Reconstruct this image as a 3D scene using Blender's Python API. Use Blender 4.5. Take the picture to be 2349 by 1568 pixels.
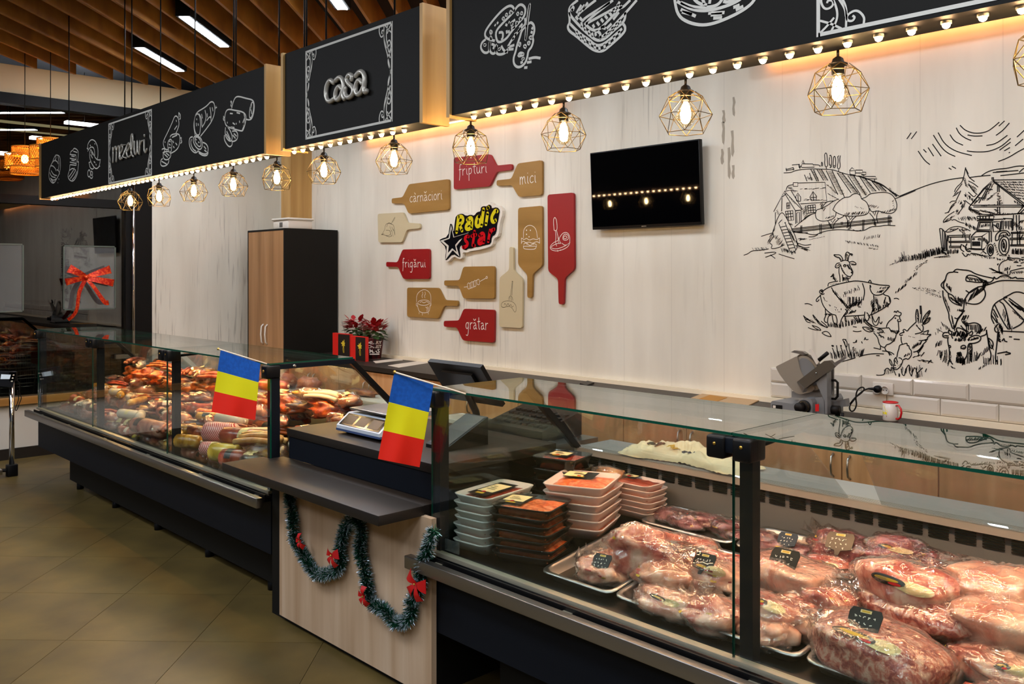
import bpy, bmesh, math, random
from mathutils import Vector, Matrix, noise as mnoise
C = bpy.context.scene
for o in list(bpy.data.objects): bpy.data.objects.remove(o)
COL = C.collection
PI = math.pi
# ---------------------------------------------------------------- camera
cam_d = bpy.data.cameras.new('camera'); cam = bpy.data.objects.new('camera', cam_d); COL.objects.link(cam)
cam.location = (0, 0, 1.70); cam.rotation_euler = (PI/2, 0, math.radians(46.37))
cam_d.sensor_width = 36; cam_d.lens = 2030/2349*36; cam_d.shift_y = -0.0664
cam_d.clip_start = 0.05; cam_d.clip_end = 60
C.camera = cam
# ---------------------------------------------------------------- exposure, world
C.view_settings.view_transform = 'Standard'; C.view_settings.look = 'None'
C.view_settings.gamma = 1; C.view_settings.use_curve_mapping = False
C.view_settings.exposure = 0.22
C.cycles.use_denoising = True
C.cycles.max_bounces = 7; C.cycles.diffuse_bounces = 3; C.cycles.glossy_bounces = 4
C.cycles.transmission_bounces = 4; C.cycles.transparent_max_bounces = 24
C.cycles.caustics_reflective = False; C.cycles.caustics_refractive = False
C.cycles.sample_clamp_indirect = 6
W = bpy.data.worlds.new('world'); C.world = W; W.use_nodes = True
W.node_tree.nodes['Background'].inputs[0].default_value = (0.55, 0.6, 0.75, 1)
W.node_tree.nodes['Background'].inputs[1].default_value = 0.05
# light strengths (glowing meshes built further down, a few aisle lamps added)
E_CEIL, E_CASE, E_CAGE, E_BULB, E_WASH = 118, 95, 190, 190, 20

# ---------------------------------------------------------------- measuring: photo pixel -> point in the room
F, CX, HY, H, CA, SA = 2030., 1174.5, 628., 1.70, 0.7238, 0.69
def ray(px, py):
    u = (px-CX)/F
    return (u*SA-CA, u*CA+SA, (HY-py)/F)
def onY(px, py, Y):
    d = ray(px, py); t = Y/d[1]; return Vector((d[0]*t, Y, H+d[2]*t))
def onX(px, py, X):
    d = ray(px, py); t = X/d[0]; return Vector((X, d[1]*t, H+d[2]*t))
def onZ(px, py, Z):
    d = ray(px, py); t = (Z-H)/d[2]; return Vector((d[0]*t, d[1]*t, Z))

# ---------------------------------------------------------------- materials
def lin(c):
    if isinstance(c, str):
        c = [int(c[i:i+2], 16)/255 for i in (0, 2, 4)]
    return tuple([x/12.92 if x <= .04045 else ((x+.055)/1.055)**2.4 for x in c[:3]])+(1,)
M = {}
def mat(name, col, rough=.5, metal=0, spec=.5, emit=None, es=0, coat=0, bump=None, var=None, alpha=None, sheen=0):
    m = bpy.data.materials.new(name); m.use_nodes = True; nt = m.node_tree; b = nt.nodes['Principled BSDF']
    b.inputs['Base Color'].default_value = lin(col); b.inputs['Roughness'].default_value = rough
    b.inputs['Metallic'].default_value = metal; b.inputs['Specular IOR Level'].default_value = spec
    b.inputs['Coat Weight'].default_value = coat; b.inputs['Sheen Weight'].default_value = sheen
    if emit: b.inputs['Emission Color'].default_value = lin(emit); b.inputs['Emission Strength'].default_value = es
    if alpha is not None: b.inputs['Alpha'].default_value = alpha
    if var or bump:
        tc = nt.nodes.new('ShaderNodeTexCoord'); mp = nt.nodes.new('ShaderNodeMapping'); nz = nt.nodes.new('ShaderNodeTexNoise')
        nt.links.new(tc.outputs['Object'], mp.inputs[0]); nt.links.new(mp.outputs[0], nz.inputs['Vector'])
    if var:   # var = (second colour, scale, (stretch), lo, hi)
        c2, sc, st, lo, hi = var
        mp.inputs['Scale'].default_value = st; nz.inputs['Scale'].default_value = sc; nz.inputs['Detail'].default_value = 5
        cr = nt.nodes.new('ShaderNodeValToRGB'); cr.color_ramp.elements[0].position = lo; cr.color_ramp.elements[1].position = hi
        cr.color_ramp.elements[0].color = lin(col); cr.color_ramp.elements[1].color = lin(c2)
        nt.links.new(nz.outputs['Fac'], cr.inputs[0]); nt.links.new(cr.outputs[0], b.inputs['Base Color'])
    if bump:  # bump = (scale, strength)
        n2 = nt.nodes.new('ShaderNodeTexNoise'); n2.inputs['Scale'].default_value = bump[0]; n2.inputs['Detail'].default_value = 4
        bp = nt.nodes.new('ShaderNodeBump'); bp.inputs['Strength'].default_value = bump[1]; bp.inputs['Distance'].default_value = .01
        nt.links.new(mp.outputs[0] if var else tc.outputs['Object'], n2.inputs['Vector'])
        nt.links.new(n2.outputs['Fac'], bp.inputs['Height']); nt.links.new(bp.outputs[0], b.inputs['Normal'])
    M[name] = m; return m
def glow(name, col, s):
    m = bpy.data.materials.new(name); m.use_nodes = True; nt = m.node_tree; nt.nodes.clear()
    e = nt.nodes.new('ShaderNodeEmission'); e.inputs[0].default_value = lin(col); e.inputs[1].default_value = s
    o = nt.nodes.new('ShaderNodeOutputMaterial'); nt.links.new(e.outputs[0], o.inputs[0]); M[name] = m; return m
def sheet(name, tint, refl0, refl1, rough=0.0, haze=0, hcol='ffffff', bump=None, power=5):
    """thin clear sheet: transparent + mirror by angle (+ a little milky diffuse)"""
    m = bpy.data.materials.new(name); m.use_nodes = True; nt = m.node_tree; nt.nodes.clear(); N = nt.nodes.new; L = nt.links.new
    tr = N('ShaderNodeBsdfTransparent'); tr.inputs[0].default_value = lin(tint)
    gl = N('ShaderNodeBsdfGlossy'); gl.inputs['Roughness'].default_value = rough; gl.inputs[0].default_value = (1, 1, 1, 1)
    lw = N('ShaderNodeLayerWeight'); lw.inputs[0].default_value = .5
    pw = N('ShaderNodeMath'); pw.operation = 'POWER'; pw.inputs[1].default_value = power; L(lw.outputs['Facing'], pw.inputs[0])
    mr = N('ShaderNodeMapRange'); mr.inputs['To Min'].default_value = refl0; mr.inputs['To Max'].default_value = refl1; L(pw.outputs[0], mr.inputs[0])
    mx = N('ShaderNodeMixShader'); L(mr.outputs[0], mx.inputs[0]); L(gl.outputs[0], mx.inputs[2])
    if haze:
        df = N('ShaderNodeBsdfDiffuse'); df.inputs[0].default_value = lin(hcol); m2 = N('ShaderNodeMixShader'); m2.inputs[0].default_value = haze
        L(tr.outputs[0], m2.inputs[1]); L(df.outputs[0], m2.inputs[2]); L(m2.outputs[0], mx.inputs[1])
    else: L(tr.outputs[0], mx.inputs[1])
    if bump:
        n2 = N('ShaderNodeTexNoise'); n2.inputs['Scale'].default_value = bump[0]; n2.inputs['Detail'].default_value = 3; n2.inputs['Distortion'].default_value = 3.0
        tc = N('ShaderNodeTexCoord'); L(tc.outputs['Object'], n2.inputs['Vector'])
        bp = N('ShaderNodeBump'); bp.inputs['Strength'].default_value = bump[1]; bp.inputs['Distance'].default_value = .01
        L(n2.outputs['Fac'], bp.inputs['Height']); L(bp.outputs[0], gl.inputs['Normal']); L(bp.outputs[0], lw.inputs['Normal'])
    o = N('ShaderNodeOutputMaterial'); L(mx.outputs[0], o.inputs[0]); M[name] = m; return m
def wood(name, c1, c2, c3, stretch, rough=.45, sc=6, spec=.4):
    m = mat(name, c1, rough, spec=spec); nt = m.node_tree; b = nt.nodes['Principled BSDF']; N = nt.nodes.new; L = nt.links.new
    tc = N('ShaderNodeTexCoord'); mp = N('ShaderNodeMapping'); mp.inputs['Scale'].default_value = stretch
    nz = N('ShaderNodeTexNoise'); nz.inputs['Scale'].default_value = sc; nz.inputs['Detail'].default_value = 6; nz.inputs['Distortion'].default_value = .6
    cr = N('ShaderNodeValToRGB'); e = cr.color_ramp.elements
    e[0].position = .3; e[0].color = lin(c2); e[1].position = .55; e[1].color = lin(c1)
    x = e.new(.75); x.color = lin(c3)
    L(tc.outputs['Object'], mp.inputs[0]); L(mp.outputs[0], nz.inputs['Vector']); L(nz.outputs['Fac'], cr.inputs[0]); L(cr.outputs[0], b.inputs['Base Color'])
    return m
# whitewashed boards of the walls: pale with fine dark vertical streaks and knots
def whitewash(name, zlo, zhi, fk):
    m = mat(name, 'c9c1b3', .6, spec=.25); nt = m.node_tree; b = nt.nodes['Principled BSDF']; N = nt.nodes.new; L = nt.links.new
    tc = N('ShaderNodeTexCoord')
    def nz(sc, st, det, lo, hi, dist=0):
        mp = N('ShaderNodeMapping'); mp.inputs['Scale'].default_value = st; n = N('ShaderNodeTexNoise')
        n.inputs['Scale'].default_value = sc; n.inputs['Detail'].default_value = det; n.inputs['Distortion'].default_value = dist
        r = N('ShaderNodeMapRange'); r.inputs['From Min'].default_value = lo; r.inputs['From Max'].default_value = hi
        L(tc.outputs['Object'], mp.inputs[0]); L(mp.outputs[0], n.inputs['Vector']); L(n.outputs['Fac'], r.inputs[0]); return r.outputs[0]
    fine = nz(42, (1, 1, .05), 4, .56, .68)      # thin vertical cracks
    zone = nz(1.0, (1, 1, .5), 3, zlo, zhi)      # where the wear gathers
    soft = nz(4, (1, 1, .18), 4, .35, .75)
    def mul(a, bb, k=None):
        q = N('ShaderNodeMath'); q.operation = 'MULTIPLY'; L(a, q.inputs[0])
        if k is None: L(bb, q.inputs[1])
        else: q.inputs[1].default_value = k
        return q.outputs[0]
    wear = mul(mul(fine, zone), None, fk)
    seam = N('ShaderNodeTexWave'); seam.wave_type = 'BANDS'; seam.bands_direction = 'X'; seam.inputs['Scale'].default_value = .75
    seam.inputs['Distortion'].default_value = .25; seam.inputs['Detail Scale'].default_value = .5
    L(tc.outputs['Object'], seam.inputs['Vector'])
    sr = N('ShaderNodeMapRange'); sr.inputs['From Min'].default_value = .9985; sr.inputs['From Max'].default_value = 1.0; L(seam.outputs['Fac'], sr.inputs[0])
    sm = mul(sr.outputs[0], None, .12)
    ad = N('ShaderNodeMath'); ad.operation = 'ADD'; ad.use_clamp = True; L(wear, ad.inputs[0]); L(sm, ad.inputs[1])
    m1 = N('ShaderNodeMixRGB'); m1.inputs[1].default_value = lin('e8e4d6'); m1.inputs[2].default_value = lin('d6d1c2'); L(soft, m1.inputs[0])
    m2 = N('ShaderNodeMixRGB'); m2.inputs[2].default_value = lin('6b6252'); L(ad.outputs[0], m2.inputs[0]); L(m1.outputs[0], m2.inputs[1])
    L(m2.outputs[0], b.inputs['Base Color'])
whitewash('whitewash', .5, .78, .6); whitewash('whitewash_worn', .40, .58, .8)
mat('charcoal', '13120f', .65, spec=.2)
mat('navy_panel', '0e131b', .55, spec=.16)
mat('black', '080808', .5, spec=.2); mat('matt_black', '0a0a0a', .8, spec=.2)
mat('black_plastic', '09090a', .45, spec=.25); mat('cream_strip', 'ece2c8', .5)
mat('white_plastic', 'd8d4ca', .4); mat('white_paint', 'c9c5bd', .7)
mat('steel', 'b3b2b0', .32, 1); mat('shelf_steel', 'a3a5a3', .4, .3); mat('brushed_steel', '9a9894', .38, 1, bump=(60, .05)); mat('dark_steel', '4a4744', .35, 1)
mat('chrome', 'd6d6d6', .1, 1); mat('brass', 'd8b45a', .3, 1)
mat('alu_rail', 'c6c0a8', .4, .7)
mat('letter_metal', 'b9b5aa', .3, .35)
mat('chalk', 'cfcdc4', .8, spec=.2); mat('ink', '1c1b1b', .8, spec=.2); mat('soft_ink', '4a4640', .8, spec=.2)
mat('white_ink', 'efe9dc', .7, spec=.2)
wood('oak', 'c39a5c', 'a97f44', 'd0aa70', (1, 1, .06), sc=9)
wood('oak_h', 'c39a5c', 'a97f44', 'd0aa70', (.06, .06, 1), sc=9)
wood('pale_oak', 'cdb091', 'b89877', 'd8bfa3', (1, 1, .05), .55, 11)
wood('door_oak', 'ab8055', '8f6840', 'ba9268', (1, 1, .05), .5, 10)
wood('beech', 'a1793a', '8f6a2e', 'ad8546', (.15, 1, 1), .5, 5)
wood('slat_wood', 'a06a20', '7c4c12', 'b07a2c', (1, 1, 1), .6, 3)
wood('sill_wood', 'a8783a', '8d6028', 'b98a4c', (1, .1, 1), .5, 6)
mat('cream_board', 'cbbd98', .55); mat('red_board', '970a10', .45)
mat('dark_top', '221d19', .45, spec=.35, bump=(300, .03))
mat('tile_white', 'd5cfc2', .12, spec=.6)
mat('floor_tile', '4b3f22', .45, spec=.4, var=('6c5a2f', 2.6, (1, 1, 1), .3, .7), bump=(20, .03))
mat('grout', '453d2c', .8)
mat('screen', '020203', .03, spec=.3)
glow('led_white', 'eef4ff', E_CEIL); glow('led_case', 'ffb888', E_CASE); glow('led_line', 'ffdcb8', 8); glow('led_wash', 'ffa468', E_WASH); glow('led_case_left', 'ffbe70', E_CASE*1.5)
glow('filament', 'ffdda4', E_CAGE); glow('bulb_glow', 'ffc890', E_BULB)
glow('reflection_glow', 'ffe9b0', 1.2); glow('bar_glow', 'eef2ff', 110)
sheet('case_glass', 'f2f7f4', .035, .95)
sheet('top_glass', 'e6efe9', .05, 1.0)
sheet('window_glass', 'a8aaa8', .09, 1.0)
sheet('bulb_glass', 'fff4dd', .08, .7)
sheet('film', 'fbf7f5', .06, .8, .05, .05, 'fff0ea', (11, 1.0), 2.0); sheet('film_flat', 'fcfaf8', .035, .6, .03)
sheet('film_dark', 'e8e0dc', .08, .8, .08, .03, 'ffe8e0', (22, 1), 2.5)
sheet('acrylic', 'eef2f2', .06, .6, .02, .05)
mat('glass_edge', '0a4a38', .1, spec=.8)
# ---------------------------------------------------------------- building helpers
def woff(o):
    v = Vector((0, 0, 0))
    while o: v = v+o.location; o = o.parent
    return v
def tag(o, label=None, cat=None, group=None, kind=None):
    if label: o['label'] = label
    if cat: o['category'] = cat
    if group: o['group'] = group
    if kind: o['kind'] = kind
    return o
def root(name, label, cat, loc, group=None, rz=0):
    o = bpy.data.objects.new(name, None); o.location = loc; o.rotation_euler = (0, 0, rz); o.empty_display_size = .1
    COL.objects.link(o); return tag(o, label, cat, group)
def copy_tree(o, parent=None):
    c = o.copy(); COL.objects.link(c)
    if parent: c.parent = parent
    for ch in o.children: copy_tree(ch, c)
    return c
class MB:
    """collects shapes given in room coordinates and links them as ONE mesh object"""
    def __init__(s): s.v = []; s.f = []; s.mi = []; s.sm = []
    def add(s, vs, fs, mi=0, smooth=False):
        n = len(s.v); s.v += [Vector(v) for v in vs]
        for f in fs: s.f.append([i+n for i in f]); s.mi.append(mi); s.sm.append(smooth)
        return s
    def box(s, x0, x1, y0, y1, z0, z1, mi=0):
        v = [(x, y, z) for z in (z0, z1) for y in (y0, y1) for x in (x0, x1)]
        return s.add(v, [(0, 2, 3, 1), (4, 5, 7, 6), (0, 1, 5, 4), (2, 6, 7, 3), (0, 4, 6, 2), (1, 3, 7, 5)], mi)
    def bbox(s, x0, x1, y0, y1, z0, z1, b, mi=0):
        """box with chamfered edges"""
        bm = bmesh.new(); bmesh.ops.create_cube(bm, size=1)
        for v in bm.verts: v.co = Vector(((x0+x1)/2+v.co.x*(x1-x0), (y0+y1)/2+v.co.y*(y1-y0), (z0+z1)/2+v.co.z*(z1-z0)))
        bmesh.ops.bevel(bm, geom=list(bm.edges), offset=b, segments=2, affect='EDGES', profile=.5)
        return s.bm(bm, mi, True)
    def bm(s, bm, mi=0, smooth=False):
        bm.verts.ensure_lookup_table(); vs = [v.co.copy() for v in bm.verts]; fs = [[v.index for v in f.verts] for f in bm.faces]
        for i, v in enumerate(bm.verts): v.index = i
        fs = [[v.index for v in f.verts] for f in bm.faces]; bm.free(); return s.add(vs, fs, mi, smooth)
    def prism(s, pts, ext, mi=0):
        """polygon (3-D points) extruded by the vector ext"""
        n = len(pts); pts = [Vector(p) for p in pts]; e = Vector(ext)
        s.add(pts+[p+e for p in pts], [list(range(n))[::-1], list(range(n, 2*n))]+[(i, (i+1) % n, n+(i+1) % n, n+i) for i in range(n)], mi)
        return s
    def tube(s, path, r, n=8, mi=0, cap=True, close=False):
        P = [Vector(p) for p in path]; m = len(P)
        rr = r if isinstance(r, (list, tuple)) else [r]*m
        vs = []; up = None
        for i in range(m):
            a = P[(i-1) % m] if (i > 0 or close) else P[i]; b = P[(i+1) % m] if (i < m-1 or close) else P[i]
            d = (b-a); d = d.normalized() if d.length > 1e-9 else Vector((0, 0, 1))
            if up is None: up = d.orthogonal().normalized()
            up = (up-d*up.dot(d)); up = up.normalized() if up.length > 1e-6 else d.orthogonal().normalized()
            w = d.cross(up)
            for k in range(n):
                t = 2*PI*k/n; vs.append(P[i]+(up*math.cos(t)+w*math.sin(t))*rr[i])
        fs = []
        for i in range(m if close else m-1):
            for k in range(n):
                j = (i+1) % m; fs.append((i*n+k, i*n+(k+1) % n, j*n+(k+1) % n, j*n+k))
        if cap and not close: fs += [list(range(n))[::-1], list(range((m-1)*n, m*n))]
        return s.add(vs, fs, mi, True)
    def lathe(s, prof, cx, cy, n=16, mi=0, axis='z', cz=0, smooth=True):
        """prof = [(radius, height)]"""
        vs = []; fs = []
        for r, h in prof:
            for k in range(n):
                t = 2*PI*k/n; c, q = r*math.cos(t), r*math.sin(t)
                vs.append((cx+c, cy+q, h) if axis == 'z' else ((cx+c, h, cz+q) if axis == 'y' else (h, cy+c, cz+q)))
        m = len(prof)
        for i in range(m-1):
            for k in range(n): fs.append((i*n+k, i*n+(k+1) % n, (i+1)*n+(k+1) % n, (i+1)*n+k))
        fs += [list(range(n))[::-1], list(range((m-1)*n, m*n))]
        return s.add(vs, fs, mi, smooth)
    def blob(s, c, r, nu=20, nv=12, p=1.0, wob=.0, ws=6, seed=0, rot=0, tilt=0, mi=0, fn=None):
        """rounded lump: superellipsoid with uneven surface"""
        R = Matrix.Rotation(rot, 3, 'Z') @ Matrix.Rotation(tilt, 3, 'Y'); c = Vector(c); vs = []; fs = []
        for j in range(nv+1):
            for i in range(nu): vs.append(c+R @ blobpt(r, 2*PI*i/nu, PI*(j/nv-.5), p, wob, ws, seed))
        for j in range(nv):
            for i in range(nu): fs.append((j*nu+i, j*nu+(i+1) % nu, (j+1)*nu+(i+1) % nu, (j+1)*nu+i))
        return s.add(vs, fs, mi, True)
    def quad(s, a, b, c, d, mi=0): return s.add([a, b, c, d], [(0, 1, 2, 3)], mi)
    def grid(s, fn, nu, nv, mi=0, smooth=True):
        vs = [fn(i/nu, j/nv) for j in range(nv+1) for i in range(nu+1)]
        return s.add(vs, [(j*(nu+1)+i, j*(nu+1)+i+1, (j+1)*(nu+1)+i+1, (j+1)*(nu+1)+i) for j in range(nv) for i in range(nu)], mi, smooth)
    def build(s, name, mt, parent=None, label=None, cat=None, group=None, kind=None):
        if parent: off = woff(parent)
        else:
            xs = [v.x for v in s.v]; ys = [v.y for v in s.v]; zs = [v.z for v in s.v]
            off = Vector(((min(xs)+max(xs))/2, (min(ys)+max(ys))/2, min(zs)))
        me = bpy.data.meshes.new(name); me.from_pydata([v-off for v in s.v], [], s.f)
        for m in (mt if isinstance(mt, (list, tuple)) else [mt]): me.materials.append(M[m] if isinstance(m, str) else m)
        me.polygons.foreach_set('material_index', s.mi); me.polygons.foreach_set('use_smooth', s.sm); me.update()
        o = bpy.data.objects.new(name, me); COL.objects.link(o)
        if parent: o.parent = parent
        else: o.location = off
        return tag(o, label, cat, group, kind)
def blobpt(r, u, v, p, wob, ws, seed):
    def sp(x): return math.copysign(abs(x)**p, x)
    cv = sp(math.cos(v)); d = Vector((cv*sp(math.cos(u)), cv*sp(math.sin(u)), sp(math.sin(v))))
    k = 1
    if wob:
        q = d*ws*.25+Vector((seed*7.3, seed*3.1, seed*1.7)); k = 1+wob*mnoise.noise(q)*2+wob*.6*mnoise.noise(q*2.3)-(wob*.5*max(0, .22-abs(mnoise.noise(q*1.7+Vector((9, 2, 4)))))*2.2 if wob > .13 else 0)
    return Vector((d.x*r[0]*k, d.y*r[1]*k, d.z*r[2]*k))
def smooth(pts, it=2, close=False):
    for _ in range(it):
        q = []; n = len(pts)
        if close:
            for i in range(n):
                a, b = pts[i], pts[(i+1) % n]
                q += [tuple(a[k]*.75+b[k]*.25 for k in range(len(a))), tuple(a[k]*.25+b[k]*.75 for k in range(len(a)))]
        else:
            q = [pts[0]]
            for i in range(n-1):
                a, b = pts[i], pts[i+1]
                q += [tuple(a[k]*.75+b[k]*.25 for k in range(len(a))), tuple(a[k]*.25+b[k]*.75 for k in range(len(a)))]
            q += [pts[-1]]
        pts = q
    return pts
def roundc(pts, d):
    """rounds the corners of a closed polygon"""
    out = []; n = len(pts)
    for i in range(n):
        p, a, b = Vector(pts[i]), Vector(pts[i-1]), Vector(pts[(i+1) % n])
        ea = (a-p); eb = (b-p); k = min(d, ea.length*.4, eb.length*.4)
        s0, s1 = p+ea.normalized()*k, p+eb.normalized()*k
        for t in (0, .33, .67, 1): out.append(s0*(1-t)**2+p*2*t*(1-t)+s1*t*t)
    return out
def parse(txt):
    """'x,y x,y ; x,y ...' -> lists; a leading ~ smooths the line, o closes it"""
    res = []
    for ln in txt.replace('\n', ' ').split(';'):
        ln = ln.strip()
        if not ln: continue
        cl = ln[0] == 'o'; raw = ln[0] == '-'
        if cl or raw: ln = ln[1:]
        p = [tuple(float(a) for a in w.split(',')) for w in ln.split()]
        if len(p) < 2: continue
        if not raw and len(p) > 2: p = smooth(p, 2, cl)
        if cl: p = p+[p[0]]
        res.append(p)
    return res
def ribbon(mb, pts, w, nrm, mi=0, taper=False):
    """flat painted line of width w through 3-D points lying in a plane with normal nrm"""
    P = [Vector(p) for p in pts]; n = len(P); vs = []; nrm = Vector(nrm)
    for i in range(n):
        d = P[min(i+1, n-1)]-P[max(i-1, 0)]
        if d.length < 1e-9: d = Vector((1, 0, 0))
        s = d.normalized().cross(nrm)*w/2
        if taper: s = s*(.35+.65*math.sin(PI*min(1, max(0, i/(n-1)))))
        vs += [P[i]-s, P[i]+s]
    mb.add(vs, [(2*i, 2*i+1, 2*i+3, 2*i+2) for i in range(n-1)], mi)
def draw(txt, ox, oy, sc, Y, w, name, mt, parent, mb=None, fills=None):
    """strokes drawn on the plane Y"""
    m = mb or MB()
    for ln in parse(txt): ribbon(m, [onY(ox+x*sc, oy+y*sc, Y) for x, y in ln], w, (0, 1, 0), taper=False)
    return m if mb else m.build(name, mt, parent)
rnd = random.Random(7)
# ================================================================ THE SETTING
XL, XR, YB, YF = -9.05, 3.0, 5.0, -3.6      # left wall, right wall, back wall, open front of the shop
S = dict(kind='structure')
fl = MB().box(XL-6, XR+.3, YF-2, YB+.3, -.12, -.012).build('floor', 'grout', **S)
# floor tiles laid at 45 degrees, each a slab of its own
def clip(poly, ax, v, sgn):
    out = []
    for i in range(len(poly)):
        a, b = poly[i], poly[(i+1) % len(poly)]; da, db = sgn*(a[ax]-v), sgn*(b[ax]-v)
        if da <= 0: out.append(a)
        if da*db < 0: t = da/(da-db); out.append((a[0]+(b[0]-a[0])*t, a[1]+(b[1]-a[1])*t))
    return out
P45 = .6*math.sqrt(2); tile_me = None; cnt = 0
for i in range(-30, 30):
    for j in range(-30, 30):
        cx = (i+j)*P45/2-3.98; cy = (i-j)*P45/2+2.185-.0
        if cx < XL-.4 or cx > 1.6 or cy < -2.4 or cy > YB+.4: continue
        h = P45/2-.0016; poly = [(cx-h, cy), (cx, cy-h), (cx+h, cy), (cx, cy+h)]
        q = clip(clip(poly, 0, XL, -1), 1, YB, 1)
        if len(q) < 3: continue
        whole = len(q) == 4 and q == poly
        if whole and tile_me:
            o = bpy.data.objects.new('tile', tile_me); COL.objects.link(o); o.parent = fl; o.location = Vector((cx, cy, 0))-fl.location; cnt += 1; continue
        m = MB().prism([(x, y, -.013) for x, y in q], (0, 0, .013)); o = m.build('tile', 'floor_tile', fl)
        if whole:   # move the mesh to its own centre so that copies can share it
            for v in o.data.vertices: v.co -= Vector((cx, cy, 0))-fl.location
            o.location = Vector((cx, cy, 0))-fl.location; tile_me = o.data
mat('soffit', 'd8c8a4', .7)
# back wall, left wall piers, right wall
wb = MB().box(XL-.2, XR+.2, YB, YB+.2, 0, 4.2).build('wall_back', 'whitewash', **S)
MB().box(XR, XR+.2, YF, YB, 0, 4.2).build('wall_right', 'white_paint', **S)
wl = MB().box(XL-.2, XL, 3.56, YB, 0, 3.36)
MB().box(XL-.2, XL, YF, YB, 3.36, 3.62).build('trim_6', 'soffit', label='pale beam above the shop window', **S)
wl = wl.build('wall_left', 'whitewash_worn', **S)
MB().box(XL-.18, XL, YF, 3.3, .1, .5).build('wall_low', 'white_paint', **S)
MB().box(XL-.2, XL+.05, YF, 3.3, .5, .56).build('trim_1', 'sill_wood', label='wooden window sill on the low white wall', **S)
MB().box(XL-.17, XL+.012, YF, 3.56, 0, .1).build('baseboard_left', 'dark_top', **S)
MB().box(-8.565, -8.36, 4.75, YB, 0, 3.9).build('trim_2', 'oak', label='oak clad column in the corner', **S)
MB().box(XL+.02, XR, YB-.03, YB, 0, .1).build('baseboard_back', 'dark_top', **S)
# shop window in the left wall
wn = MB().box(XL-.12, XL+.01, 3.3, 3.56, 0, 3.36).box(XL-.12, XL+.01, YF, 3.3, 3.26, 3.36).build('window_1', 'black', **S)
MB().box(XL-.1, XL+.015, YF, 3.3, 2.35, 2.43).build('transom', 'black', wn)
MB().box(XL-.06, XL-.05, YF, 3.3, .56, 2.35).build('pane', 'window_glass', wn)
MB().box(XL-.06, XL-.05, YF, 3.3, 2.43, 3.26).build('pane', 'window_glass', wn)
MB().tube([(XL+.05, 3.36, .4), (XL+.05, 3.36, 2.9)], .014, 10).build('pull_bar', 'chrome', wn, label='long chrome pull bar')
MB().box(XL-.02, XL+.02, 3.2, 3.42, .86, .9).build('door_lock', 'steel', wn)
MB().box(XL-.6, XL-.55, YF, 3.3, 3.17, 3.19).box(XL-.6, XL-.55, YF, 3.3, 3.1, 3.11).build('tube_reflection', 'reflection_glow', wn, label='thin yellowish tube reflection modelled behind the glass')  # glowing strips standing in for a tube's reflection in the glass
# dark hall beyond the glass
for q, (a, b, y) in enumerate(((150, 236, 281), (-60, 40, 347), (70, 95, 316))):
    A, B = onX(a, y, XL-2.2), onX(b, y, XL-2.2); MB().box(XL-2.25, XL-2.15, A.y, B.y, A.z-.01, A.z+.02).box(XL-2.203, XL-2.197, (A.y+B.y)/2-.003, (A.y+B.y)/2+.003, A.z+.02, 4.12, 1).build('outside_bar', ['bar_glow', 'black'], label='bright linear bar in the dark hall beyond the glass, %s' % ('nearest the sign', 'at the picture edge', 'small middle one')[q], cat='lamp', group='hall bars')  # bright bars in the glass, built beyond it; they also light the carts
MB().box(XL-6, XL-5.9, YF, YB, 0, 4.2).build('wall_outside', 'matt_black', **S)
MB().box(XL-6, XL-.2, YB, YB+.1, 0, 4.2).build('wall_side', 'matt_black', **S)
# ceiling: black soffit with wooden fins at 45 degrees
ce = MB().box(XL-6, XR+.2, YF-2, YB+.2, 4.12, 4.25).build('ceiling', 'matt_black', **S)
zb, zt = 3.615, 3.86
def slat_span(c):
    """line X+Y=c inside the room: returns end points"""
    x0 = max(XL, c-YB); x1 = min(XR, c-YF)
    return (x0, c-x0), (x1, c-x1)
for k in range(-26, 38):
    c = -6.565+.343*k; (xa, ya), (xb, yb) = slat_span(c)
    if xb-xa < .4: continue
    n = Vector((1, 1, 0)).normalized()*.011
    MB().prism([Vector((xa, ya, zb))-n, Vector((xb, yb, zb))-n, Vector((xb, yb, zb))+n, Vector((xa, ya, zb))+n], (0, 0, zt-zb)).build('slat', 'slat_wood', ce)
MB().box(XL, XR, YF, YB, 3.86, 3.9).build('slat_backing', 'matt_black', ce)
# linear ceiling lamps between the fins
def line_lamp(c0, x0, L, label, group='linear ceiling lamps between the wooden fins'):
    d = Vector((1, -1, 0)).normalized(); n = Vector((1, 1, 0)).normalized()
    a = Vector((x0, c0-x0, 3.60)); b = a+d*L
    r = root('ceiling_lamp', label, 'lamp', (a+b)/2+Vector((0, 0, .0)), group)
    w = n*.055
    MB().prism([a-w, b-w, b+w, a+w], (0, 0, .2)).build('housing', 'matt_black', r)
    w = n*.036; a2 = a+Vector((0, 0, -.004)); b2 = b+Vector((0, 0, -.004))
    MB().prism([a2-w+d*.02, b2-w-d*.02, b2+w-d*.02, a2+w+d*.02], (0, 0, .006)).build('diffuser', 'led_white', r)
L1 = onZ(389, 161, 3.596); L2 = onZ(559, 117, 3.596); L3 = onZ(803, 28, 3.596)
def lampc(p): return round((p.x+p.y+6.565)/.343-.5)*.343+.1715-6.565
for p, l in ((L1, 'short bright linear lamp above the sausage end of the long sign'), (L2, 'linear lamp above the right end of the long sign'), (L3, 'linear lamp above the till sign')):
    line_lamp(lampc(p), p.x, .9, l)
for q, (x, y) in enumerate([(-6.4, .5), (-4.6, .3), (-2.6, .3), (-7.6, -.6), (-1.0, 1.4), (.6, .6), (-3.6, -1.6), (-.9, -1.4), (-6.1, -2.0)]):
    c = round((x+y+6.565)/.343-.5)*.343+.1715-6.565
    line_lamp(c, x, 1.2, 'linear lamp over the customer floor outside the picture, the %s from the window' % ('first second third fourth fifth sixth seventh eighth ninth'.split()[q]))
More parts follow.
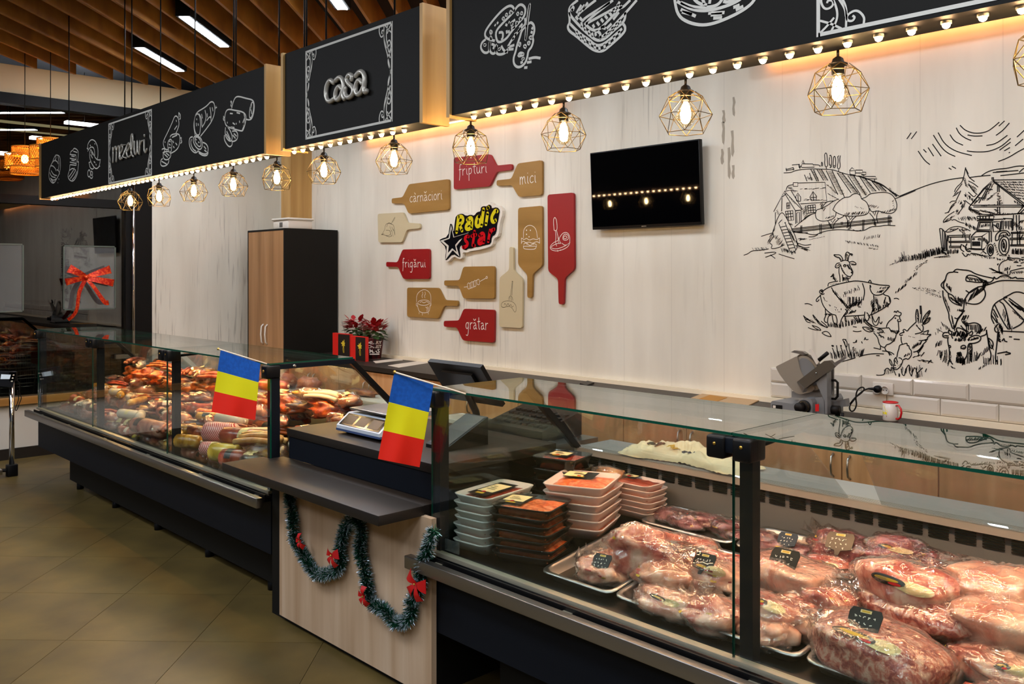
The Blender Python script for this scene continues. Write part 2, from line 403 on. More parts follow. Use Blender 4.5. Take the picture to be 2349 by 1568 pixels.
for x, l in ((-3.9, 'unseen linear lamp added above the staff aisle behind the till sign'), (-2.2, 'unseen linear lamp added above the staff aisle before the television'), (-.5, 'unseen linear lamp added above the staff aisle before the farm drawing')):
    c = round((x+3.5+6.565)/.343-.5)*.343+.1715-6.565; line_lamp(c, x, .9, l)  # unseen lamps added over the aisle as fill for the back wall
# wood valances on the back wall with a warm light strip
for (xa, xb, w, front) in ((-7.34, -4.68, 'left', 1), (-2.93, 2.2, 'right', 0)):
    r = root('light_valance', 'oak light valance high on the back wall, %s of the television' % w, 'valance', ((xa+xb)/2, 4.9, 3.0))
    MB().box(xa, xb, 4.80, 4.90, 3.0, 3.03).box(xa, xb, 4.80, 4.82, 3.03, 3.10).build('board', 'oak_h', r)
    MB().box(xa+.03, xb-.03, 4.955, 4.97, 3.03, 3.035).build('light_strip', 'led_wash', r)
    if front: MB().box(xa+.03, xb-.1, 4.855, 4.865, 2.992, 3.0).build('light_line', 'led_line', r, label='bright line of light')
# white splash tiles at the right end of the worktop
for row in range(2):
    z0 = .935+row*.092
    for k in range(18):
        x0 = -2.89+k*.292-(.146 if row == 0 else 0)+.0; x1 = x0+.288
        x0 = max(x0, -2.89)
        if x1 > 2.3 or x1-x0 < .03: continue
        b = .012; f = 4.984
        m = MB(); o = [(x0, YB, z0), (x1, YB, z0), (x1, YB, z0+.089), (x0, YB, z0+.089)]
        i = [(x0+b, f, z0+b), (x1-b, f, z0+b), (x1-b, f, z0+.089-b), (x0+b, f, z0+.089-b)]
        e = [(x0, f+.006, z0), (x1, f+.006, z0), (x1, f+.006, z0+.089), (x0, f+.006, z0+.089)]
        m.add(o+e+i, [(8, 9, 10, 11)]+[(4+k2, 4+(k2+1) % 4, 8+(k2+1) % 4, 8+k2) for k2 in range(4)]+[(k2, (k2+1) % 4, 4+(k2+1) % 4, 4+k2) for k2 in range(4)])
        m.build('tile', 'tile_white', wb)

# ================================================================ HANGING SIGNS
SZ0, SZ1, SY0, SY1 = 2.31, 2.785, 2.20, 2.34
def sign(name, label, x0, x1, z1, nb, sp, bx):
    r = root(name, label, 'sign', ((x0+x1)/2, 2.27, SZ0), 'black chalk menu signs over the counter')
    MB().box(x0+.02, x1-.02, SY0+.012, SY0+.024, SZ0+.02, z1).build('front_board', 'charcoal', r)
    MB().box(x0+.02, x1-.02, SY1-.018, SY1, SZ0+.02, z1).build('back_board', 'charcoal', r)
    MB().box(x0+.02, x1-.02, SY0+.012, SY1, SZ0+.008, SZ0+.02).build('underside', 'charcoal', r)
    for a, b in ((x0, x0+.02), (x1-.02, x1)): MB().box(a, b, SY0, SY1+.0, SZ0, z1+.004).build('end_panel', 'oak', r)
    me = None
    for k in range(nb):
        x = bx+k*sp
        if x > x1-.05: break
        if me is None:
            o = MB().blob((x, 2.262, SZ0-.001), (.0098, .0098, .0095), 10, 8).build('bulb', 'bulb_glow', r); me = o; X0 = x
            o2 = MB().lathe([(.013, SZ0+.001), (.013, SZ0+.012)], x, 2.262, 12).build('bulb_socket', 'white_plastic', o); m2 = o2
        else:
            o = me.copy(); COL.objects.link(o); o.location = me.location+Vector((x-X0, 0, 0))
            o2 = m2.copy(); COL.objects.link(o2); o2.parent = o
    return r
sg1 = sign('menu_sign', 'long black sign with chalk sausages and the word mezeluri', -7.93, -4.12, 2.765, 60, .076, -7.80)
sg2 = sign('menu_sign', 'black sign with a chalk scroll frame and the word casa', -3.97, -2.83, 2.79, 12, .083, onY(675, 343, 2.262).x)
sg3 = sign('menu_sign', 'largest black sign with chalk grill food at the upper right', -2.68, .95, 2.79, 60, .0835, onY(1087, 266, 2.262).x)
# suspension cables
def cable(px, py, par, nm='cable', Y=2.27, z1=2.77):
    p = onY(px, py, Y); m = MB().tube([(p.x, Y, z1), (p.x+.004, Y, (z1+zt)/2), (p.x, Y, zt)], .0045, 6); m.build(nm, 'black', par)
for px, py in ((158, 300), (302, 250), (447, 205), (541, 170)): cable(px, py, sg1)
for px, py in ((368, 230), (286, 255), (536, 172)): cable(px, py, sg1, Y=2.32)
for px, py in ((703, 95), (748, 80), (905, 35)): cable(px, py, sg2)
cable(698, 95, sg2, Y=2.32)
cable(-0+640, 135, sg1, Y=2.27)
for x in (-2.4, -1.2, .2): MB().tube([(x, 2.27, 2.78), (x, 2.27, zt)], .0045, 6).build('cable', 'black', sg3)
YA = SY0+.0105
# scroll frames
FL = ['.04,1 .3,.84 .3,.68 .08,.5', '.1,1 .34,.62 .64,.35 .62,.03', '.12,.72 .36,.45 .46,.2 .3,.02', '1,.02 1.02,.12 .85,.25 .64,.2 .64,.12 .76,.09 .82,.14 .76,.17',
      '.15,.62 .04,.5 .14,.34 .33,.36 .34,.45 .22,.47 .2,.43', '.04,.2 .3,.12 .52,.02', '.04,.02 .2,.1 .36,.2', '.42,.5 .6,.3 .62,.18']
def frame(par, a, b, c, d):
    """a,b,c,d = (x,z) of top-left, top-right, bottom-right, bottom-left on the board"""
    m = MB(); x0, x1 = (a[0]+d[0])/2, (b[0]+c[0])/2; z0, z1 = (c[1]+d[1])/2, (a[1]+b[1])/2; w = .0105
    for p, q in (((x0, z0), (x1, z0)), ((x1, z0-w/2), (x1, z1+w/2)), ((x1, z1), (x0, z1)), ((x0, z1+w/2), (x0, z0-w/2))):
        ribbon(m, [(p[0], YA, p[1]), (q[0], YA, q[1])], w, (0, 1, 0))
    fw = min(.13, (x1-x0)*.13); fh = (z1-z0)/2
    for sx, X in ((1, x0), (-1, x1)):
        for sz, Z in ((1, z0), (-1, z1)):
            for t in FL:
                pts = smooth([tuple(float(q) for q in w2.split(',')) for w2 in t.split()], 3)
                ribbon(m, [(X+sx*u*fw, YA-.0003, Z+sz*v*fh) for u, v in pts], .006, (0, 1, 0))
    m.build('scroll_frame', 'chalk', par)
def fr(par, pts): frame(par, *[(lambda p: (p.x, p.z))(onY(x, y, YA)) for x, y in pts])
k = .1913; fr(sg2, [(680+120*k, 40+415*k), (680+1150*k, 40+55*k), (680+1138*k, 40+1235*k), (680+110*k, 40+1450*k)])
k = .14667; fr(sg1, [(95+1050*k, 200+585*k), (95+1722*k, 200+345*k), (95+1722*k, 200+1365*k), (95+1055*k, 200+1505*k)])
p = onY(1877, 80, YA); frame(sg3, (p.x, 2.70), (p.x+.95, 2.70), (p.x+.95, p.z), (p.x, p.z))
# raised metal lettering
def letters(par, txt, ox, oy, sc, r, name='lettering', mt='letter_metal'):
    m = MB()
    for ln in parse(txt):
        pts = [onY(ox+x*sc, oy+y*sc, YA-.012) for x, y in ln]
        if len(pts) < 2: continue
        m.tube(pts, r, 8)
        for e in (pts[0], pts[-1]): m.blob(e, (r, r, r), 8, 6)
    m.build(name, mt, par, label='raised metal lettering')
letters(sg2, '''445,780 410,745 370,800 352,900 365,985 405,1015 455,975; 475,755 520,712 560,745 572,850 555,930 575,972; 552,860 515,815 475,880 465,965 495,995 535,950 556,880;
665,740 672,700 635,680 600,735 620,790 682,840 688,905 650,955 610,960 580,910 590,850; 715,700 765,640 812,670 822,760 808,850 825,905 842,880; 795,790 755,738 715,800 708,890 742,932 785,890 806,830''', 680, 40, .1913, .0115)
letters(sg1, '''1118,945 1125,990 1120,1172; 1122,1010 1150,925 1178,935 1172,1162; 1174,1010 1200,915 1225,925 1218,1080 1232,1135 1262,1105; 1240,1030 1268,985 1272,905 1245,895 1225,975 1232,1095 1262,1110;
-1275,905 1345,895 1270,1085 1330,1105; 1325,1030 1372,960 1390,885 1362,862 1332,950 1340,1075 1372,1095 1400,1060; 1400,1030 1432,900 1434,740 1412,725 1400,860 1410,1050 1440,1080;
1456,850 1452,990 1470,1065 1498,1010 1502,835; 1502,835 1508,1010 1532,1045; 1542,840 1535,1040; 1537,930 1560,850 1582,835; 1608,825 1608,970 1628,1035 1650,965; 1612,745 1613,765''', 95, 200, .14667, .006)
# chalk drawings
w = .0075
draw('''270,1010 275,960 340,830 430,640 470,530 500,512 535,540 550,600 555,680 520,780 490,840; 555,540 545,450 560,470 580,500 580,570 560,570; 270,1010 280,1060 300,1110 350,1130 370,1080;
245,1120 270,1100 300,1110 290,1160 260,1180; 395,900 400,870 450,840 545,835 570,880 570,990 540,1090 480,1150 410,1185; o395,920 430,970 420,1130 395,1180 360,1130 345,1000; 570,920 600,900 590,950 610,980 580,1010;
430,900 520,860; o290,1160 360,1150 410,1190 400,1260 340,1310 280,1290 262,1220; 260,1280 225,1310 220,1390 260,1425 340,1400 375,1330 370,1300; 470,760 520,690; 440,960 460,1000; 490,1000 520,1040; 450,1060 470,1090; 500,590 510,620; 300,970 305,1000;
-370,960 400,980; -370,1020 400,1040; -380,1080 405,1090; -290,1200 350,1260; -320,1180 380,1230; -240,1330 330,1380''', 340, 200, .12756, YA, w, 'sausage_drawing', 'chalk', sg1)
draw('''845,860 815,700 830,560 870,450 990,380 1060,330 1120,260 1170,262 1195,320 1200,450 1150,600 1080,700 1020,780 940,880; o890,465 930,520 945,680 925,860 870,860 835,780 825,640 840,520; 915,480 960,560 965,700; 1020,410 1045,520 1020,640 965,720;
1110,360 1130,480 1130,620; 1050,600 1110,520 1130,560; 1200,400 1220,320 1210,370 1235,360; 865,640 870,700; 895,650 905,690; 870,560 875,590; -960,480 975,560; -1060,470 1065,540; -1150,360 1165,430; o850,860 940,900 980,1000 960,1110 900,1120 830,1040 800,930;
o870,880 930,930 955,1020 930,1080 860,1020 830,930; 800,890 750,900 730,990 760,1110 830,1180 880,1170 900,1130; 780,930 760,1000 800,1110 860,1150; 985,990 1050,1020 1085,1110 1060,1200 980,1200 900,1150; 910,1180 980,1230 1060,1230 1080,1170; 850,930 870,950; 900,980 920,1000; 870,1010 890,1040;
-1000,1060 1040,1110; -1010,1130 1050,1160''', 340, 200, .12756, YA, w, 'roulade_drawing', 'chalk', sg1)
draw('''1500,380 1520,290 1560,185 1620,160 1760,200 1880,225 1910,300 1905,430 1870,560 1820,590 1760,575; o1870,250 1900,300 1890,440 1850,560 1815,540 1825,380; 1500,290 1475,250 1510,260 1480,330 1500,340; 1375,560 1390,440 1440,390 1560,415 1700,440 1760,500 1755,620 1710,770 1680,790 1540,750 1420,710 1380,650 1375,560;
1720,470 1740,560 1720,700 1690,770; 1700,640 1730,560; -1710,700 1740,620; 1375,560 1350,510 1360,560 1345,560 1365,600; 1470,470 1520,475; 1590,455 1650,470; -1520,640 1560,670; -1580,640 1585,670; -1640,600 1645,640; -1420,620 1425,650; 1480,720 1550,725;
1390,720 1380,860 1440,960 1500,970 1515,880 1470,770 1420,700; 1370,860 1365,940 1420,1040 1470,1075 1510,1040 1510,980; 1510,790 1580,780 1615,850 1600,940 1540,975 1500,970; 1410,790 1480,940; 1400,840 1470,950; 1540,830 1590,880; 1520,860 1570,920; -1840,330 1860,480; -1860,300 1840,420''', 340, 200, .12756, YA, w, 'ham_drawing', 'chalk', sg1)
draw('''o210,1070 240,1055 290,1080 300,1200 290,1330 240,1430 190,1510 140,1470 110,1390 130,1250 170,1180; 170,1180 200,1140 250,1160 260,1200; 135,1240 170,1220 220,1270 230,1310; 130,1330 160,1400 220,1410; 150,1300 190,1370 240,1380; 140,1420 190,1460 230,1430; 215,1070 235,1110 200,1150; 260,1080 280,1200 260,1300; 240,1290 270,1300 285,1360;
-150,1440 190,1490; -270,1430 275,1440; -255,1490 260,1495''', 95, 200, .14667, YA, .008, 'ham_drawing', 'chalk', sg1)
draw('''450,1050 460,1000 490,990 510,945 580,990 575,1090 560,1180 585,1150 570,1300 560,1370 510,1460 470,1470 430,1440 410,1380 440,1300 445,1210; 445,1050 540,1060; 445,1110 540,1130; 445,1170 540,1190; 450,1210 545,1220; 440,1300 490,1260 540,1300; 430,1400 480,1330 520,1260; 450,1430 500,1360 540,1290; 480,1450 530,1390 560,1310; 500,1000 560,1020; -540,1060 545,1220; 470,1075 520,1085; 470,1140 520,1150''', 95, 200, .14667, YA, .008, 'bacon_drawing', 'chalk', sg1)
draw('''730,960 720,900 760,830 800,815 850,850 885,950 885,1080 870,1130; 730,990 760,940 800,930 830,970 835,1100; 710,950 735,975 725,1005; 770,970 750,1040 760,1130 800,1220 850,1280 900,1250 915,1180 920,1130 880,1140 840,1100 800,1020 770,970; 740,1180 780,1160; 745,1180 760,1260 800,1285 820,1260; o745,1280 720,1330 730,1400 760,1400 770,1330; o780,1300 770,1350 790,1390 805,1340; 760,1410 790,1430 805,1390;
910,1140 925,1130; 905,1220 915,1240; -760,900 770,920; -830,880 840,890; -770,1050 800,1110; -780,1010 800,1060; -820,1160 840,1180; -850,1200 860,1220''', 95, 200, .14667, YA, .008, 'sausage_drawing', 'chalk', sg1)
w = .0095
draw('''400,500 290,470 275,400 330,310 420,200 490,125 560,75 610,70 640,110 635,150; o410,440 420,370 500,280 620,160 680,70 730,50 780,100 765,200 690,280 600,390 540,480 440,530; 290,480 240,520 225,590 270,650 330,640 330,560 340,505; 345,505 330,580 350,650 400,660 420,600 415,540; 430,550 410,610 430,670 520,660 560,600; 770,220 780,300 700,370 620,470 560,570;
o835,30 820,150 800,300 780,500 775,480 790,300 815,100; 810,290 850,270 885,320 885,400 860,450 875,500 850,580 810,620 800,700 770,780 700,830 640,800 625,720 660,620 670,560 710,450 730,370 790,310; o340,370 370,390 350,420; o345,440 365,470 350,480; o490,230 510,210 515,245; o530,190 545,165 555,190; o580,160 595,130 610,160; o670,170 685,150 690,185; o715,170 730,145 740,170; o700,230 715,215 720,240;
450,400 500,390 500,460 480,490; 590,290 650,240; o600,290 620,280 610,320; o660,270 680,270 665,300; 600,350 650,330; -530,300 555,310; -570,270 580,275; -545,370 550,410; -570,370 575,405; -430,270 440,290; -400,300 410,315; o265,540 295,550 275,560; 360,540 400,550 380,600; o440,600 470,590 460,610; 480,560 510,620 560,640; 560,580 640,550; 570,605 630,600; -740,290 700,340; -720,340 680,390; -650,400 660,440; -620,460 630,490;
o680,690 710,640 760,660 740,680; o730,720 760,705 750,730; 715,770 745,755; o690,540 715,520 710,570; o750,560 780,550 780,590; o800,520 830,510 820,550; o820,460 850,440 850,480; 850,340 870,350; 840,390 865,400; 815,720 890,700 960,712; 795,765 850,755; 760,828 800,825''', 1060, 0, .18732, YA, w, 'sausage_drawing', 'chalk', sg3)
draw('''1420,0 1340,60 1310,110 1310,150 1340,210 1450,330 1560,430 1620,480 1680,500 1760,470 1870,360 1980,270 2000,200 1995,150; 1310,150 1320,280 1290,320 1310,380 1400,440 1560,580 1640,625 1720,630 1800,570 1990,400 2000,330 1970,290; 1320,290 1450,420 1560,490 1620,550 1690,560 1780,510 1960,350; 1355,130 1370,90 1340,80 1330,110 1355,130; 1420,200 1430,160 1640,0; 1440,215 1480,260 1500,220 1810,30; 1500,280 1540,330 1600,370 1650,370 1720,330 1960,70; 1530,300 1520,260 1850,0;
1640,440 1630,400 1660,380 1700,420 1680,460 1750,430 2010,150 2140,0; 1900,60 1950,110 2060,0; 1900,70 1930,20; 1520,290 1890,90; 1770,350 1830,290; 1850,240 1920,150; -1400,160 1460,60; -1440,140 1500,60; -1480,120 1540,30; -1390,200 1420,240; -1460,270 1470,330; -1500,330 1510,370; -1550,370 1560,420; -1590,400 1600,450; -1690,440 1700,480; -1740,420 1760,450; -1790,380 1800,420; -1840,330 1850,380; -1890,280 1900,330; -1930,240 1940,290;
-1400,380 1410,430; -1450,420 1460,480; -1500,460 1510,520; -1560,510 1570,560; -1620,550 1630,600; -1680,570 1685,620; -1740,540 1750,600; -1800,500 1810,550; -1860,440 1870,490; -1920,380 1930,430; 1700,330 1760,350; 1730,310 1740,340; -1600,300 1620,340; -1650,270 1680,310; -1700,230 1730,270; -1750,190 1780,230; -1800,150 1830,190; -1850,110 1880,150; 1340,130 1355,110''', 1060, 0, .18732, YA, w, 'ribs_drawing', 'chalk', sg3)
draw('''1215,-60 1210,10 1240,130 1330,185 1450,205 1580,170 1750,90 1850,10 1860,-60; 1230,10 1330,70 1440,90 1560,70 1700,20 1780,-40; 1260,20 1360,60 1480,60 1560,40 1600,-20; 1260,75 1380,130; 1270,95 1350,115; 1480,105 1610,100; 1500,120 1590,110; 1520,145 1590,140; 1600,10 1640,20 1730,-30; 1340,-40 1400,30 1470,40; -1420,-40 1450,30; -1500,-40 1490,30; 1680,60 1730,40; 1700,80 1760,50; 1200,-90 1300,-150 1500,-180 1700,-150 1860,-90; o1400,-120 1500,-140 1600,-110 1500,-80''', 1200, 0, .28694, YA, w, 'stew_drawing', 'chalk', sg3)
mat('grey_matt', '64676a', .7)
# ================================================================ DISPLAY CASES
GZ = 1.245
def deck_z(y): return .60+.145*(y-2.3)
def case(label, lamp, x0, x1, seams, plx0, brk, rightend):
    r = root('display_case', label, 'display case', ((x0+x1)/2, 2.6, 0))
    MB().box(x0, x1, 2.20, 3.2, .285, .30).box(x0, x1, 2.20, 2.215, .30, .575).box(x0, x0+.02, 2.215, 3.2, .30, .60).box(x1-.02, x1, 2.215, 3.2, .30, .60).box(x0, x1, 3.17, 3.2, .30, .86).build('body_panel', 'navy_panel', r)
    MB().box(plx0, x1-.06, 2.32, 3.15, .06, .285).build('plinth', 'charcoal', r)
    for k in range(5):
        x = plx0+.12+k*(x1-plx0-.4)/4; MB().lathe([(.025, 0), (.025, .05), (.012, .05), (.012, .07)], x, 2.36, 10).build('foot', 'black_plastic', r)
    MB().bbox(x0-.07, x1+.01, 2.115, 2.15, .533, .583, .003).build('bumper_rail', 'brushed_steel', r)
    for x in brk: MB().box(x-.02, x+.02, 2.148, 2.2, .568, .578).build('bumper_bracket', 'alu_rail', r)
    MB().box(x0, x1, 2.165, 2.20, .555, .575).box(x0, x1, 2.165, 2.172, .575, .592).build('trough', 'black_plastic', r)
    MB().box(x0, x1, 2.185, 2.215, .592, .607).build('glass_rail', 'alu_rail', r)
    # deck: sloping steel floor, perforated front grille
    MB().add([(x0+.02, 2.215, .575), (x1-.02, 2.215, .575), (x1-.02, 3.06, deck_z(3.06)-.04), (x0+.02, 3.06, deck_z(3.06)-.04), (x0+.02, 2.215, .55), (x1-.02, 2.215, .55), (x1-.02, 3.06, .6), (x0+.02, 3.06, .6)],
             [(0, 1, 2, 3), (7, 6, 5, 4), (0, 4, 5, 1), (2, 6, 7, 3), (1, 5, 6, 2), (0, 3, 7, 4)]).build('deck', 'dark_steel', r)
    m = MB()
    n = int((x1-x0)/.012)
    for i in range(n):
        x = x0+.02+i*.012; m.box(x, x+.006, 2.225, 2.262, .5765, .58)
    m.build('air_grille', 'steel', r, kind='stuff')
    # back: worktop shelf of ribbed steel over louvres
    m = MB().box(x0, x1, 3.04, 3.30, .872, .90)
    for k in range(4): m.box(x0, x1, 3.043+k*.014, 3.050+k*.014, .90, .903)
    m.build('service_shelf', 'shelf_steel', r)
    m = MB().box(x0+.02, x1-.02, 3.075, 3.09, .66, .872)
    m.build('back_panel', 'grey_matt', r)
    m = MB(); k = x0+.05
    while k < x1-.1:
        for q in range(5): m.box(k, k+.065, 3.070, 3.0755, .818+q*.009, .823+q*.009)
        k += .085
    m.build('louvre', 'black_plastic', r, kind='stuff')
    # glass
    xs = [x0]+seams+[x1]
    for a, b in zip(xs[:-1], xs[1:]):
        m = MB().box(a+.002, b-.002, 2.196, 2.204, .605, GZ-.006); m.mi = [0, 0, 0, 0, 0, 0]
        for i in (4, 5, 0, 1): m.mi[i] = 1
        m.mi[2] = m.mi[3] = 0; m.build('front_glass', ['case_glass', 'glass_edge'], r)
        m = MB().box(a+.002, b-.002, 2.19, 2.69, GZ-.004, GZ+.004)
        for i in (2, 3, 4, 5): m.mi[i] = 1
        m.build('top_glass', ['top_glass', 'glass_edge'], r)
    for x in seams:
        MB().box(x+.004, x+.046, 2.225, 2.265, .58, 1.20).build('post', 'navy_panel', r)
        for q in (-.075, .012):
            m = MB().bbox(x+q, x+q+.06, 2.17, 2.255, 1.172, 1.238, .008); h = m.build('hinge', 'black_plastic', r)
            MB().lathe([(.005, 2.168), (.005, 2.171)], x+q+.03, 0, 10, axis='y', cz=1.215).build('screw', 'brass', h)
        MB().bbox(x-.02, x+.02, 2.18, 2.25, 1.19, 1.236, .004).build('hinge_bridge', 'navy_panel', r)
        # inner side brace from the post to the rear
        MB().tube([(x+.025, 2.26, 1.2), (x+.025, 2.68, 1.225)], .008, 6).build('brace', 'black', r)
    for x, d in ((x0, 1), (x1-.045, 1)):
        MB().box(x, x+.045, 2.205, 2.25, .58, GZ-.005).build('end_post', 'navy_panel', r)
        MB().box(x, x+.045, 2.205, 2.70, GZ-.03, GZ-.005).build('end_rail', 'navy_panel', r)
        MB().prism([(x, 2.66, GZ-.005), (x, 2.70, GZ-.005), (x, 3.06, .90), (x, 3.02, .90)], (.028, 0, 0)).build('end_strut', 'black', r)
        g = x+.02
        MB().prism([(g, 2.25, .60), (g, 2.25, GZ-.03), (g, 2.68, GZ-.03), (g, 3.03, .90), (g, 3.03, .66)], (.006, 0, 0)).build('end_glass', 'case_glass', r)
        MB().bbox(x-.005, x+.055, 2.17, 2.25, 1.172, 1.238, .008).build('hinge', 'black_plastic', r)
        MB().lathe([(.008, 2.165), (.008, 2.171)], x+.025, 0, 10, axis='y', cz=1.21).build('screw', 'brass', r)
    MB().lathe([(.009, x1-.001), (.009, x1+.006)], 0, 2.33, 12, axis='x', cz=GZ-.018).build('screw', 'chrome', r)
    # rear sliding clear flap: sloping acrylic between top glass and shelf
    for a, b in zip(xs[:-1], xs[1:]):
        MB().prism([(a+.1, 2.75, 1.17), (b-.1, 2.75, 1.17), (b-.06, 3.03, .905), (a+.06, 3.03, .905)], (0, .005, .004)).build('rear_flap', 'acrylic', r)
    MB().box(x0+.05, x1-.05, 2.672, 2.69, GZ-.028, GZ-.006).box(x0+.05, x1-.05, 2.669, 2.672, GZ-.037, GZ-.006).build('lamp_housing', 'grey_matt', r)
    MB().box(x0+.07, x1-.07, 2.673, 2.688, GZ-.031, GZ-.028).build('lamp_strip', lamp, r)
    return r
caseL = case('long glass counter on the left, filled with sausages and smoked meats', 'led_case_left', -7.95, -4.07, [onY(213, 850, 2.2).x, onY(384, 900, 2.2).x], -7.55,
             [-7.7, -7.05, -6.3, -5.55, -4.8, -4.15], True)
caseR = case('glass counter on the right, filled with raw meat in trays', 'led_case', -2.77, 1.15, [onY(1683, 1200, 2.2).x, -.03], -2.5, [-2.68, -2.0, -1.3, -.6, .1, .8], False)
MB().box(-2.40, -2.36, 2.33, 2.37, .0, .06).build('foot', 'black_plastic', caseR)

# ================================================================ CASH DESK
cd = root('cash_desk', 'oak fronted cash desk between the two glass counters, dark shelf and box on top', 'desk', (-3.41, 2.5, 0))
MB().box(-3.93, -2.735, 2.17, 2.195, .03, .737).build('front_panel', 'pale_oak', cd)
MB().box(-4.05, -2.80, 2.196, 2.95, .0, .734).build('carcass', 'charcoal', cd)
pa = onZ(597, 1086, .775); pb = onZ(935, 1212, .775)
ys = (pa.y+pb.y)/2
MB().bbox(-4.12, -2.80, ys, 2.185, .735, .775, .002).box(-4.055, -2.805, 2.185, 2.26, .735, .774).build('shelf', 'dark_top', cd)
MB().box(-4.0, -2.80, 2.262, 2.285, .775, .885).box(-4.0, -3.98, 2.285, 2.85, .775, .885).build('upper_box', 'navy_panel', cd)
MB().bbox(-4.01, -2.80, 2.255, 2.95, .885, .925, .002).build('counter_top', 'dark_top', cd)

# scale on the cash desk
q = onZ(840, 1000, .925)
sc = root('counter_scale', 'white and blue counter scale with a dark display behind the second flag', 'scale', (q.x, q.y, .925))
X, Y = q.x, q.y
mat('scale_white', 'c9d0d8', .35); mat('scale_blue', '3d4f78', .4); mat('lcd', '10151c', .12)
MB().add([(X-.18, Y-.05, .945), (X+.18, Y-.05, .945), (X+.18, Y+.2, .945), (X-.18, Y+.2, .945), (X-.18, Y-.05, .965), (X+.18, Y-.05, .965), (X+.18, Y+.02, 1.02), (X-.18, Y+.02, 1.02), (X+.18, Y+.2, 1.02), (X-.18, Y+.2, 1.02)],
         [(3, 2, 1, 0), (0, 1, 5, 4), (4, 5, 6, 7), (7, 6, 8, 9), (2, 3, 9, 8), (1, 2, 8, 6, 5), (0, 4, 7, 9, 3)]).build('housing', 'scale_white', sc)
MB().box(X-.182, X+.182, Y-.052, Y+.2, .94, .95).build('base_edge', 'scale_blue', sc)
MB().add([(X-.165, Y-.046, .971), (X+.165, Y-.046, .971), (X+.165, Y+.012, 1.016), (X-.165, Y+.012, 1.016)], [(0, 1, 2, 3)]).build('display', 'lcd', sc)
for k in range(3): MB().add([(X-.15+k*.105, Y-.04, .9765), (X-.065+k*.105, Y-.04, .9765), (X-.065+k*.105, Y+.004, 1.011), (X-.15+k*.105, Y+.004, 1.011)], [(0, 1, 2, 3)]).build('display_window', 'dark_steel', sc)
MB().bbox(X-.16, X+.16, Y+.01, Y+.22, 1.035, 1.045, .003).lathe([(.03, 1.02), (.03, 1.036)], X, Y+.11).build('weighing_plate', 'steel', sc)
for dx in (-.15, .15):
    for dy in (0, .17): MB().lathe([(.012, .925), (.015, .94)], X+dx, Y+dy, 8).build('foot', 'black_plastic', sc)
# sloping till terminal and card reader
tl = root('till_terminal', 'grey sloping till terminal beside the right counter', 'terminal', (-3.05, 2.62, .925))
MB().add([(-3.14, 2.46, .925), (-2.99, 2.46, .925), (-2.99, 2.7, .925), (-3.14, 2.7, .925), (-3.14, 2.46, .94), (-2.99, 2.46, .94), (-2.99, 2.7, 1.05), (-3.14, 2.7, 1.05)], [(3, 2, 1, 0), (0, 1, 5, 4), (4, 5, 6, 7), (1, 2, 6, 5), (0, 4, 7, 3), (2, 3, 7, 6)]).build('housing', 'black_plastic', tl)
MB().add([(-3.13, 2.47, .947), (-3.0, 2.47, .947), (-3.0, 2.69, 1.0480), (-3.13, 2.69, 1.0480)], [(0, 1, 2, 3)]).build('panel', 'dark_steel', tl)
reg = root('cash_register', 'black cash register with a slanted keyboard, seen through the right counter', 'register', (-3.14, 3.12, .90))
MB().add([(-3.34, 3.0, .902), (-2.94, 3.0, .902), (-2.94, 3.28, .902), (-3.34, 3.28, .902), (-3.34, 3.0, .95), (-2.94, 3.0, .95), (-2.94, 3.28, 1.02), (-3.34, 3.28, 1.02)], [(3, 2, 1, 0), (0, 1, 5, 4), (4, 5, 6, 7), (1, 2, 6, 5), (0, 4, 7, 3), (2, 3, 7, 6)]).build('housing', 'black_plastic', reg)
m = MB()
for i in range(9):
    for j in range(4): m.bbox(-3.31+i*.04, -3.28+i*.04, 3.03+j*.05, 3.065+j*.05, .955+j*.0125, .97+j*.0125, .003)
m.build('keys', 'black', reg)
mon = root('till_monitor', 'black touch monitor tilted back, seen from behind', 'monitor', (-3.575, 3.14, .902))
def slab(x0, x1, s0, s1, d0, d1):
    """box in the plane of the reclined screen: s runs down the screen, d is its depth towards the staff"""
    T = Vector((0, 2.98, 1.225)); D = Vector((0, .155, -.215)).normalized(); N = Vector((0, .215, .155)).normalized()
    m = MB().box(0, 1, 0, 1, 0, 1); m.v = [T+Vector((x0+(x1-x0)*v.x, 0, 0))+D*(s0+(s1-s0)*v.y)+N*(d0+(d1-d0)*v.z) for v in m.v]; return m
slab(-3.79, -3.36, 0, .265, 0, .025).build('screen_case', 'black_plastic', mon)
slab(-3.775, -3.375, .015, .25, .025, .028).build('screen', 'screen', mon)
slab(-3.70, -3.45, .05, .22, -.015, 0).build('back_cover', 'black_plastic', mon)
MB().tube([(-3.575, 3.06, 1.10), (-3.575, 3.14, .96), (-3.575, 3.15, .91)], .02, 10).lathe([(.1, .902), (.1, .912), (.03, .92)], -3.575, 3.14, 20).build('stand', 'black_plastic', mon)
cs = MB().box(-3.9, -2.85, 2.955, 3.3, .86, .90).build('trim_3', 'steel', None, label='steel service ledge behind the cash desk', kind='structure')
MB().box(-3.95, -2.80, 2.96, 3.28, 0, .86).build('trim_4', 'charcoal', None, label='dark cupboard under the service ledge', kind='structure')
q = onZ(860, 950, .93)
m = MB()
for k in range(5): m.bbox(-3.75+k*.004, -3.55+k*.004, 3.0, 3.18, .902+k*.006, .907+k*.006, .001)
m.build('paper_stack', 'white_plastic', label='stack of white wrapping paper on the steel ledge behind the scale', cat='paper')

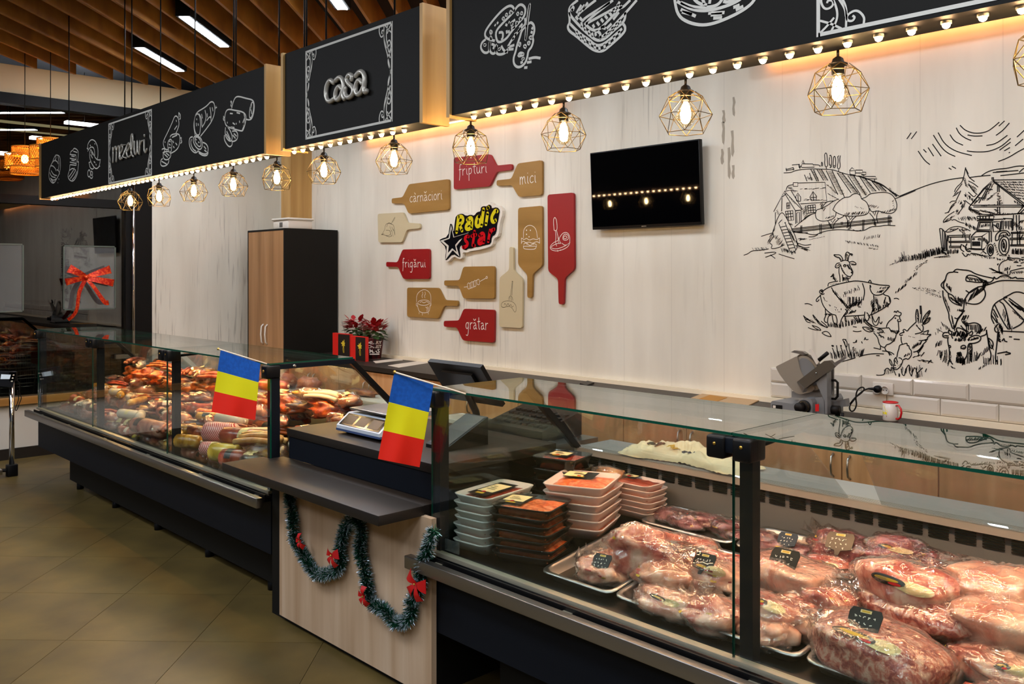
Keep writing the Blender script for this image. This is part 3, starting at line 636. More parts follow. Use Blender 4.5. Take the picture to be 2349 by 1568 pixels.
# ================================================================ BACK WORKTOP AND CUPBOARDS
wt = MB().box(-7.82, 2.6, 4.40, 4.98, .86, .90).build('worktop', 'dark_top', label='long dark worktop running along the back wall', cat='worktop')
MB().box(-7.82, 2.6, 4.965, 4.995, .90, .93).build('trim_5', 'cream_strip', label='cream upstand strip along the worktop', kind='structure')
ed = [-7.82, -6.93, -5.97, -5.54, -4.575, -3.605, -2.635, -1.665, -.695, .275, 1.245]
names = ['under the tall cupboard corner', 'below the poinsettias', 'narrow, with one door', 'left of the till', 'behind the till', 'behind the left end of the right counter', 'behind the cloth', 'below the slicer', 'right of the slicer', 'farthest right']
for (a, b), nm in zip(zip(ed[:-1], ed[1:]), names):
    r = root('base_cabinet', 'oak fronted base cupboard, '+nm, 'cupboard', ((a+b)/2, 4.7, 0), 'base cupboards under the worktop')
    MB().box(a+.002, b-.002, 4.44, 4.98, .1, .86).build('body', 'charcoal', r)
    MB().box(a+.002, b-.002, 4.48, 4.5, 0, .1).build('kick_board', 'charcoal', r)
    ds = [(a, b)] if b-a < .6 else [(a, (a+b)/2), ((a+b)/2, b)]
    for i, (c, d) in enumerate(ds):
        dr = MB().bbox(c+.003, d-.003, 4.42, 4.44, .11, .845, .002).build('door', 'door_oak', r)
        hx = d-.045 if i == 0 else c+.045
        MB().tube([(hx, 4.42, .76), (hx, 4.396, .745), (hx, 4.388, .70), (hx, 4.396, .655), (hx, 4.42, .64)], .006, 8).build('handle', 'steel', dr)
# tall cupboard
tc = root('tall_cupboard', 'tall cupboard with two oak doors and a dark side', 'cupboard', (-8.21, 4.69, 0))
MB().box(-8.59, -7.83, 4.40, 4.985, .0, 2.15).build('body', 'charcoal', tc)
MB().box(-8.59, -8.575, 4.376, 4.40, 0, 2.15).box(-7.848, -7.83, 4.376, 4.40, 0, 2.15).box(-8.575, -7.848, 4.376, 4.40, 2.132, 2.15).build('edge_frame', 'charcoal', tc)
for i, (c, d) in enumerate(((-8.573, -8.213), (-8.21, -7.85))):
    dr = MB().box(c, d, 4.378, 4.40, .1, 2.13).build('door', 'door_oak', tc)
    hx = d-.04 if i == 0 else c+.04
    MB().tube([(hx, 4.378, 1.19), (hx, 4.355, 1.17), (hx, 4.348, 1.09), (hx, 4.355, 1.01), (hx, 4.378, .99)], .008, 8).build('handle', 'white_plastic', dr)
bx = root('storage_box', 'white lidded plastic box on top of the tall cupboard', 'box', (-8.0, 4.56, 2.15))
MB().bbox(-8.15, -7.85, 4.43, 4.70, 2.15, 2.235, .008).build('tub', 'white_plastic', bx)
MB().bbox(-8.165, -7.835, 4.415, 4.715, 2.235, 2.258, .01).build('lid', 'white_plastic', bx)
m = MB()
for k in range(7): m.box(-8.02+k*.009, -8.016+k*.009, 4.4285, 4.43, 2.165, 2.215)
m.build('barcode', 'ink', bx); MB().box(-8.13, -8.05, 4.4285, 4.43, 2.17, 2.21).build('sticker', 'tile_white', bx)

# ================================================================ TELEVISION
TY = 4.915
tv = root('television', 'black flat television switched off on the back wall', 'television', tuple(onY(1481, 430, TY)))
a, b = onY(1356, 350, TY), onY(1607, 517, TY); z1, z0 = onY(1480, 335, TY).z, onY(1480, 521, TY).z
MB().bbox(a.x, b.x, TY, TY+.035, z0, z1, .004).build('housing', 'black_plastic', tv)
MB().box(a.x+.008, b.x-.008, TY-.0015, TY+.002, z0+.02, z1-.008).build('screen', 'screen', tv)
MB().box((a.x+b.x)/2-.02, (a.x+b.x)/2+.02, TY-.002, TY+.001, z0+.006, z0+.011).build('badge', 'steel', tv)
MB().box((a.x+b.x)/2-.12, (a.x+b.x)/2+.12, TY+.035, 4.975, (z0+z1)/2-.1, (z0+z1)/2+.1).build('bracket', 'black', tv)

tv.rotation_euler.x = .051   # tilted a little downwards
# ================================================================ BOARDS ON THE WALL
BY, KS = 4.975, .29343
def bp(x, y, Y=BY): return onY(850+x*KS, 340+y*KS, Y)
def board(txt, mt, label, art=None, artm='white_ink', w=.0045):
    pts = [tuple(float(q) for q in t.split(',')) for t in txt.split()]
    P = [bp(x, y) for x, y in pts]; c = sum(P, Vector())/len(P)
    r = root('serving_board', label, 'board', (c.x, BY, c.z), 'paddle boards on the back wall')
    MB().prism(roundc(P, .025)[::-1], (0, .02, 0)).build('paddle', mt, r)
    if art:
        m = MB()
        for ln in parse(art): ribbon(m, [bp(x, y, BY-.0008) for x, y in ln], w, (0, 1, 0))
        m.build('print', artm, r)
    return r
# single-stroke handwriting, x-height 1, baseline 0
G = {'c': (.62, '.58,.8 .4,1 .1,.7 .08,.3 .3,.02 .6,.2'), 'a': (.75, '.08,.85 .35,1 .55,.75 .55,.2 .72,.05;.55,.55 .35,.65 .1,.35 .2,.02 .42,.1 .55,.35'),
     'r': (.55, '.1,1 .12,0;.12,.6 .3,.95 .52,.9'), 'n': (.7, '.1,1 .1,0;.1,.6 .3,.98 .52,.9 .55,.3 .66,.05'), 'i': (.36, '.15,.95 .15,.2 .3,.02;-.15,1.3 .15,1.36'),
     'o': (.65, 'o.32,1 .06,.7 .06,.25 .32,0 .56,.25 .56,.7'), 'f': (.5, '.45,1.6 .25,1.75 .15,1.3 .2,.2 .1,-.7;-.02,.9 .45,.95'), 'p': (.68, '.1,1 .12,-.9;.1,.7 .3,1 .55,.8 .5,.2 .15,.1'),
     't': (.5, '.25,1.7 .22,.3 .42,.02;-.0,1.1 .5,1.15'), 'u': (.72, '.1,1 .1,.3 .28,.0 .52,.3 .56,1;.56,1 .56,.2 .7,.02'), 'm': (1.0, '.08,1 .1,0;.1,.6 .25,.98 .42,.9 .44,0;.44,.6 .6,.98 .78,.9 .8,.3 .95,.05'),
     'g': (.72, 'o.32,1 .08,.7 .08,.25 .3,.0 .52,.3 .54,.8;.56,1 .55,-.4 .4,-.95 .1,-.8'),
     '^': (0, '-.55,1.2 .3,1.5 .5,1.2'), 'v': (0, '.08,1.5 .3,1.2 .52,1.5')}
def word(par, txt, x0, y0, x1, y1, xh, acc=(), w=.006):
    """handwriting from board pixel (x0,y0) to (x1,y1) on the base line, xh = x-height in pixels"""
    A, Bp = bp(x0, y0, BY-.001), bp(x1, y1, BY-.001); tw = sum(G[c][0]+.06 for c in txt); ex = (Bp-A)/tw; hz = abs((bp(x0, y0-xh)-bp(x0, y0)).z)
    m = MB(); x = 0
    for i, ch in enumerate(txt):
        for g in (ch,)+tuple(a for j, a in acc if j == i):
            for ln in parse(G[g][1]): ribbon(m, [A+ex*(x+u)+Vector((0, -.0001*i, v*hz)) for u, v in ln], w, (0, 1, 0))
        x += G[ch][0]+.06
    m.build('lettering', 'white_ink', par)
b1 = board('300,280 612,240 612,480 297,510 262,432 165,430 165,392 250,382', 'beech', 'beech paddle board reading cârnăciori'); word(b1, 'carnaciori', 305, 425, 565, 400, 50, ((1, '^'), (4, 'v')))
board('55,512 255,500 283,580 385,588 385,625 283,635 245,735 60,735', 'cream_board', 'cream paddle board with a drawn hand holding a knife',
      '''85,675 110,640 115,600 130,585 170,590 185,610 190,680; 85,675 105,675 150,695 165,680; 125,615 135,585 150,580 165,595; 160,590 190,535 192,545 170,580; 120,640 150,640 160,665 140,685 115,680; 150,640 165,690; 165,640 178,690; 178,630 190,675; 150,610 165,650; 165,615 180,645; 105,665 90,672''', 'ink', .003)
b3 = board('650,72 935,45 980,135 1105,122 1105,168 985,183 930,297 650,322', 'red_board', 'red paddle board reading fripturi, behind a cage lamp'); word(b3, 'fripturi', 690, 215, 915, 190, 52)
b4 = board('1150,118 1340,92 1340,365 1158,380 1105,288 985,293 985,250 1100,238', 'beech', 'beech paddle board reading mici'); word(b4, 'mici', 1165, 285, 1300, 268, 62)
b5 = board('250,790 460,785 460,1020 255,1020 215,925 122,925 122,887 210,890', 'red_board', 'red paddle board reading frigărui'); word(b5, 'frigarui', 248, 930, 435, 930, 42, ((4, 'v'),))
board('285,1088 530,1090 575,1185 682,1190 682,1232 575,1230 530,1330 285,1315', 'beech', 'beech paddle board with a drawn steaming pot',
      '''360,1200 360,1140 400,1105 440,1105 472,1140 472,1205; o365,1210 380,1190 420,1183 455,1190 468,1210 430,1228 390,1225; 365,1210 375,1270 400,1285 440,1285 462,1270 468,1210; 360,1205 355,1225 368,1235; 472,1205 475,1225 462,1235; -380,1280 380,1295; -405,1287 405,1305; -450,1282 452,1297; 405,1120 410,1140 400,1150 406,1170; 425,1120 430,1140 420,1150 426,1170; 385,1205 400,1195 415,1210 440,1195 455,1207; 445,1235 440,1275; 455,1240 450,1270; -430,1240 445,1250''')
board('725,925 968,920 968,1175 725,1173 690,1075 575,1072 575,1032 695,1030', 'beech', 'beech paddle board with a drawn meat skewer',
      '''-730,1085 760,1080; -855,1040 900,1015; o900,1015 905,998 915,1005 912,1018; o757,1060 765,1050 775,1055 780,1095 765,1100 758,1090; o785,1050 792,1040 800,1045 803,1085 790,1092 785,1080; o808,1040 815,1030 822,1035 826,1075 815,1082 808,1072; o830,1032 840,1022 850,1025 853,1060 843,1068 832,1060; -775,1055 790,1045; -800,1045 812,1035; -822,1035 835,1027; -780,1095 790,1088; -803,1085 815,1080''')
b8 = board('728,1253 968,1262 965,1518 720,1500 675,1400 572,1392 572,1348 690,1345', 'red_board', 'red paddle board reading grătar'); word(b8, 'gratar', 742, 1412, 922, 1420, 55, ((2, 'v'),))
board('1153,465 1340,448 1342,915 1265,985 1260,1168 1225,1168 1225,985 1153,910', 'beech', 'upright beech paddle board with a drawn burger',
      '''1195,700 1195,640 1220,605 1260,600 1295,630 1305,700; 1180,700 1200,715 1220,700 1240,720 1270,705 1300,715 1320,700; 1178,745 1190,720 1215,740 1240,730 1265,745 1300,725 1322,742; 1195,750 1220,735 1245,765 1275,740 1300,755; 1195,760 1195,785 1240,790 1290,788 1298,760; -1195,765 1298,765; o1215,640 1222,635 1222,645; o1215,670 1222,668 1222,678; o1235,690 1242,688 1240,696; o1245,640 1252,636 1252,645; 1180,700 1180,745; 1322,700 1322,742; 1220,745 1225,755; 1270,745 1275,752''')
board('1383,362 1588,345 1592,945 1515,1015 1508,1220 1470,1218 1465,1020 1388,960', 'red_board', 'tall red paddle board with a drawn fork in a steak',
      '''1435,640 1428,560 1440,535 1455,560 1460,630 1450,645 1435,640; 1445,645 1450,690 1445,730 1455,765; 1455,645 1465,690 1485,740 1480,745; 1465,690 1470,745; o1405,790 1405,760 1440,730 1470,720 1480,690 1510,655 1545,660 1560,700 1555,760 1510,790 1450,805; 1410,770 1450,745 1490,740; 1405,775 1450,790 1520,765 1560,735; o1520,680 1540,695 1520,710 1505,700; o1515,665 1550,680 1545,715 1510,720 1500,700; 1495,740 1520,760 1550,745; -1460,795 1465,808; -1485,790 1485,800''')
board('1085,770 1115,772 1118,955 1188,1022 1183,1405 1005,1395 1008,1010 1083,950', 'cream_board', 'upright cream paddle board with a drawn sausage on a fork',
      '''-1108,1040 1095,1150; 1112,1040 1105,1150; 1080,1185 1080,1165 1095,1150 1110,1165 1112,1190; -1090,1160 1090,1185; -1100,1160 1102,1190; 1105,1040 1110,1036 1113,1042; o1020,1235 1025,1205 1060,1190 1110,1195 1140,1230 1138,1275 1125,1282 1110,1250 1080,1230 1040,1245; 1045,1225 1050,1205 1062,1235 1075,1205 1085,1235 1098,1215 1105,1245 1118,1230''', 'ink', .003)

# ---- logo plate
lo = root('logo_plate', 'cut-out wall sign with a black star and the words Radic star', 'sign', tuple(onY(1085, 530, 4.97)))
KL = .11479
def lp(x, y, Y): return onY(1000+x*KL, 440+y*KL, Y)
def pl(t): return [tuple(float(q) for q in w2.split(',')) for w2 in t.split()]
mat('logo_black', '101014', .12); mat('logo_yellow', 'd6c81c', .25); mat('logo_red', 'c8101c', .2); mat('logo_white', 'e6e0d4', .3); mat('logo_grey', '3c5064', .2)
MB().prism([lp(x, y, 4.965) for x, y in smooth(pl('60,930 255,860 285,615 340,610 375,480 420,400 600,400 700,430 790,440 870,380 900,270 1020,240 1060,200 1130,220 1150,270 1250,260 1325,340 1325,460 1290,560 1270,650 1250,880 1150,930 1130,1070 1000,1120 850,1160 700,1175 620,1215 530,1200 535,1300 490,1345 430,1330 360,1280 225,1410 165,1370 190,1120 60,1000'), 1, True)][::-1], (0, .033, 0)).build('backing', 'logo_white', lo)
MB().prism([lp(x, y, 4.9615) for x, y in smooth(pl('75,945 245,890 275,650 300,630 325,660 355,830 375,600 400,470 520,425 600,480 700,450 760,480 820,400 890,390 900,300 960,280 1010,290 1060,245 1110,280 1110,330 1220,300 1280,370 1255,480 1245,560 1215,680 1215,760 1180,860 1115,890 1100,1040 1000,1060 850,1100 780,1100 720,1130 640,1130 600,1170 510,1130 520,1050 465,1110 490,1290 460,1310 340,1230 210,1370 180,1350 210,1120 80,985'), 1, True)][::-1], (0, .003, 0)).build('black_layer', 'logo_black', lo)
m = MB()
for t in ('-90,975 255,920 300,660 350,905 650,815', '-90,975 220,1090 195,1350 330,1160 470,1290 400,1090 520,930'): 
    for ln in parse(t): ribbon(m, [lp(x, y, 4.9605) for x, y in ln], .004, (0, 1, 0))
for a, b in zip(('255,920 275,930 300,720 300,660', '300,660 305,720 350,905 360,885', '350,905 370,895 650,815 640,812', '90,975 150,978 265,935 255,920', '90,975 145,980 255,1075 220,1090', '220,1090 255,1080 240,1215 195,1350', '195,1350 240,1220 325,1125 330,1170', '330,1165 325,1125 415,1205 470,1290', '470,1290 415,1205 385,1065 402,1070', '402,1070 385,1060 460,970 520,930'), range(10)):
    m.prism([lp(x, y, 4.9605) for x, y in pl(a)], (0, .0005, 0))
m.build('star_outline', 'logo_white', lo)
def thick(txt, mt, nm, w):
    m = MB()
    for k, ln in enumerate(parse(txt)):
        P = [lp(x, y, 4.9595-.0001*(k % 5)) for x, y in ln]; ribbon(m, P, w, (0, 1, 0))
        for e in (P[0], P[-1]): m.add([e+Vector((math.cos(t*PI/5)*w/2, 0, math.sin(t*PI/5)*w/2)) for t in range(10)], [list(range(10))])
    m.build(nm, mt, lo)
thick('''-412,800 448,500; 448,500 520,490 548,540 530,620 450,650; 470,650 520,770; 630,560 680,515 720,530 720,620 710,720; 715,620 640,620 595,690 610,745 670,740 710,690; o880,490 830,500 800,580 800,670 840,695 890,640; -950,350 912,670; -1032,430 1000,640; -1035,325 1045,315; 1222,385 1190,370 1150,420 1110,500 1120,590 1160,600 1190,570''', 'logo_yellow', 'yellow_letters', .034)
thick('''650,890 620,880 575,920 590,980 640,1020 620,1080 545,1110; -770,790 735,1060; 735,1060 770,1070; -715,880 800,855; 870,870 920,820 960,840 965,920 955,1010; 960,920 890,930 845,990 860,1040 920,1020 955,960; -1080,770 1045,985; 1075,830 1120,760 1160,745''', 'logo_red', 'red_letters', .031)
# ================================================================ FARM DRAWING ON THE BACK WALL
MY = YB-.0015
def mural(name, txt, ox, oy, sc, w=.0052, extra=None):
    m = MB()
    for ln in parse(txt): ribbon(m, [onY(ox+x*sc, oy+y*sc, MY) for x, y in ln], w, (0, 1, 0))
    if extra:
        for x0, y0, x1, y1, n, dx, dy, jit in extra:   # hatch: n short lines from (x0,y0) towards (x1,y1), each of vector (dx,dy)
            for k in range(n):
                t = k/max(1, n-1); x = x0+(x1-x0)*t+rnd.uniform(-jit, jit); y = y0+(y1-y0)*t+rnd.uniform(-jit, jit)*.5; q = rnd.uniform(.6, 1.15)
                ribbon(m, [onY(ox+x*sc, oy+y*sc, MY), onY(ox+(x+dx*q*.5+jit*.1)*sc, oy+(y+dy*q*.5)*sc, MY), onY(ox+(x+dx*q)*sc, oy+(y+dy*q)*sc, MY)], w*.5, (0, 1, 0))
    return m.build(name, 'ink', wb)
k1 = 400/2091
mural('farmhouse_drawing', '''-390,865 520,620 730,840 650,850 520,640; -410,870 410,1020; -520,620 595,605 735,835; 540,605 555,550 630,540; -680,520 1005,512 1028,750 710,770; -625,515 680,515 680,560 625,560 625,515; -650,850 655,1010; -720,850 720,985; -655,855 720,845; -665,880 670,1000 700,985 700,870 665,880;
-530,860 620,850 628,965 560,970 530,860; -560,860 570,965; -590,857 600,967; -530,895 622,885; -535,930 625,920; -545,760 580,755 583,825 548,830 545,760; -563,760 565,828; -547,795 582,790; -650,690 680,640 715,690 712,740; -655,690 665,735 712,740; -682,660 685,738; -825,690 862,620 905,680 900,730 840,730 825,690; -862,630 868,728; -835,695 900,690;
-770,790 780,885 900,870; -800,790 810,880 895,870 890,780 800,790; -830,788 838,878; -860,785 866,873; -803,820 892,812; -806,850 893,842; 640,1050 720,980 830,900 890,880; 720,985 800,910 860,890; 490,700 485,860; 490,690 540,650;
410,1020 440,930 490,860 540,930 580,1010 640,1130 680,1250 660,1330 600,1360; 410,1020 370,1130 400,1150 330,1240 380,1260 350,1310 440,1300 520,1260; -455,1015 590,1350; -525,990 655,1320; -470,1050 540,1035; -485,1085 555,1075; -498,1120 570,1108; -512,1155 585,1145; -526,1190 598,1180; -540,1228 612,1218; -555,1265 628,1255; -570,1305 645,1292; 450,1010 450,1000 490,960; 520,1000 535,990;
30,1385 80,1370 130,1330 200,1330 330,1310; 680,1240 760,1270 840,1255; 690,1270 770,1300 820,1290; 280,1360 400,1345 430,1360 290,1410; 350,1380 410,1425; 450,1370 540,1400 640,1428; 240,1160 300,1140 370,1120; 700,1210 730,1190 770,1190''', 1700, 320, k1, .0048,
 [(560, 570, 620, 620, 8, 60, 5, 10), (720, 600, 980, 580, 14, 40, -4, 20), (740, 720, 1000, 730, 16, 30, -3, 14), (730, 850, 770, 960, 12, 40, -45, 8), (780, 800, 780, 870, 8, 16, -20, 4), (1030, 640, 1140, 700, 10, 40, 25, 10), (940, 780, 980, 860, 10, 25, -40, 8),
  (540, 640, 640, 760, 12, 12, 20, 6), (400, 1060, 350, 1200, 14, -30, 45, 14), (420, 1150, 520, 1250, 22, -30, 40, 26), (560, 1060, 660, 1240, 26, 24, 46, 16), (480, 1300, 640, 1340, 30, 14, 40, 22), (640, 1260, 760, 1320, 18, 60, 18, 20), (140, 1300, 300, 1290, 12, 22, 36, 12), (420, 850, 440, 900, 7, 16, -10, 5), (560, 1000, 600, 1010, 10, 20, 20, 9), (680, 1190, 740, 1200, 8, 40, -10, 7)])
mural('hill_drawing', '''510,400 600,395 660,365 830,350 1000,355 1100,360 1200,395 1300,425 1400,435 1500,470 1600,500 1700,540 1780,610 1900,680; 1840,710 1950,670 2091,610; 1400,435 1450,440 1620,520 1720,560 1870,680; -540,340 545,380; -535,360 625,335 640,355 545,370; -625,330 625,370; -610,305 700,295 705,350; -720,320 730,290 860,292 880,330 730,335 720,320; -730,280 742,245 755,285; 860,300 945,305 945,325; 690,300 700,350 720,310;
-1300,370 1330,335 1365,370 1300,375 1305,415 1370,425 1368,372; -1370,365 1455,365 1455,400 1372,400; -1455,390 1495,390 1495,420 1440,418; -1440,420 1475,430 1470,450; -1480,442 1610,442 1628,472 1510,470; -1600,475 1600,498; 1000,180 1015,155 1030,175 1035,260 1040,320 1010,330 1000,280 1005,240 1000,180; -1020,330 1022,355; 1060,200 1072,180 1085,210 1085,300 1070,345 1065,330; 1060,210 1055,290 1070,320; 1110,210 1120,195 1133,220 1135,320 1115,345 1100,310 1110,210; 1160,210 1170,190; 1190,190 1180,250 1193,320 1170,362 1152,330 1165,260 1158,200; -1168,362 1170,385; 962,320 965,260 978,290 975,320;
-835,355 910,500; -870,360 930,500; -905,350 990,490; -960,350 1040,490; -1020,370 1160,660; -1090,370 1240,690; -1150,395 1320,640; -1210,400 1400,640; -1280,430 1430,660; -1350,430 1500,670; -1420,440 1550,640; -1480,460 1620,620; -1560,490 1660,610; -1640,515 1740,620; -760,420 790,500; -820,400 850,490''', 1700, 320, k1, .0048,
 [(850, 380, 915, 500, 12, 26, -6, 3), (925, 365, 1000, 485, 13, 38, -8, 3), (1040, 385, 1190, 660, 24, 52, -6, 4), (1165, 405, 1350, 640, 22, 50, -8, 4), (1300, 435, 1470, 660, 20, 52, -8, 4), (1435, 450, 1570, 620, 16, 48, -8, 4), (1580, 505, 1680, 610, 10, 62, 8, 4), (1020, 540, 1130, 640, 10, 40, 8, 5), (1760, 600, 1860, 690, 16, 20, -30, 6), (780, 460, 840, 490, 9, 20, -26, 8), (1055, 300, 1080, 330, 4, 18, -6, 2), (1110, 320, 1130, 325, 5, 4, -24, 4)])
mural('tree_drawing', '''890,900 900,840 960,830 1000,770 1040,740 1110,735; 890,900 900,950 960,980 1060,970 1130,930 1140,870; 960,830 1050,780 1100,740 1170,710; 1100,840 1130,780 1180,730 1240,690 1300,690 1340,650 1400,645 1440,680 1440,710 1500,740 1530,800 1540,860 1500,900 1440,910 1340,920 1240,915 1150,880 1100,840; 1440,710 1500,690 1540,650 1600,640 1700,630 1780,640 1830,680 1860,740 1870,790 1860,850 1800,890 1720,880 1640,850 1560,870 1540,820; 1240,910 1180,950 1150,940; 1250,910 1280,970 1270,1060; 1390,910 1320,970 1310,1060; -1290,920 1310,960 1340,920; 1540,880 1600,950 1610,1030; 1650,850 1620,920 1640,1000; -1580,870 1600,910 1620,850; 1040,975 1070,1020 1080,1070; 1170,950 1110,1010 1110,1070; -1080,970 1095,1000 1130,950;
-600,1070 1810,930; -600,1085 1810,945; -610,1100 1810,968; -620,1112 1812,982; -715,1030 715,1110 728,1110 728,1028; -945,1010 945,1130 962,1130 962,1008; -1200,985 1200,1020 1215,1020 1215,985; -1460,960 1455,1085 1470,1085 1475,960; -1765,912 1765,1025 1785,1025 1785,912 1765,912; 640,1110 760,1115 880,1150 960,1110 1090,1080 1250,1080 1400,1095 1480,1090 1560,1040 1650,1040 1740,1025 1850,1032; 810,1165 870,1165 920,1140; 620,1100 700,1120 800,1115; 1340,1080 1390,1100 1440,1085''', 1700, 320, k1, .0048,
 [(1250, 880, 1500, 860, 30, -22, 34, 14), (1540, 780, 1640, 800, 12, -24, 20, 16), (1700, 860, 1850, 820, 16, -20, 30, 14), (1020, 930, 1120, 910, 12, -14, 22, 10), (1290, 960, 1320, 1060, 16, -30, 22, 10), (1590, 960, 1620, 1020, 10, -24, 16, 8), (1060, 1000, 1100, 1060, 10, -14, 20, 8), (1360, 800, 1470, 820, 6, -4, 14, 12), (1250, 1210, 1640, 1270, 40, 8, 22, 14), (1460, 1200, 1660, 1170, 12, 10, -36, 10), (1540, 1290, 1640, 1310, 10, -16, 10, 8), (820, 1200, 980, 1165, 9, 20, -4, 4), (1830, 720, 1840, 860, 8, -20, 16, 6)])
k2 = 319/2001
mural('sun_drawing', '''1575,1000 1620,1045 1700,1068 1790,1055 1850,1010 1890,975; 1545,1020 1570,1070 1620,1105 1665,1122; 1635,1078 1690,1088 1755,1085; 1862,1082 1920,1040 1970,982; -1885,1008 1932,965; 1495,1075 1530,1130 1600,1160; 1400,1058 1450,1150 1540,1210 1670,1242; 1362,1078 1420,1170 1470,1220 1538,1250; 1630,1205 1700,1215 1800,1212 1900,1175 1980,1105; 1785,1162 1860,1150 1955,1080; -1355,1150 1425,1248; -1320,1178 1365,1248; -1282,1192 1307,1218; 1890,1200 1980,1135; -1928,1205 1975,1178; 1240,1205 1290,1280 1335,1315; 1880,1290 1960,1260 2040,1210 2100,1180; 2030,1095 2100,1030; -2015,1165 2080,1110; -1485,1340 1507,1355; -1510,1327 1543,1346; -1965,1222 1975,1215; -1150,1110 1185,1060; -1185,1110 1230,1050''', 1750, 0, .28702, .0055)
mural('spruce_drawing', '''1160,85 1140,200 1125,240 1110,300 1020,380 1000,440; 1160,100 1190,190 1220,240 1290,290; 1165,110 1200,180; 1200,280 1280,320 1340,370; 1110,320 1000,470; 1090,420 1030,550 1020,570; 1020,570 960,570 930,600; 1030,580 950,640 920,730 860,745; 1000,620 940,680 910,740; 1000,720 900,780 820,880 900,860 960,830; 1210,330 1260,420 1330,480; 1200,440 1280,520 1310,480; 1130,560 1160,590 1110,680 1060,740; 960,850 1000,830 1060,870 1140,890; 870,1010 940,950 1050,930 1150,960 1230,1000; 860,1010 920,1020 1000,990 1060,960; 1150,560 1200,600 1230,620; 1100,1010 1130,1030 1110,1100; 1120,1000 1150,980 1180,990; 1210,680 1300,700 1360,720''', 2030, 370, k2, .0048,
 [(1130, 220, 1160, 330, 14, 18, 30, 12), (1180, 320, 1300, 400, 20, 26, 40, 24), (1080, 430, 1000, 480, 8, -30, 36, 14), (1150, 460, 1300, 560, 26, 14, 36, 30), (1080, 560, 1130, 640, 14, -20, 40, 20), (1040, 690, 1080, 740, 10, -30, 36, 16), (1000, 780, 860, 860, 14, -34, 26, 18), (1080, 800, 1300, 800, 32, 20, 40, 30), (1150, 880, 1310, 960, 26, 18, 44, 26), (950, 970, 1050, 960, 10, -34, 30, 10), (1130, 990, 1160, 1140, 18, 16, 18, 8), (1210, 690, 1360, 760, 24, 30, 20, 22), (1060, 980, 1120, 960, 8, 16, 34, 12)])
mural('barn_drawing', '''210,500 450,400 700,310 950,255 1120,235; 1210,232 1380,210 1520,200; 1390,205 1470,150 1580,115 1760,100 1900,65 2010,68; -1660,205 1930,175 2010,165; 1930,160 1980,110 2010,95; -1550,160 1920,130; -1600,150 1760,140; -1540,265 1540,230 1560,230 1560,265; -1205,665 1420,390 1550,270 2010,610; -1225,640 1430,395 1555,290 2010,640; -1250,630 2010,630; -1270,655 1990,655; -1205,665 1250,670; -1560,268 2010,262; -1620,350 1620,440; -1640,350 1645,440; -1620,660 1620,755 1650,755 1650,660; -1620,570 1625,625; -1650,570 1650,625;
-1440,395 1550,405; -1340,520 1440,530; -1480,370 1350,600; -1530,320 1400,560; 1200,680 1330,730 1400,760; 1380,760 1600,770 1800,760 2010,740; -1830,820 1830,1000; -1850,770 1840,990; -1890,770 1895,1000; -1930,770 1930,990; -1700,820 1835,825; -1700,850 1700,980; -1990,650 1900,760; -2010,680 1930,760; -1905,1000 1905,1200; -1940,1000 1940,1200; 1990,1050 1960,1090 1950,1130''', 2030, 370, k2, .0055,
 [(1600, 290, 2000, 290, 26, 26, 22, 8), (1650, 320, 2000, 330, 24, 26, 22, 9), (1700, 355, 2000, 370, 21, 26, 22, 9), (1740, 390, 2000, 410, 18, 26, 22, 9), (1790, 430, 2000, 450, 14, 26, 22, 9), (1840, 470, 2000, 490, 12, 26, 22, 9), (1890, 510, 2000, 535, 8, 26, 22, 9), (1560, 320, 1420, 560, 20, 20, -24, 10), (1450, 560, 1560, 470, 10, 50, -18, 16), (1600, 470, 1660, 620, 20, 30, -12, 18), (1280, 620, 1350, 560, 8, 20, -40, 6), (1850, 560, 1990, 640, 18, 16, 26, 14), (1360, 700, 1560, 740, 22, 40, 16, 20), (1500, 770, 2000, 760, 40, 20, -20, 14), (1560, 690, 1620, 740, 6, 40, 0, 10), (1720, 860, 1820, 850, 9, 3, 110, 3), (1850, 860, 1990, 960, 16, -20, 50, 10), (1380, 640, 1600, 630, 14, 40, -12, 8), (1910, 1020, 1935, 1180, 14, 18, 10, 3), (1950, 850, 2000, 840, 6, -40, 50, 5)])
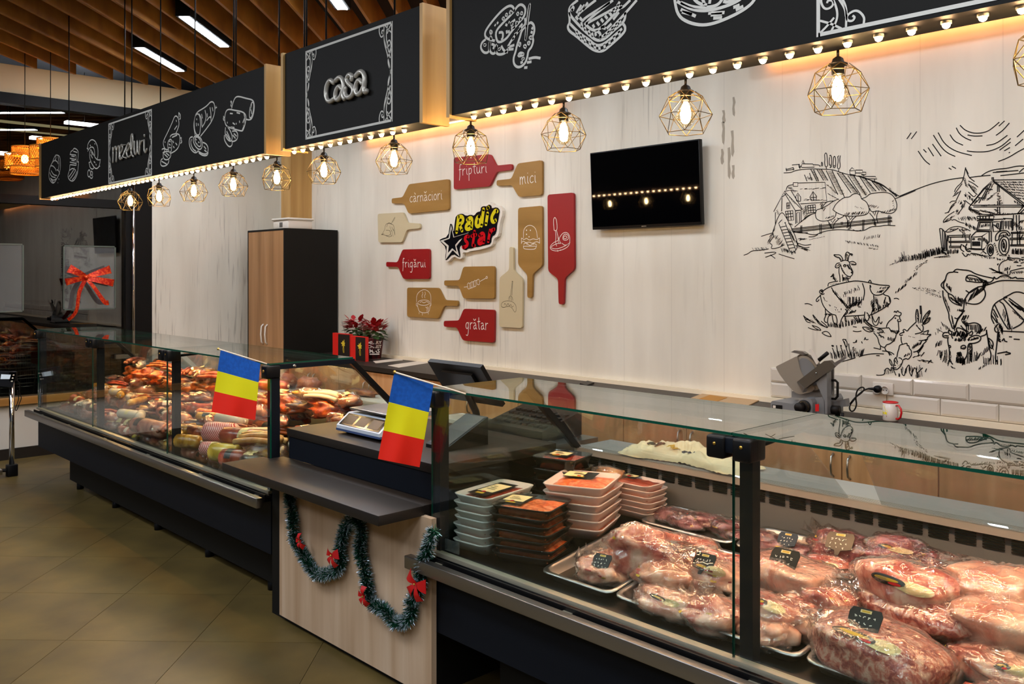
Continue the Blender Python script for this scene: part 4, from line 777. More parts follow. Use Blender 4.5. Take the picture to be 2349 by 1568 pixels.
mural('tractor_drawing', '''-1330,860 1360,840 1700,830 1730,820 1720,840; -1320,850 1560,850; -1325,790 1325,825 1560,830 1570,790 1550,780 1330,790; -1370,790 1370,825; -1410,788 1410,825; -1450,786 1450,825; -1500,784 1500,825; -1350,870 1320,1000 1330,995 1525,1005 1550,870 1350,870; -1370,880 1345,980 1510,985 1520,880 1370,880; -1560,870 1665,865 1650,1000 1560,1010 1545,870; -1610,890 1605,950 1630,950 1632,890 1610,890; -1680,850 1670,980; 1310,1010 1250,1070 1240,1090; -1310,1010 1500,1010 1390,1080 1240,1090 1240,1250 1390,1255 1400,1080; -1500,1010 1500,1160 1460,1190; -1530,1000 1530,1160;
-1260,1110 1290,1108 1290,1125 1262,1127 1260,1110; -1340,1110 1380,1108 1380,1128 1342,1130 1340,1110; -1260,1150 1262,1215 1275,1215 1272,1150; -1290,1150 1292,1215 1305,1215 1302,1150; -1320,1150 1322,1215 1335,1215 1332,1150; -1350,1150 1352,1215 1365,1215 1362,1150; o1520,1180 1560,1220 1560,1320 1520,1365 1475,1320 1470,1230; o1515,1210 1545,1250 1535,1310 1510,1330 1490,1280; o1515,1240 1525,1280 1510,1310 1500,1270; o1700,1070 1780,1100 1790,1240 1760,1330 1700,1350 1640,1280 1640,1150; o1715,1110 1750,1160 1745,1260 1700,1310 1670,1240 1680,1140; o1705,1160 1725,1200 1710,1260 1695,1210;
1590,1140 1590,1060 1650,1000 1750,990 1800,1040 1800,1070 1770,1070 1750,1020 1680,1020 1640,1070 1640,1130 1590,1140; 1180,1180 1150,1250 1190,1300 1240,1290; 1100,1190 1080,1260 1140,1300; 1200,1250 1300,1270 1430,1265; 1230,1040 1210,1090 1220,1130; 1230,1320 1330,1330 1450,1370; 1410,1290 1460,1330; 1110,1310 1160,1380 1200,1330''', 2030, 370, k2, .006,
 [(1360, 950, 1500, 930, 12, 14, -40, 8), (1560, 900, 1650, 980, 14, 20, 24, 10), (1420, 1090, 1490, 1150, 14, -10, 50, 8), (1580, 1170, 1640, 1330, 12, -24, 14, 6), (1480, 1200, 1400, 1310, 8, -26, 12, 6), (1500, 1230, 1540, 1320, 14, 14, 6, 6), (1690, 1120, 1730, 1300, 22, 16, 14, 8), (1650, 1060, 1770, 1040, 14, 6, 30, 4), (1220, 1258, 1430, 1264, 30, 6, 10, 2), (1110, 1190, 1200, 1280, 16, 26, 20, 12), (1160, 1330, 1500, 1350, 20, 20, 20, 12), (1640, 1340, 1780, 1340, 10, 10, 24, 8)])
mural('fence_drawing', '''785,965 800,1080 820,1260 870,1290; 785,965 820,965 880,1040 880,1290; 830,970 830,1100 845,1280; 860,1020 860,1260; -915,1065 1210,1060; -915,1090 1210,1085; -915,1150 1230,1145; -915,1165 1230,1165; -920,1220 1090,1220; -920,1240 1090,1240; -945,1090 945,1150; -945,1165 945,1220; 900,1060 890,1200 900,1330; 915,1065 905,1150; -1810,1020 2010,1015; -1810,1035 2010,1035; -1790,1105 2010,1100; -1790,1125 2010,1120; -1800,1200 2010,1195; -1800,1215 2010,1215; -1830,1035 1830,1100; -1830,1125 1825,1200''', 2030, 370, k2, .0055,
 [(140, 1450, 560, 1410, 26, 6, -30, 14), (250, 1420, 280, 1400, 5, -14, -90, 10), (400, 1400, 580, 1390, 14, -6, -70, 14), (560, 1380, 860, 1320, 40, -16, -90, 14), (900, 1330, 1060, 1320, 20, 4, -60, 12), (800, 1270, 900, 1330, 16, 12, 40, 12), (1830, 1330, 2000, 1340, 34, 4, -80, 14), (1790, 1400, 1990, 1420, 20, 4, 20, 12), (700, 1385, 880, 1360, 10, 50, -8, 8), (1400, 1360, 1700, 1400, 22, 8, 24, 18), (830, 1180, 850, 1270, 8, 12, 16, 5), (430, 1530, 580, 1430, 9, 22, -6, 14)])
k3 = 340/1720
mural('goat_drawing', '''550,150 540,100 490,98 462,68 500,72 540,70 570,110 575,140; 605,130 600,70 620,35 650,50 680,80 690,65 660,55 640,90 635,140; 550,150 590,130 635,140 650,160; 540,165 500,170 478,220 520,225 550,190; 650,155 690,145 730,170 725,190 670,185; 530,210 528,280 540,330 540,390; 550,190 560,240 590,290 640,325 670,320 690,290 690,260 655,200 650,160; o575,195 600,180 615,200 595,215; -620,185 650,240; 625,185 680,260; 610,320 620,350 660,345 655,325; 630,320 640,380; 570,300 575,380; 400,440 405,400 440,390 520,375; 440,330 460,290 470,300 465,340 490,375; o665,275 685,265 685,290; 440,320 430,330''', 1820, 570, k3, .0055,
 [(480, 75, 570, 130, 9, 4, 20, 2), (600, 60, 620, 130, 9, 26, 4, 2), (640, 50, 680, 75, 4, 2, 14, 2), (495, 215, 540, 190, 8, 8, -18, 5), (660, 165, 720, 180, 8, 10, 10, 4), (570, 330, 620, 340, 14, 2, 40, 8), (560, 220, 590, 280, 8, 10, 8, 4), (440, 320, 480, 370, 14, 14, -20, 8), (430, 410, 520, 395, 8, 2, 10, 4), (585, 195, 605, 200, 6, 8, -6, 3), (640, 180, 660, 200, 6, 4, 14, 3)])
mural('pig_drawing', '''345,490 400,450 500,415 640,385 730,370 870,392 980,420 1080,425 1125,430 1080,480 1040,520; 870,390 890,358 905,395; 890,420 890,480 930,540 1000,540 1040,520 1060,540 1110,550 1130,600 1120,640 1080,670 1000,720 900,770; 890,420 900,450; 310,530 330,630 370,700 440,760 490,770; o310,480 340,475 345,510 320,525 300,505; o315,490 335,490 330,505; 320,530 345,530 360,520; 320,540 280,570 260,600 275,620 300,590; 370,700 375,780 355,820 365,850 390,860; 440,760 400,790 395,860; 490,770 510,830 500,890; 450,770 460,850 490,880; 580,780 550,830 545,910; 580,780 640,740 600,700 ; 580,785 700,780 820,770; 830,730 820,800 850,840 870,830 885,770 900,765; 800,400 830,490 810,600; 700,790 750,860 ; 750,775 765,850; 600,790 600,840 620,850; 640,700 580,780; 930,540 940,650 900,770; 440,450 500,550 560,600 620,690; 1070,560 1050,640; 1110,560 1120,620; 780,820 790,870''', 1820, 570, k3, .0062,
 [(460, 480, 600, 640, 24, 24, 46, 14), (540, 590, 640, 700, 20, 24, 16, 12), (620, 700, 780, 640, 34, 24, -56, 12), (640, 560, 780, 560, 20, -4, 90, 12), (560, 520, 760, 440, 18, 6, 36, 30), (720, 590, 750, 680, 10, 30, 0, 3), (700, 740, 640, 760, 12, 30, -40, 10), (900, 620, 930, 740, 26, 24, -34, 14), (950, 560, 1000, 680, 20, 6, 50, 18), (1050, 590, 1110, 640, 14, -10, 40, 8), (930, 730, 1080, 670, 22, -6, -30, 12), (980, 490, 1060, 480, 12, -16, 26, 16), (850, 740, 880, 800, 12, 20, 10, 6), (345, 560, 360, 590, 7, 10, 20, 5), (380, 750, 440, 760, 12, -14, 20, 8), (400, 620, 560, 740, 12, 8, 20, 40), (600, 800, 610, 850, 8, 14, -8, 4), (715, 790, 750, 850, 8, 16, -4, 4),
  (400, 900, 560, 920, 26, -10, -50, 12), (560, 910, 820, 850, 34, -6, -60, 14), (1010, 450, 1100, 440, 8, -14, 20, 10)])
mural('grass_drawing', '''115,775 170,830 240,860; 120,780 150,850 200,860; 225,765 280,830 300,850; 225,770 250,820 270,830; 260,820 340,890 395,918; 265,825 300,880 390,915; 320,840 370,880 400,915; 215,890 290,910 330,955 260,930 215,890; 170,915 230,940 290,945; 330,975 370,955 410,970 440,1020; 330,978 380,1010 440,1022; 130,640 170,635 220,658; -140,820 200,830; -690,905 735,910; 690,955 740,965 790,955; 910,770 920,870 960,900 990,860 1000,770 960,850 940,850 915,780; 1000,850 1015,880 1030,845; 1165,580 1200,572 1225,590;
540,1315 640,1290 720,1265; 760,1255 830,1230 950,1215 1050,1222; -960,1240 1000,1240; 590,1075 600,1120 620,1150 625,1080 600,1060; 575,1050 615,1055; o440,1120 470,1125 455,1138; o545,1120 560,1125 548,1135; 570,1050 610,1140 640,1250; 450,1150 500,1260; 550,1140 590,1250; 500,1120 520,1250; 640,1100 650,1180 680,1270; 960,1465 1000,1470 1060,1460 1060,1400 1100,1380 1130,1430 1140,1350 1190,1470; o1110,1270 1140,1310 1150,1370 1120,1330; o1225,1440 1235,1470 1225,1490; 1250,1390 1260,1460 1290,1480 1300,1400 1350,1330 1340,1420 1370,1480; 1370,1480 1390,1400 1420,1370 1440,1500; 1430,1450 1500,1380; 1530,1430 1545,1390;
820,1060 840,1020 830,1040 850,1060 870,1050; 690,1090 720,1090 735,1050 730,1090; 930,1150 980,1160 1010,1170; 790,1075 800,1100; 1560,1330 1600,1290; 1480,1250 1520,1200''', 1820, 570, k3, .0055,
 [(440, 1270, 740, 1260, 40, -14, -80, 26), (680, 1150, 740, 1240, 14, 24, -16, 14), (760, 1240, 800, 1240, 8, 20, -70, 8), (1120, 190, 1240, 150, 10, 16, -14, 8), (1230, 150, 1480, 120, 26, -8, -60, 14), (1480, 120, 1720, 60, 34, -8, -70, 12), (1190, 520, 1300, 430, 24, 12, -36, 10), (1300, 400, 1420, 300, 22, 8, -30, 10), (1380, 450, 1700, 500, 40, 12, 6, 34), (1400, 260, 1550, 140, 12, 18, -6, 12), (1540, 500, 1720, 560, 24, 10, 12, 24), (1260, 1440, 1460, 1420, 16, 10, -60, 26), (1420, 1500, 1500, 1480, 8, -8, -60, 8), (1060, 1460, 1160, 1440, 7, -14, -60, 8), (1440, 1290, 1590, 1310, 16, 40, 6, 22), (1660, 1000, 1710, 940, 4, -8, -40, 8), (120, 790, 240, 850, 10, 26, 20, 14), (1660, 1130, 1700, 1130, 5, 10, -50, 6)])
mural('hen_drawing', '''1165,740 1180,720 1190,745 1210,715 1225,740 1250,740 1250,770 1220,785 1180,770; 1180,770 1150,810 1100,850 1075,910 1090,925; 1230,785 1235,820 1250,830 1240,848 1215,840 1220,880 1225,960 1200,990; 1220,820 1205,830 1215,850; 1090,920 1110,915 1130,955 1170,960 1190,990 1210,960; 1195,990 1180,1050 1130,1100 1080,1115; 1075,920 1000,925 930,905 880,870 820,820; 820,820 830,860 870,890 930,940; 800,910 860,910 930,945 ; 800,912 830,950 890,970 930,945; 930,975 980,1030 990,1090 1010,1130 1060,1150 1080,1115; 970,940 1010,930 1050,960 1030,975 990,970; 970,975 1000,985 990,1010 1020,1000 1010,1030 1040,1015 1050,1040; 1010,1130 1010,1170; 1060,1150 1075,1190 1130,1200 1170,1228; 1030,1185 1090,1190 1140,1235; 1100,1200 1120,1240; o1180,800 1190,808 1180,812;
1425,850 1415,770 1435,680 1455,780 1450,840; 1480,660 1490,780 1470,860; 1470,660 1475,760; 1490,860 1510,790 1590,700 1580,760 1500,870; 1500,880 1540,820 1595,790 1570,850 1510,880; 1425,850 1380,890 1340,930 1320,960 1300,940 1280,935 1270,950 1290,970 1260,975 1230,990 1240,1010 1270,1000; 1250,1020 1250,1070 1265,1110; 1490,880 1510,910 1500,970 1410,990; 1505,970 1560,950 1570,945 1550,1000 1610,990 1550,1030 1560,1050 1510,1060 1550,1070 1510,1100 1480,1150 1440,1190 1390,1200; 1265,1110 1230,1120 1225,1160 1210,1200 1200,1260; 1265,1110 1300,1100 1320,1095 1320,1130 1340,1120 1345,1160 1360,1170 1370,1190 1370,1240 1330,1290 1310,1270 1270,1290; 1190,1260 1165,1290 1175,1330 1160,1350 1165,1400 1200,1405 1240,1370 1265,1320 1270,1290; 1220,1265 1250,1270 1260,1290; 1190,1260 1200,1290 1210,1320; -1210,1360 1214,1362; 1440,1190 1455,1220 1450,1250; 1510,1120 1450,1210; 1170,1380 1195,1385; 1165,1350 1190,1355''', 1820, 570, k3, .006,
 [(840, 925, 920, 960, 9, 24, 4, 5), (840, 850, 920, 920, 10, 24, 14, 5), (980, 940, 1050, 970, 10, 20, 10, 5), (1120, 940, 1220, 950, 14, 2, 30, 8), (1100, 1060, 1170, 1080, 14, 6, -40, 8), (1430, 720, 1440, 840, 12, 10, 24, 5), (1510, 820, 1580, 730, 12, -14, 20, 5), (1520, 860, 1580, 810, 8, -16, 16, 4), (1440, 900, 1500, 970, 14, -30, -30, 6), (1380, 1160, 1470, 1110, 20, 14, -40, 10), (1470, 990, 1580, 1000, 10, 24, -6, 10), (1460, 1070, 1540, 1060, 12, 24, -6, 10), (1280, 1260, 1350, 1230, 14, 6, -26, 6), (1170, 1290, 1200, 1330, 10, 10, 14, 4), (1440, 1180, 1500, 1130, 10, -4, 30, 3), (1240, 990, 1280, 970, 8, 6, -12, 4), (1220, 1360, 1260, 1330, 5, 8, -12, 3), (1330, 1010, 1400, 1030, 5, 8, 8, 12), (1400, 1250, 1480, 1230, 8, -26, 16, 8)])
k4 = 249/1394
mural('cow_drawing', '''485,245 520,205 580,215 700,225 760,265 860,295 1000,325 ; 485,245 420,250 395,290 385,345 330,395 330,430 380,470 420,520 480,540 540,640 590,660; -480,240 550,250; 385,345 355,400 370,460; 350,480 355,580 400,700 430,780 430,840 455,900 470,960 490,975; 420,520 430,590 490,650 600,680; o640,360 660,280 760,290 850,340 930,370 800,380 700,365; 600,770 540,850 500,830 ; 540,850 510,950; 630,600 620,700 610,770 560,830 520,900 510,960; 630,600 690,500 800,435 870,425 980,390 1060,360 1150,350 1394,358; 870,430 870,385 900,370 960,380 1000,345 1010,300 1025,330 1050,330 1100,290 1190,295 1240,330 1290,305 1300,330 1350,325 1394,330; o880,400 920,385 940,400 910,415;
870,440 905,520 880,590 820,650 740,660 650,640; 810,430 760,480 690,510; 645,480 690,510; o510,970 560,955 640,1000 670,1030 670,1060 600,1110; 470,1000 460,1060 480,1100 ; 430,985 420,1010 440,1050 460,1040; 415,1020 360,1020 345,1070 380,1090 430,1085 ; 430,985 460,1010; 415,1090 415,1150 440,1250 430,1370 480,1430; 680,1040 720,1000 740,1020 720,1060 690,1050; 670,1120 700,1080 780,1050 845,1075 830,1130 760,1160 690,1160; 690,1160 670,1200 670,1300 630,1370 600,1440; 720,1160 730,1260 700,1320 710,1390; o580,1200 620,1180 650,1200 630,1235 590,1225; 420,1190 445,1185 455,1210 430,1215;
680,910 760,890 830,920 850,970 820,1040; 580,930 620,980 680,1010; 840,1070 900,1050 915,1030 912,985; 910,990 930,1100 945,1220 970,1290 970,1340 945,1390; 1060,990 1050,1120 1040,1220 1030,1290 1025,1350 1040,1400; 1060,910 1015,960 1020,1000 1045,1020; 1090,1000 1200,1005 1394,1015; 1180,570 1130,580 1010,650 980,740 970,830 1010,910; 1130,575 1200,540 1270,500 1340,500 1394,520; 935,1090 990,1130 1000,1180 980,1240 945,1180 935,1090; 1015,660 1110,860 1190,980; 1080,620 1150,670 1220,980; 1130,590 1394,860; 1250,970 1350,920 1394,870; 1070,1010 1060,1130 1100,1140 ; 1110,1130 1140,1090 1140,1130 1180,1140; 1200,580 1394,720; 970,790 1050,900; 1000,720 1060,830; 1050,1290 1180,1265; 1160,1270 1240,1290 1150,1305; 1200,1075 1240,1077; 1260,1105 1340,1110''', 2100, 580, k4, .0068,
 [(650, 300, 900, 350, 24, 30, 44, 8), (670, 630, 880, 470, 22, 50, -110, 6), (520, 560, 640, 600, 20, 6, 70, 24), (390, 420, 460, 500, 14, 6, -40, 8), (440, 560, 560, 650, 20, 24, 34, 10), (540, 740, 620, 760, 16, 14, -26, 16), (370, 560, 430, 700, 8, 16, 60, 6), (460, 800, 500, 960, 16, 8, 46, 8), (610, 800, 680, 800, 12, -30, 60, 12), (590, 880, 640, 940, 12, 60, -10, 6), (650, 920, 830, 920, 16, 6, 100, 6), (780, 1040, 880, 1000, 10, 24, -46, 8), (480, 1060, 660, 1080, 40, 20, -60, 18), (500, 1130, 620, 1130, 22, 16, -40, 16), (680, 1130, 800, 1100, 22, 10, -30, 8), (360, 1070, 420, 1070, 12, 14, -14, 6), (580, 1230, 640, 1210, 8, 10, -6, 6), (540, 1280, 580, 1270, 14, 14, 60, 14), (520, 1400, 640, 1430, 34, 4, -80, 16), (440, 1260, 450, 1380, 12, 12, 12, 5), (680, 1180, 700, 1360, 22, 26, -20, 8), (1080, 900, 1130, 980, 18, -6, 60, 12), (1070, 1010, 1070, 1130, 16, 18, 8, 6),
  (1190, 600, 1380, 720, 20, 60, 70, 10), (1130, 720, 1240, 960, 12, -10, 80, 16), (990, 760, 1060, 900, 8, 40, 60, 5), (1240, 740, 1380, 860, 10, 34, 26, 10), (950, 1120, 990, 1220, 8, 10, 26, 5), (1020, 930, 1060, 1000, 8, 14, -20, 5), (280, 1320, 420, 1440, 14, 20, -70, 24), (300, 1250, 420, 1240, 7, 8, 100, 12), (660, 1420, 780, 1380, 10, 10, -130, 14), (770, 1380, 930, 1260, 8, 40, -90, 14), (880, 1420, 1100, 1440, 16, -4, -100, 20), (810, 1500, 900, 1450, 7, 10, -44, 8), (330, 880, 440, 960, 6, 24, 60, 20), (270, 970, 340, 1010, 4, 26, 20, 5), (250, 1210, 330, 1180, 6, 8, -60, 8), (450, 1450, 500, 1470, 8, 8, 20, 8)])
mural('piglet_drawing', '''1075,230 1070,170 1110,110 1190,85 1180,60 1190,48 1240,70 1320,65 1360,85 1394,80; 1190,55 1200,95 1240,90; 1075,230 1100,260 1170,280 1210,285 1220,230; 1300,160 1330,165 1360,160; 1350,130 1394,120; 1060,160 1050,140 1072,140; 1220,230 1300,210 1394,190; 1180,230 1185,270; 1260,120 1310,120; -1360,60 1394,55''', 2100, 580, k4, .0052,
 [(940, 190, 1080, 250, 12, 70, 40, 18), (980, 260, 1080, 250, 6, 60, -10, 12), (1140, 230, 1200, 220, 8, 14, -50, 8), (1230, 240, 1380, 230, 16, 10, 26, 8), (1200, 60, 1240, 90, 8, 10, 12, 4), (1270, 110, 1310, 125, 7, 14, -8, 3), (240, 60, 420, 55, 9, 30, -8, 6), (1080, 300, 1230, 320, 8, 14, 14, 6)])
# larger patches of flaked paint between television and drawing
m = MB()
for cx, cy, hh in ((1683, 245, 22), (1660, 268, 15), (1659, 306, 26), (1680, 330, 30), (1672, 375, 36), (1656, 360, 18), (1682, 395, 16)):
    P = [(cx-3, cy-hh), (cx+2, cy-hh*1.05), (cx+3.5, cy-hh*.5), (cx+2.5, cy), (cx+4, cy+hh*.6), (cx+1, cy+hh), (cx-2, cy+hh*.8), (cx-3.5, cy+hh*.2), (cx-2, cy-hh*.4)]
    m.prism([onY(x+rnd.uniform(-1, 1), y, YB-.0008) for x, y in P], (0, .0006, 0))
mat('worn_paint', 'a49c8c', .8); m.build('paint_flake', 'worn_paint', wb, kind='stuff')
# ================================================================ CAGE PENDANTS
def cage(cx, z0, parent):
    """wire cage of triangles: rings of vertices joined by thin rods (square prisms)"""
    R = [(.030, z0-.030, 6, 0), (.061, z0-.052, 6, .5), (.083, z0-.105, 6, 0), (.062, z0-.160, 6, .5)]
    rings = [[Vector((cx+r*math.cos(2*PI*(k+o)/n), 2.33+r*math.sin(2*PI*(k+o)/n), z)) for k in range(n)] for r, z, n, o in R]
    E = []
    for a in range(4):
        for k in range(6):
            if a: E.append((rings[a][k], rings[a][(k+1) % 6]))
            if a < 3:
                o = R[a][3]; E.append((rings[a][k], rings[a+1][k])); E.append((rings[a][k], rings[a+1][(k-1) % 6 if o == 0 else (k+1) % 6]))
    m = MB()
    for p, q in E: m.tube([p, q], .0014, 4, cap=False)
    m.build('cage', 'wire', parent)
mat('wire', '5e4f30', .35, .9)
px = [-6.30, -5.80, -5.27, -4.746, -4.247, -3.783, -3.203, -2.684, -2.175, -1.648, -1.144, -.63, -.1, .42]
ordn = ['first', 'second', 'third', 'fourth', 'fifth', 'sixth', 'seventh', 'eighth', 'ninth', 'tenth', 'eleventh', 'twelfth', 'thirteenth', 'fourteenth']
extra = {0: ', before the dark window', 5: ', left of the till sign', 7: ', over the red board', 9: ', above the television'}
def pendant(x):
    z = SZ0-.004; r = root('cage_lamp', 'x', 'lamp', (x, 2.33, z), 'cage pendants in a row under the signs')
    MB().tube([(x, 2.33, z+.01), (x, 2.33, z-.01)], .004, 8).build('cord', 'black', r)
    MB().lathe([(.006, z-.008), (.014, z-.014), (.017, z-.024), (.026, z-.028), (.026, z-.032), (.017, z-.036), (.017, z-.056), (.015, z-.058)], x, 2.33, 16).build('socket', 'black_plastic', r)
    cage(x, z, r)
    b = MB().lathe([(.012, z-.056), (.014, z-.066), (.024, z-.084), (.030, z-.104), (.027, z-.124), (.015, z-.138), (.003, z-.142)], x, 2.33, 18).build('bulb', 'bulb_glass', r)
    MB().lathe([(.005, z-.068), (.012, z-.075), (.017, z-.1), (.013, z-.122), (.005, z-.129)], x, 2.33, 10).build('filament', 'filament', b)
    return r
p0 = pendant(px[0])
for i, x in enumerate(px):
    o = p0 if i == 0 else copy_tree(p0); o.location.x = x; o.rotation_euler.z = (i*37 % 60)*PI/180
    o['label'] = ordn[i]+' cage pendant lamp from the left end of the signs'+extra.get(i, '')

# ================================================================ BAMBOO LAMPS by the window
mat('bamboo', 'e0982c', .6); glow('lamp_core', 'ffb040', 90)
def bamboo(x, y, z, label, s=1):
    r = root('bamboo_lamp', label, 'lamp', (x, y, z), 'woven bamboo lamps near the window')
    MB().tube([(x, y, z+.12*s), (x, y, 3.87)], .004, 6).build('cord', 'black', r)
    MB().blob((x, y, z-.01), (.03*s, .03*s, .04*s), 10, 8).build('bulb', 'lamp_core', r)
    for nm, R, za, zb2 in (('top_tier', .11, .10, .02), ('middle_tier', .165, .03, -.09), ('bottom_tier', .12, -.08, -.15)):
        m = MB(); R *= s; za = z+za*s; zb2 = z+zb2*s
        for k in range(40):
            for d in (1, -1):
                t = 2*PI*k/40; P = [(x+R*math.cos(t+d*.5*u), y+R*math.sin(t+d*.5*u), za+(zb2-za)*u) for u in (0, .33, .67, 1)]
                m.tube(P, .003, 3, cap=False)
        for zz in (za, zb2): m.tube([(x+R*math.cos(2*PI*k/24), y+R*math.sin(2*PI*k/24), zz) for k in range(24)], .005, 5, close=True)
        m.tube([(x+R*.55*math.cos(2*PI*k/16), y+R*.55*math.sin(2*PI*k/16), za) for k in range(16)], .004, 4, close=True)
        m.build(nm, 'bamboo', r)
q = onX(116, 345, -8.42); bamboo(q.x, q.y, q.z, 'bright woven bamboo lamp half hidden by the long sign')
q = onX(57, 362, -8.86); bamboo(q.x, q.y, q.z, 'woven bamboo lamp left of the half hidden one', .98)

# ================================================================ FLAGS
mat('flag_blue', '0a58b8', .8, var=('0c62c8', 60, (1, 1, 1), .4, .6)); mat('flag_yellow', 'fff300', .8); mat('flag_red', 'ff2408', .8); mat('stick_white', 'e4d6c0', .4)
def flag(label, tip, end, c4, Yt, Ye):
    A = onY(*tip, Yt); B = onY(*end, Ye)
    r = root('flag', label, 'flag', tuple(B), 'small flags on the counter corners')
    MB().tube([A, B], .0032, 8).build('stick', 'stick_white', r)
    MB().blob(A, (.007, .007, .007), 10, 8).build('finial', 'brass', r)
    tl, tr, br, bl = c4
    for k, c in enumerate(('flag_blue', 'flag_yellow', 'flag_red')):
        def fn(u, v, k=k):
            w = (k+v)/3; y = (Yt+(Ye-Yt)*.85*u)
            x = (tl[0]*(1-u)+tr[0]*u)*(1-w)+(bl[0]*(1-u)+br[0]*u)*w; yy = (tl[1]*(1-u)+tr[1]*u)*(1-w)+(bl[1]*(1-u)+br[1]*u)*w
            p = onY(x, yy, y+.006*math.sin(5*u+3*w)*w+.004*math.sin(11*u)*w); return p
        m = MB().grid(fn, 16, 8); n = len(m.v)
        m.add([v+Vector((0, .0012, 0)) for v in m.v[:n]], [f[::-1] for f in m.f[:]], 0, True)
        m.build(('blue_band', 'yellow_band', 'red_band')[k], c, r)
flag('tricolour blue, yellow and red flag hanging before the sausages', (501, 800), (612, 834), ((506, 803), (597, 833), (585, 963), (485, 944)), 2.06, 2.16)
flag('tricolour blue, yellow and red flag nearest the till, on the right counter corner', (905, 853), (1068, 903), ((904, 856), (994, 882), (962, 1071), (867, 1052)), 2.06, 2.16)

# ================================================================ GARLAND
tin = bpy.data.materials.new('tinsel'); mat('tinsel_green', '0c4a33', .3, .3); mat('tinsel_tip', 'c6d8e2', .25, .5); mat('bow_red', 'c60a10', .5)
gp = [onY(x*.3303+600, y*.3303+1050, 2.142) for x, y in smooth([(195, 235), (195, 320), (225, 440), (215, 540), (270, 640), (330, 740), (370, 810), (450, 810), (530, 780), (560, 710), (540, 620), (570, 520), (600, 440), (640, 415), (680, 440), (695, 520), (680, 620), (700, 720), (730, 830), (735, 930), (760, 1010), (840, 1040), (890, 1100), (920, 1150), (1000, 1140), (1050, 1080), (1030, 1000), (1090, 930), (1110, 820), (1105, 740), (1150, 650), (1170, 560), (1200, 500)], 2)]
gr = root('tinsel_garland', 'green tinsel garland with frosted tips looped over the oak desk front', 'garland', tuple(gp[40]))
MB().tube(gp, .004, 5).build('core', 'tinsel_green', gr)
mg = MB(); mt2 = MB()
L = [0]
for a, b in zip(gp[:-1], gp[1:]): L.append(L[-1]+(b-a).length)
for k in range(11000):
    s = rnd.uniform(0, L[-1]); i = max(j for j in range(len(L)) if L[j] <= s); i = min(i, len(gp)-2)
    t = (s-L[i])/max(1e-6, L[i+1]-L[i]); p = gp[i].lerp(gp[i+1], t); ax = (gp[i+1]-gp[i]).normalized()
    d = Vector((rnd.gauss(0, 1), rnd.gauss(0, 1), rnd.gauss(0, 1))); d -= ax*d.dot(ax)*.85
    d.normalize(); ln = rnd.uniform(.027, .043); w = d.cross(Vector((rnd.gauss(0, 1), rnd.gauss(0, 1), rnd.gauss(0, 1)))).normalized()*.0016; mid = p+d*ln*.62; e = p+d*ln
    mid.y = min(mid.y, 2.167); e.y = min(e.y, 2.167)
    mg.add([p-w, p+w, mid+w, mid-w], [(0, 1, 2, 3)]); (mt2 if k % 5 < 3 else mg).add([mid-w*1.2, mid+w*1.2, e], [(0, 1, 2)])
mg.build('green_tinsel', 'tinsel_green', gr, kind='stuff'); mt2.build('frosted_tips', 'tinsel_tip', gr, kind='stuff')
def bow(px, py, s, rot, label, Y=2.112):
    c = onY(px, py, Y); r = root('ribbon_bow', label, 'bow', tuple(c), 'red velvet bows on the garland'); R = Matrix.Rotation(rot, 3, 'Y')
    for nm, ang, ln, wd in (('loop', .3, 1, .85), ('loop', PI-.3, 1, .85), ('tail', -1.0, 1.15, .7), ('tail', PI+1.0, 1.15, .7)):
        def fn(u, v, ang=ang, ln=ln, wd=wd, nm=nm):
            x = u*ln*s; w = (v-.5)*wd*s*(.18+u*.95); p = Vector((x, -.012*math.sin(PI*u)-.004, w)); 
            return c+R @ (Matrix.Rotation(-ang, 3, 'Y') @ p)
        m = MB().grid(fn, 6, 4); n = len(m.v); m.add([v+Vector((0, .002, 0)) for v in m.v[:n]], [f[::-1] for f in m.f[:]], 0, True); m.build(nm, 'bow_red', r)
    MB().blob(c+Vector((0, -.014, 0)), (.005, .005, .005), 8, 6).build('bead', 'brass', r)
bow(765, 1272, .046, 0, 'red velvet bow on the first dip of the garland')
bow(957, 1338, .058, .25, 'largest red velvet bow, at the right end of the garland')
bow(838, 1366, .04, 1.2, 'narrow red bow turned on edge, on the middle of the garland')
bow(692, 1240, .036, 1.0, 'small half hidden red bow on the left strand of the garland')

# ================================================================ ON THE BACK WORKTOP
# slicer (drawn on upright planes, each part with its own thickness)
KS2 = 340/2349
def s2(x, y, Y): return onY(1760+x*KS2, 790+y*KS2, Y)
def sp(txt, Y, th, nm, mt, par, rd=0, label=None):
    P = [s2(*[float(q) for q in t.split(',')], Y) for t in txt.split()]
    if rd: P = roundc(P, rd)
    return MB().prism(P[::-1], (0, th, 0)).build(nm, mt, par, label)
mat('slicer_alu', '85898c', .4, .35); mat('blade_steel', 'a9a396', .35, .5, bump=(90, .04)); mat('tray_steel', '5c564c', .4, .4)
sl = root('meat_slicer', 'grey electric meat slicer with round blade on the back worktop', 'slicer', (s2(520, 1060, 4.62).x, 4.7, .90))
zb0 = .902
def bot(txt, Y): return txt
P = [s2(x, y, 4.55) for x, y in ((55, 915), (80, 890), (380, 935), (430, 925), (590, 845), (690, 860), (715, 920))]; P = P+[Vector((P[-1].x, 4.55, zb0+.012)), Vector((P[0].x, 4.55, zb0+.012))]
MB().prism(roundc(P, .006)[::-1], (0, .25, 0)).build('base', 'slicer_alu', sl)
P = [s2(x, y, 4.6) for x, y in ((690, 850), (870, 830), (910, 900))]; P += [Vector((P[-1].x, 4.6, zb0+.012)), Vector((P[0].x, 4.6, zb0+.012))]
MB().prism(P[::-1], (0, .22, 0)).build('motor_housing', 'slicer_alu', sl)
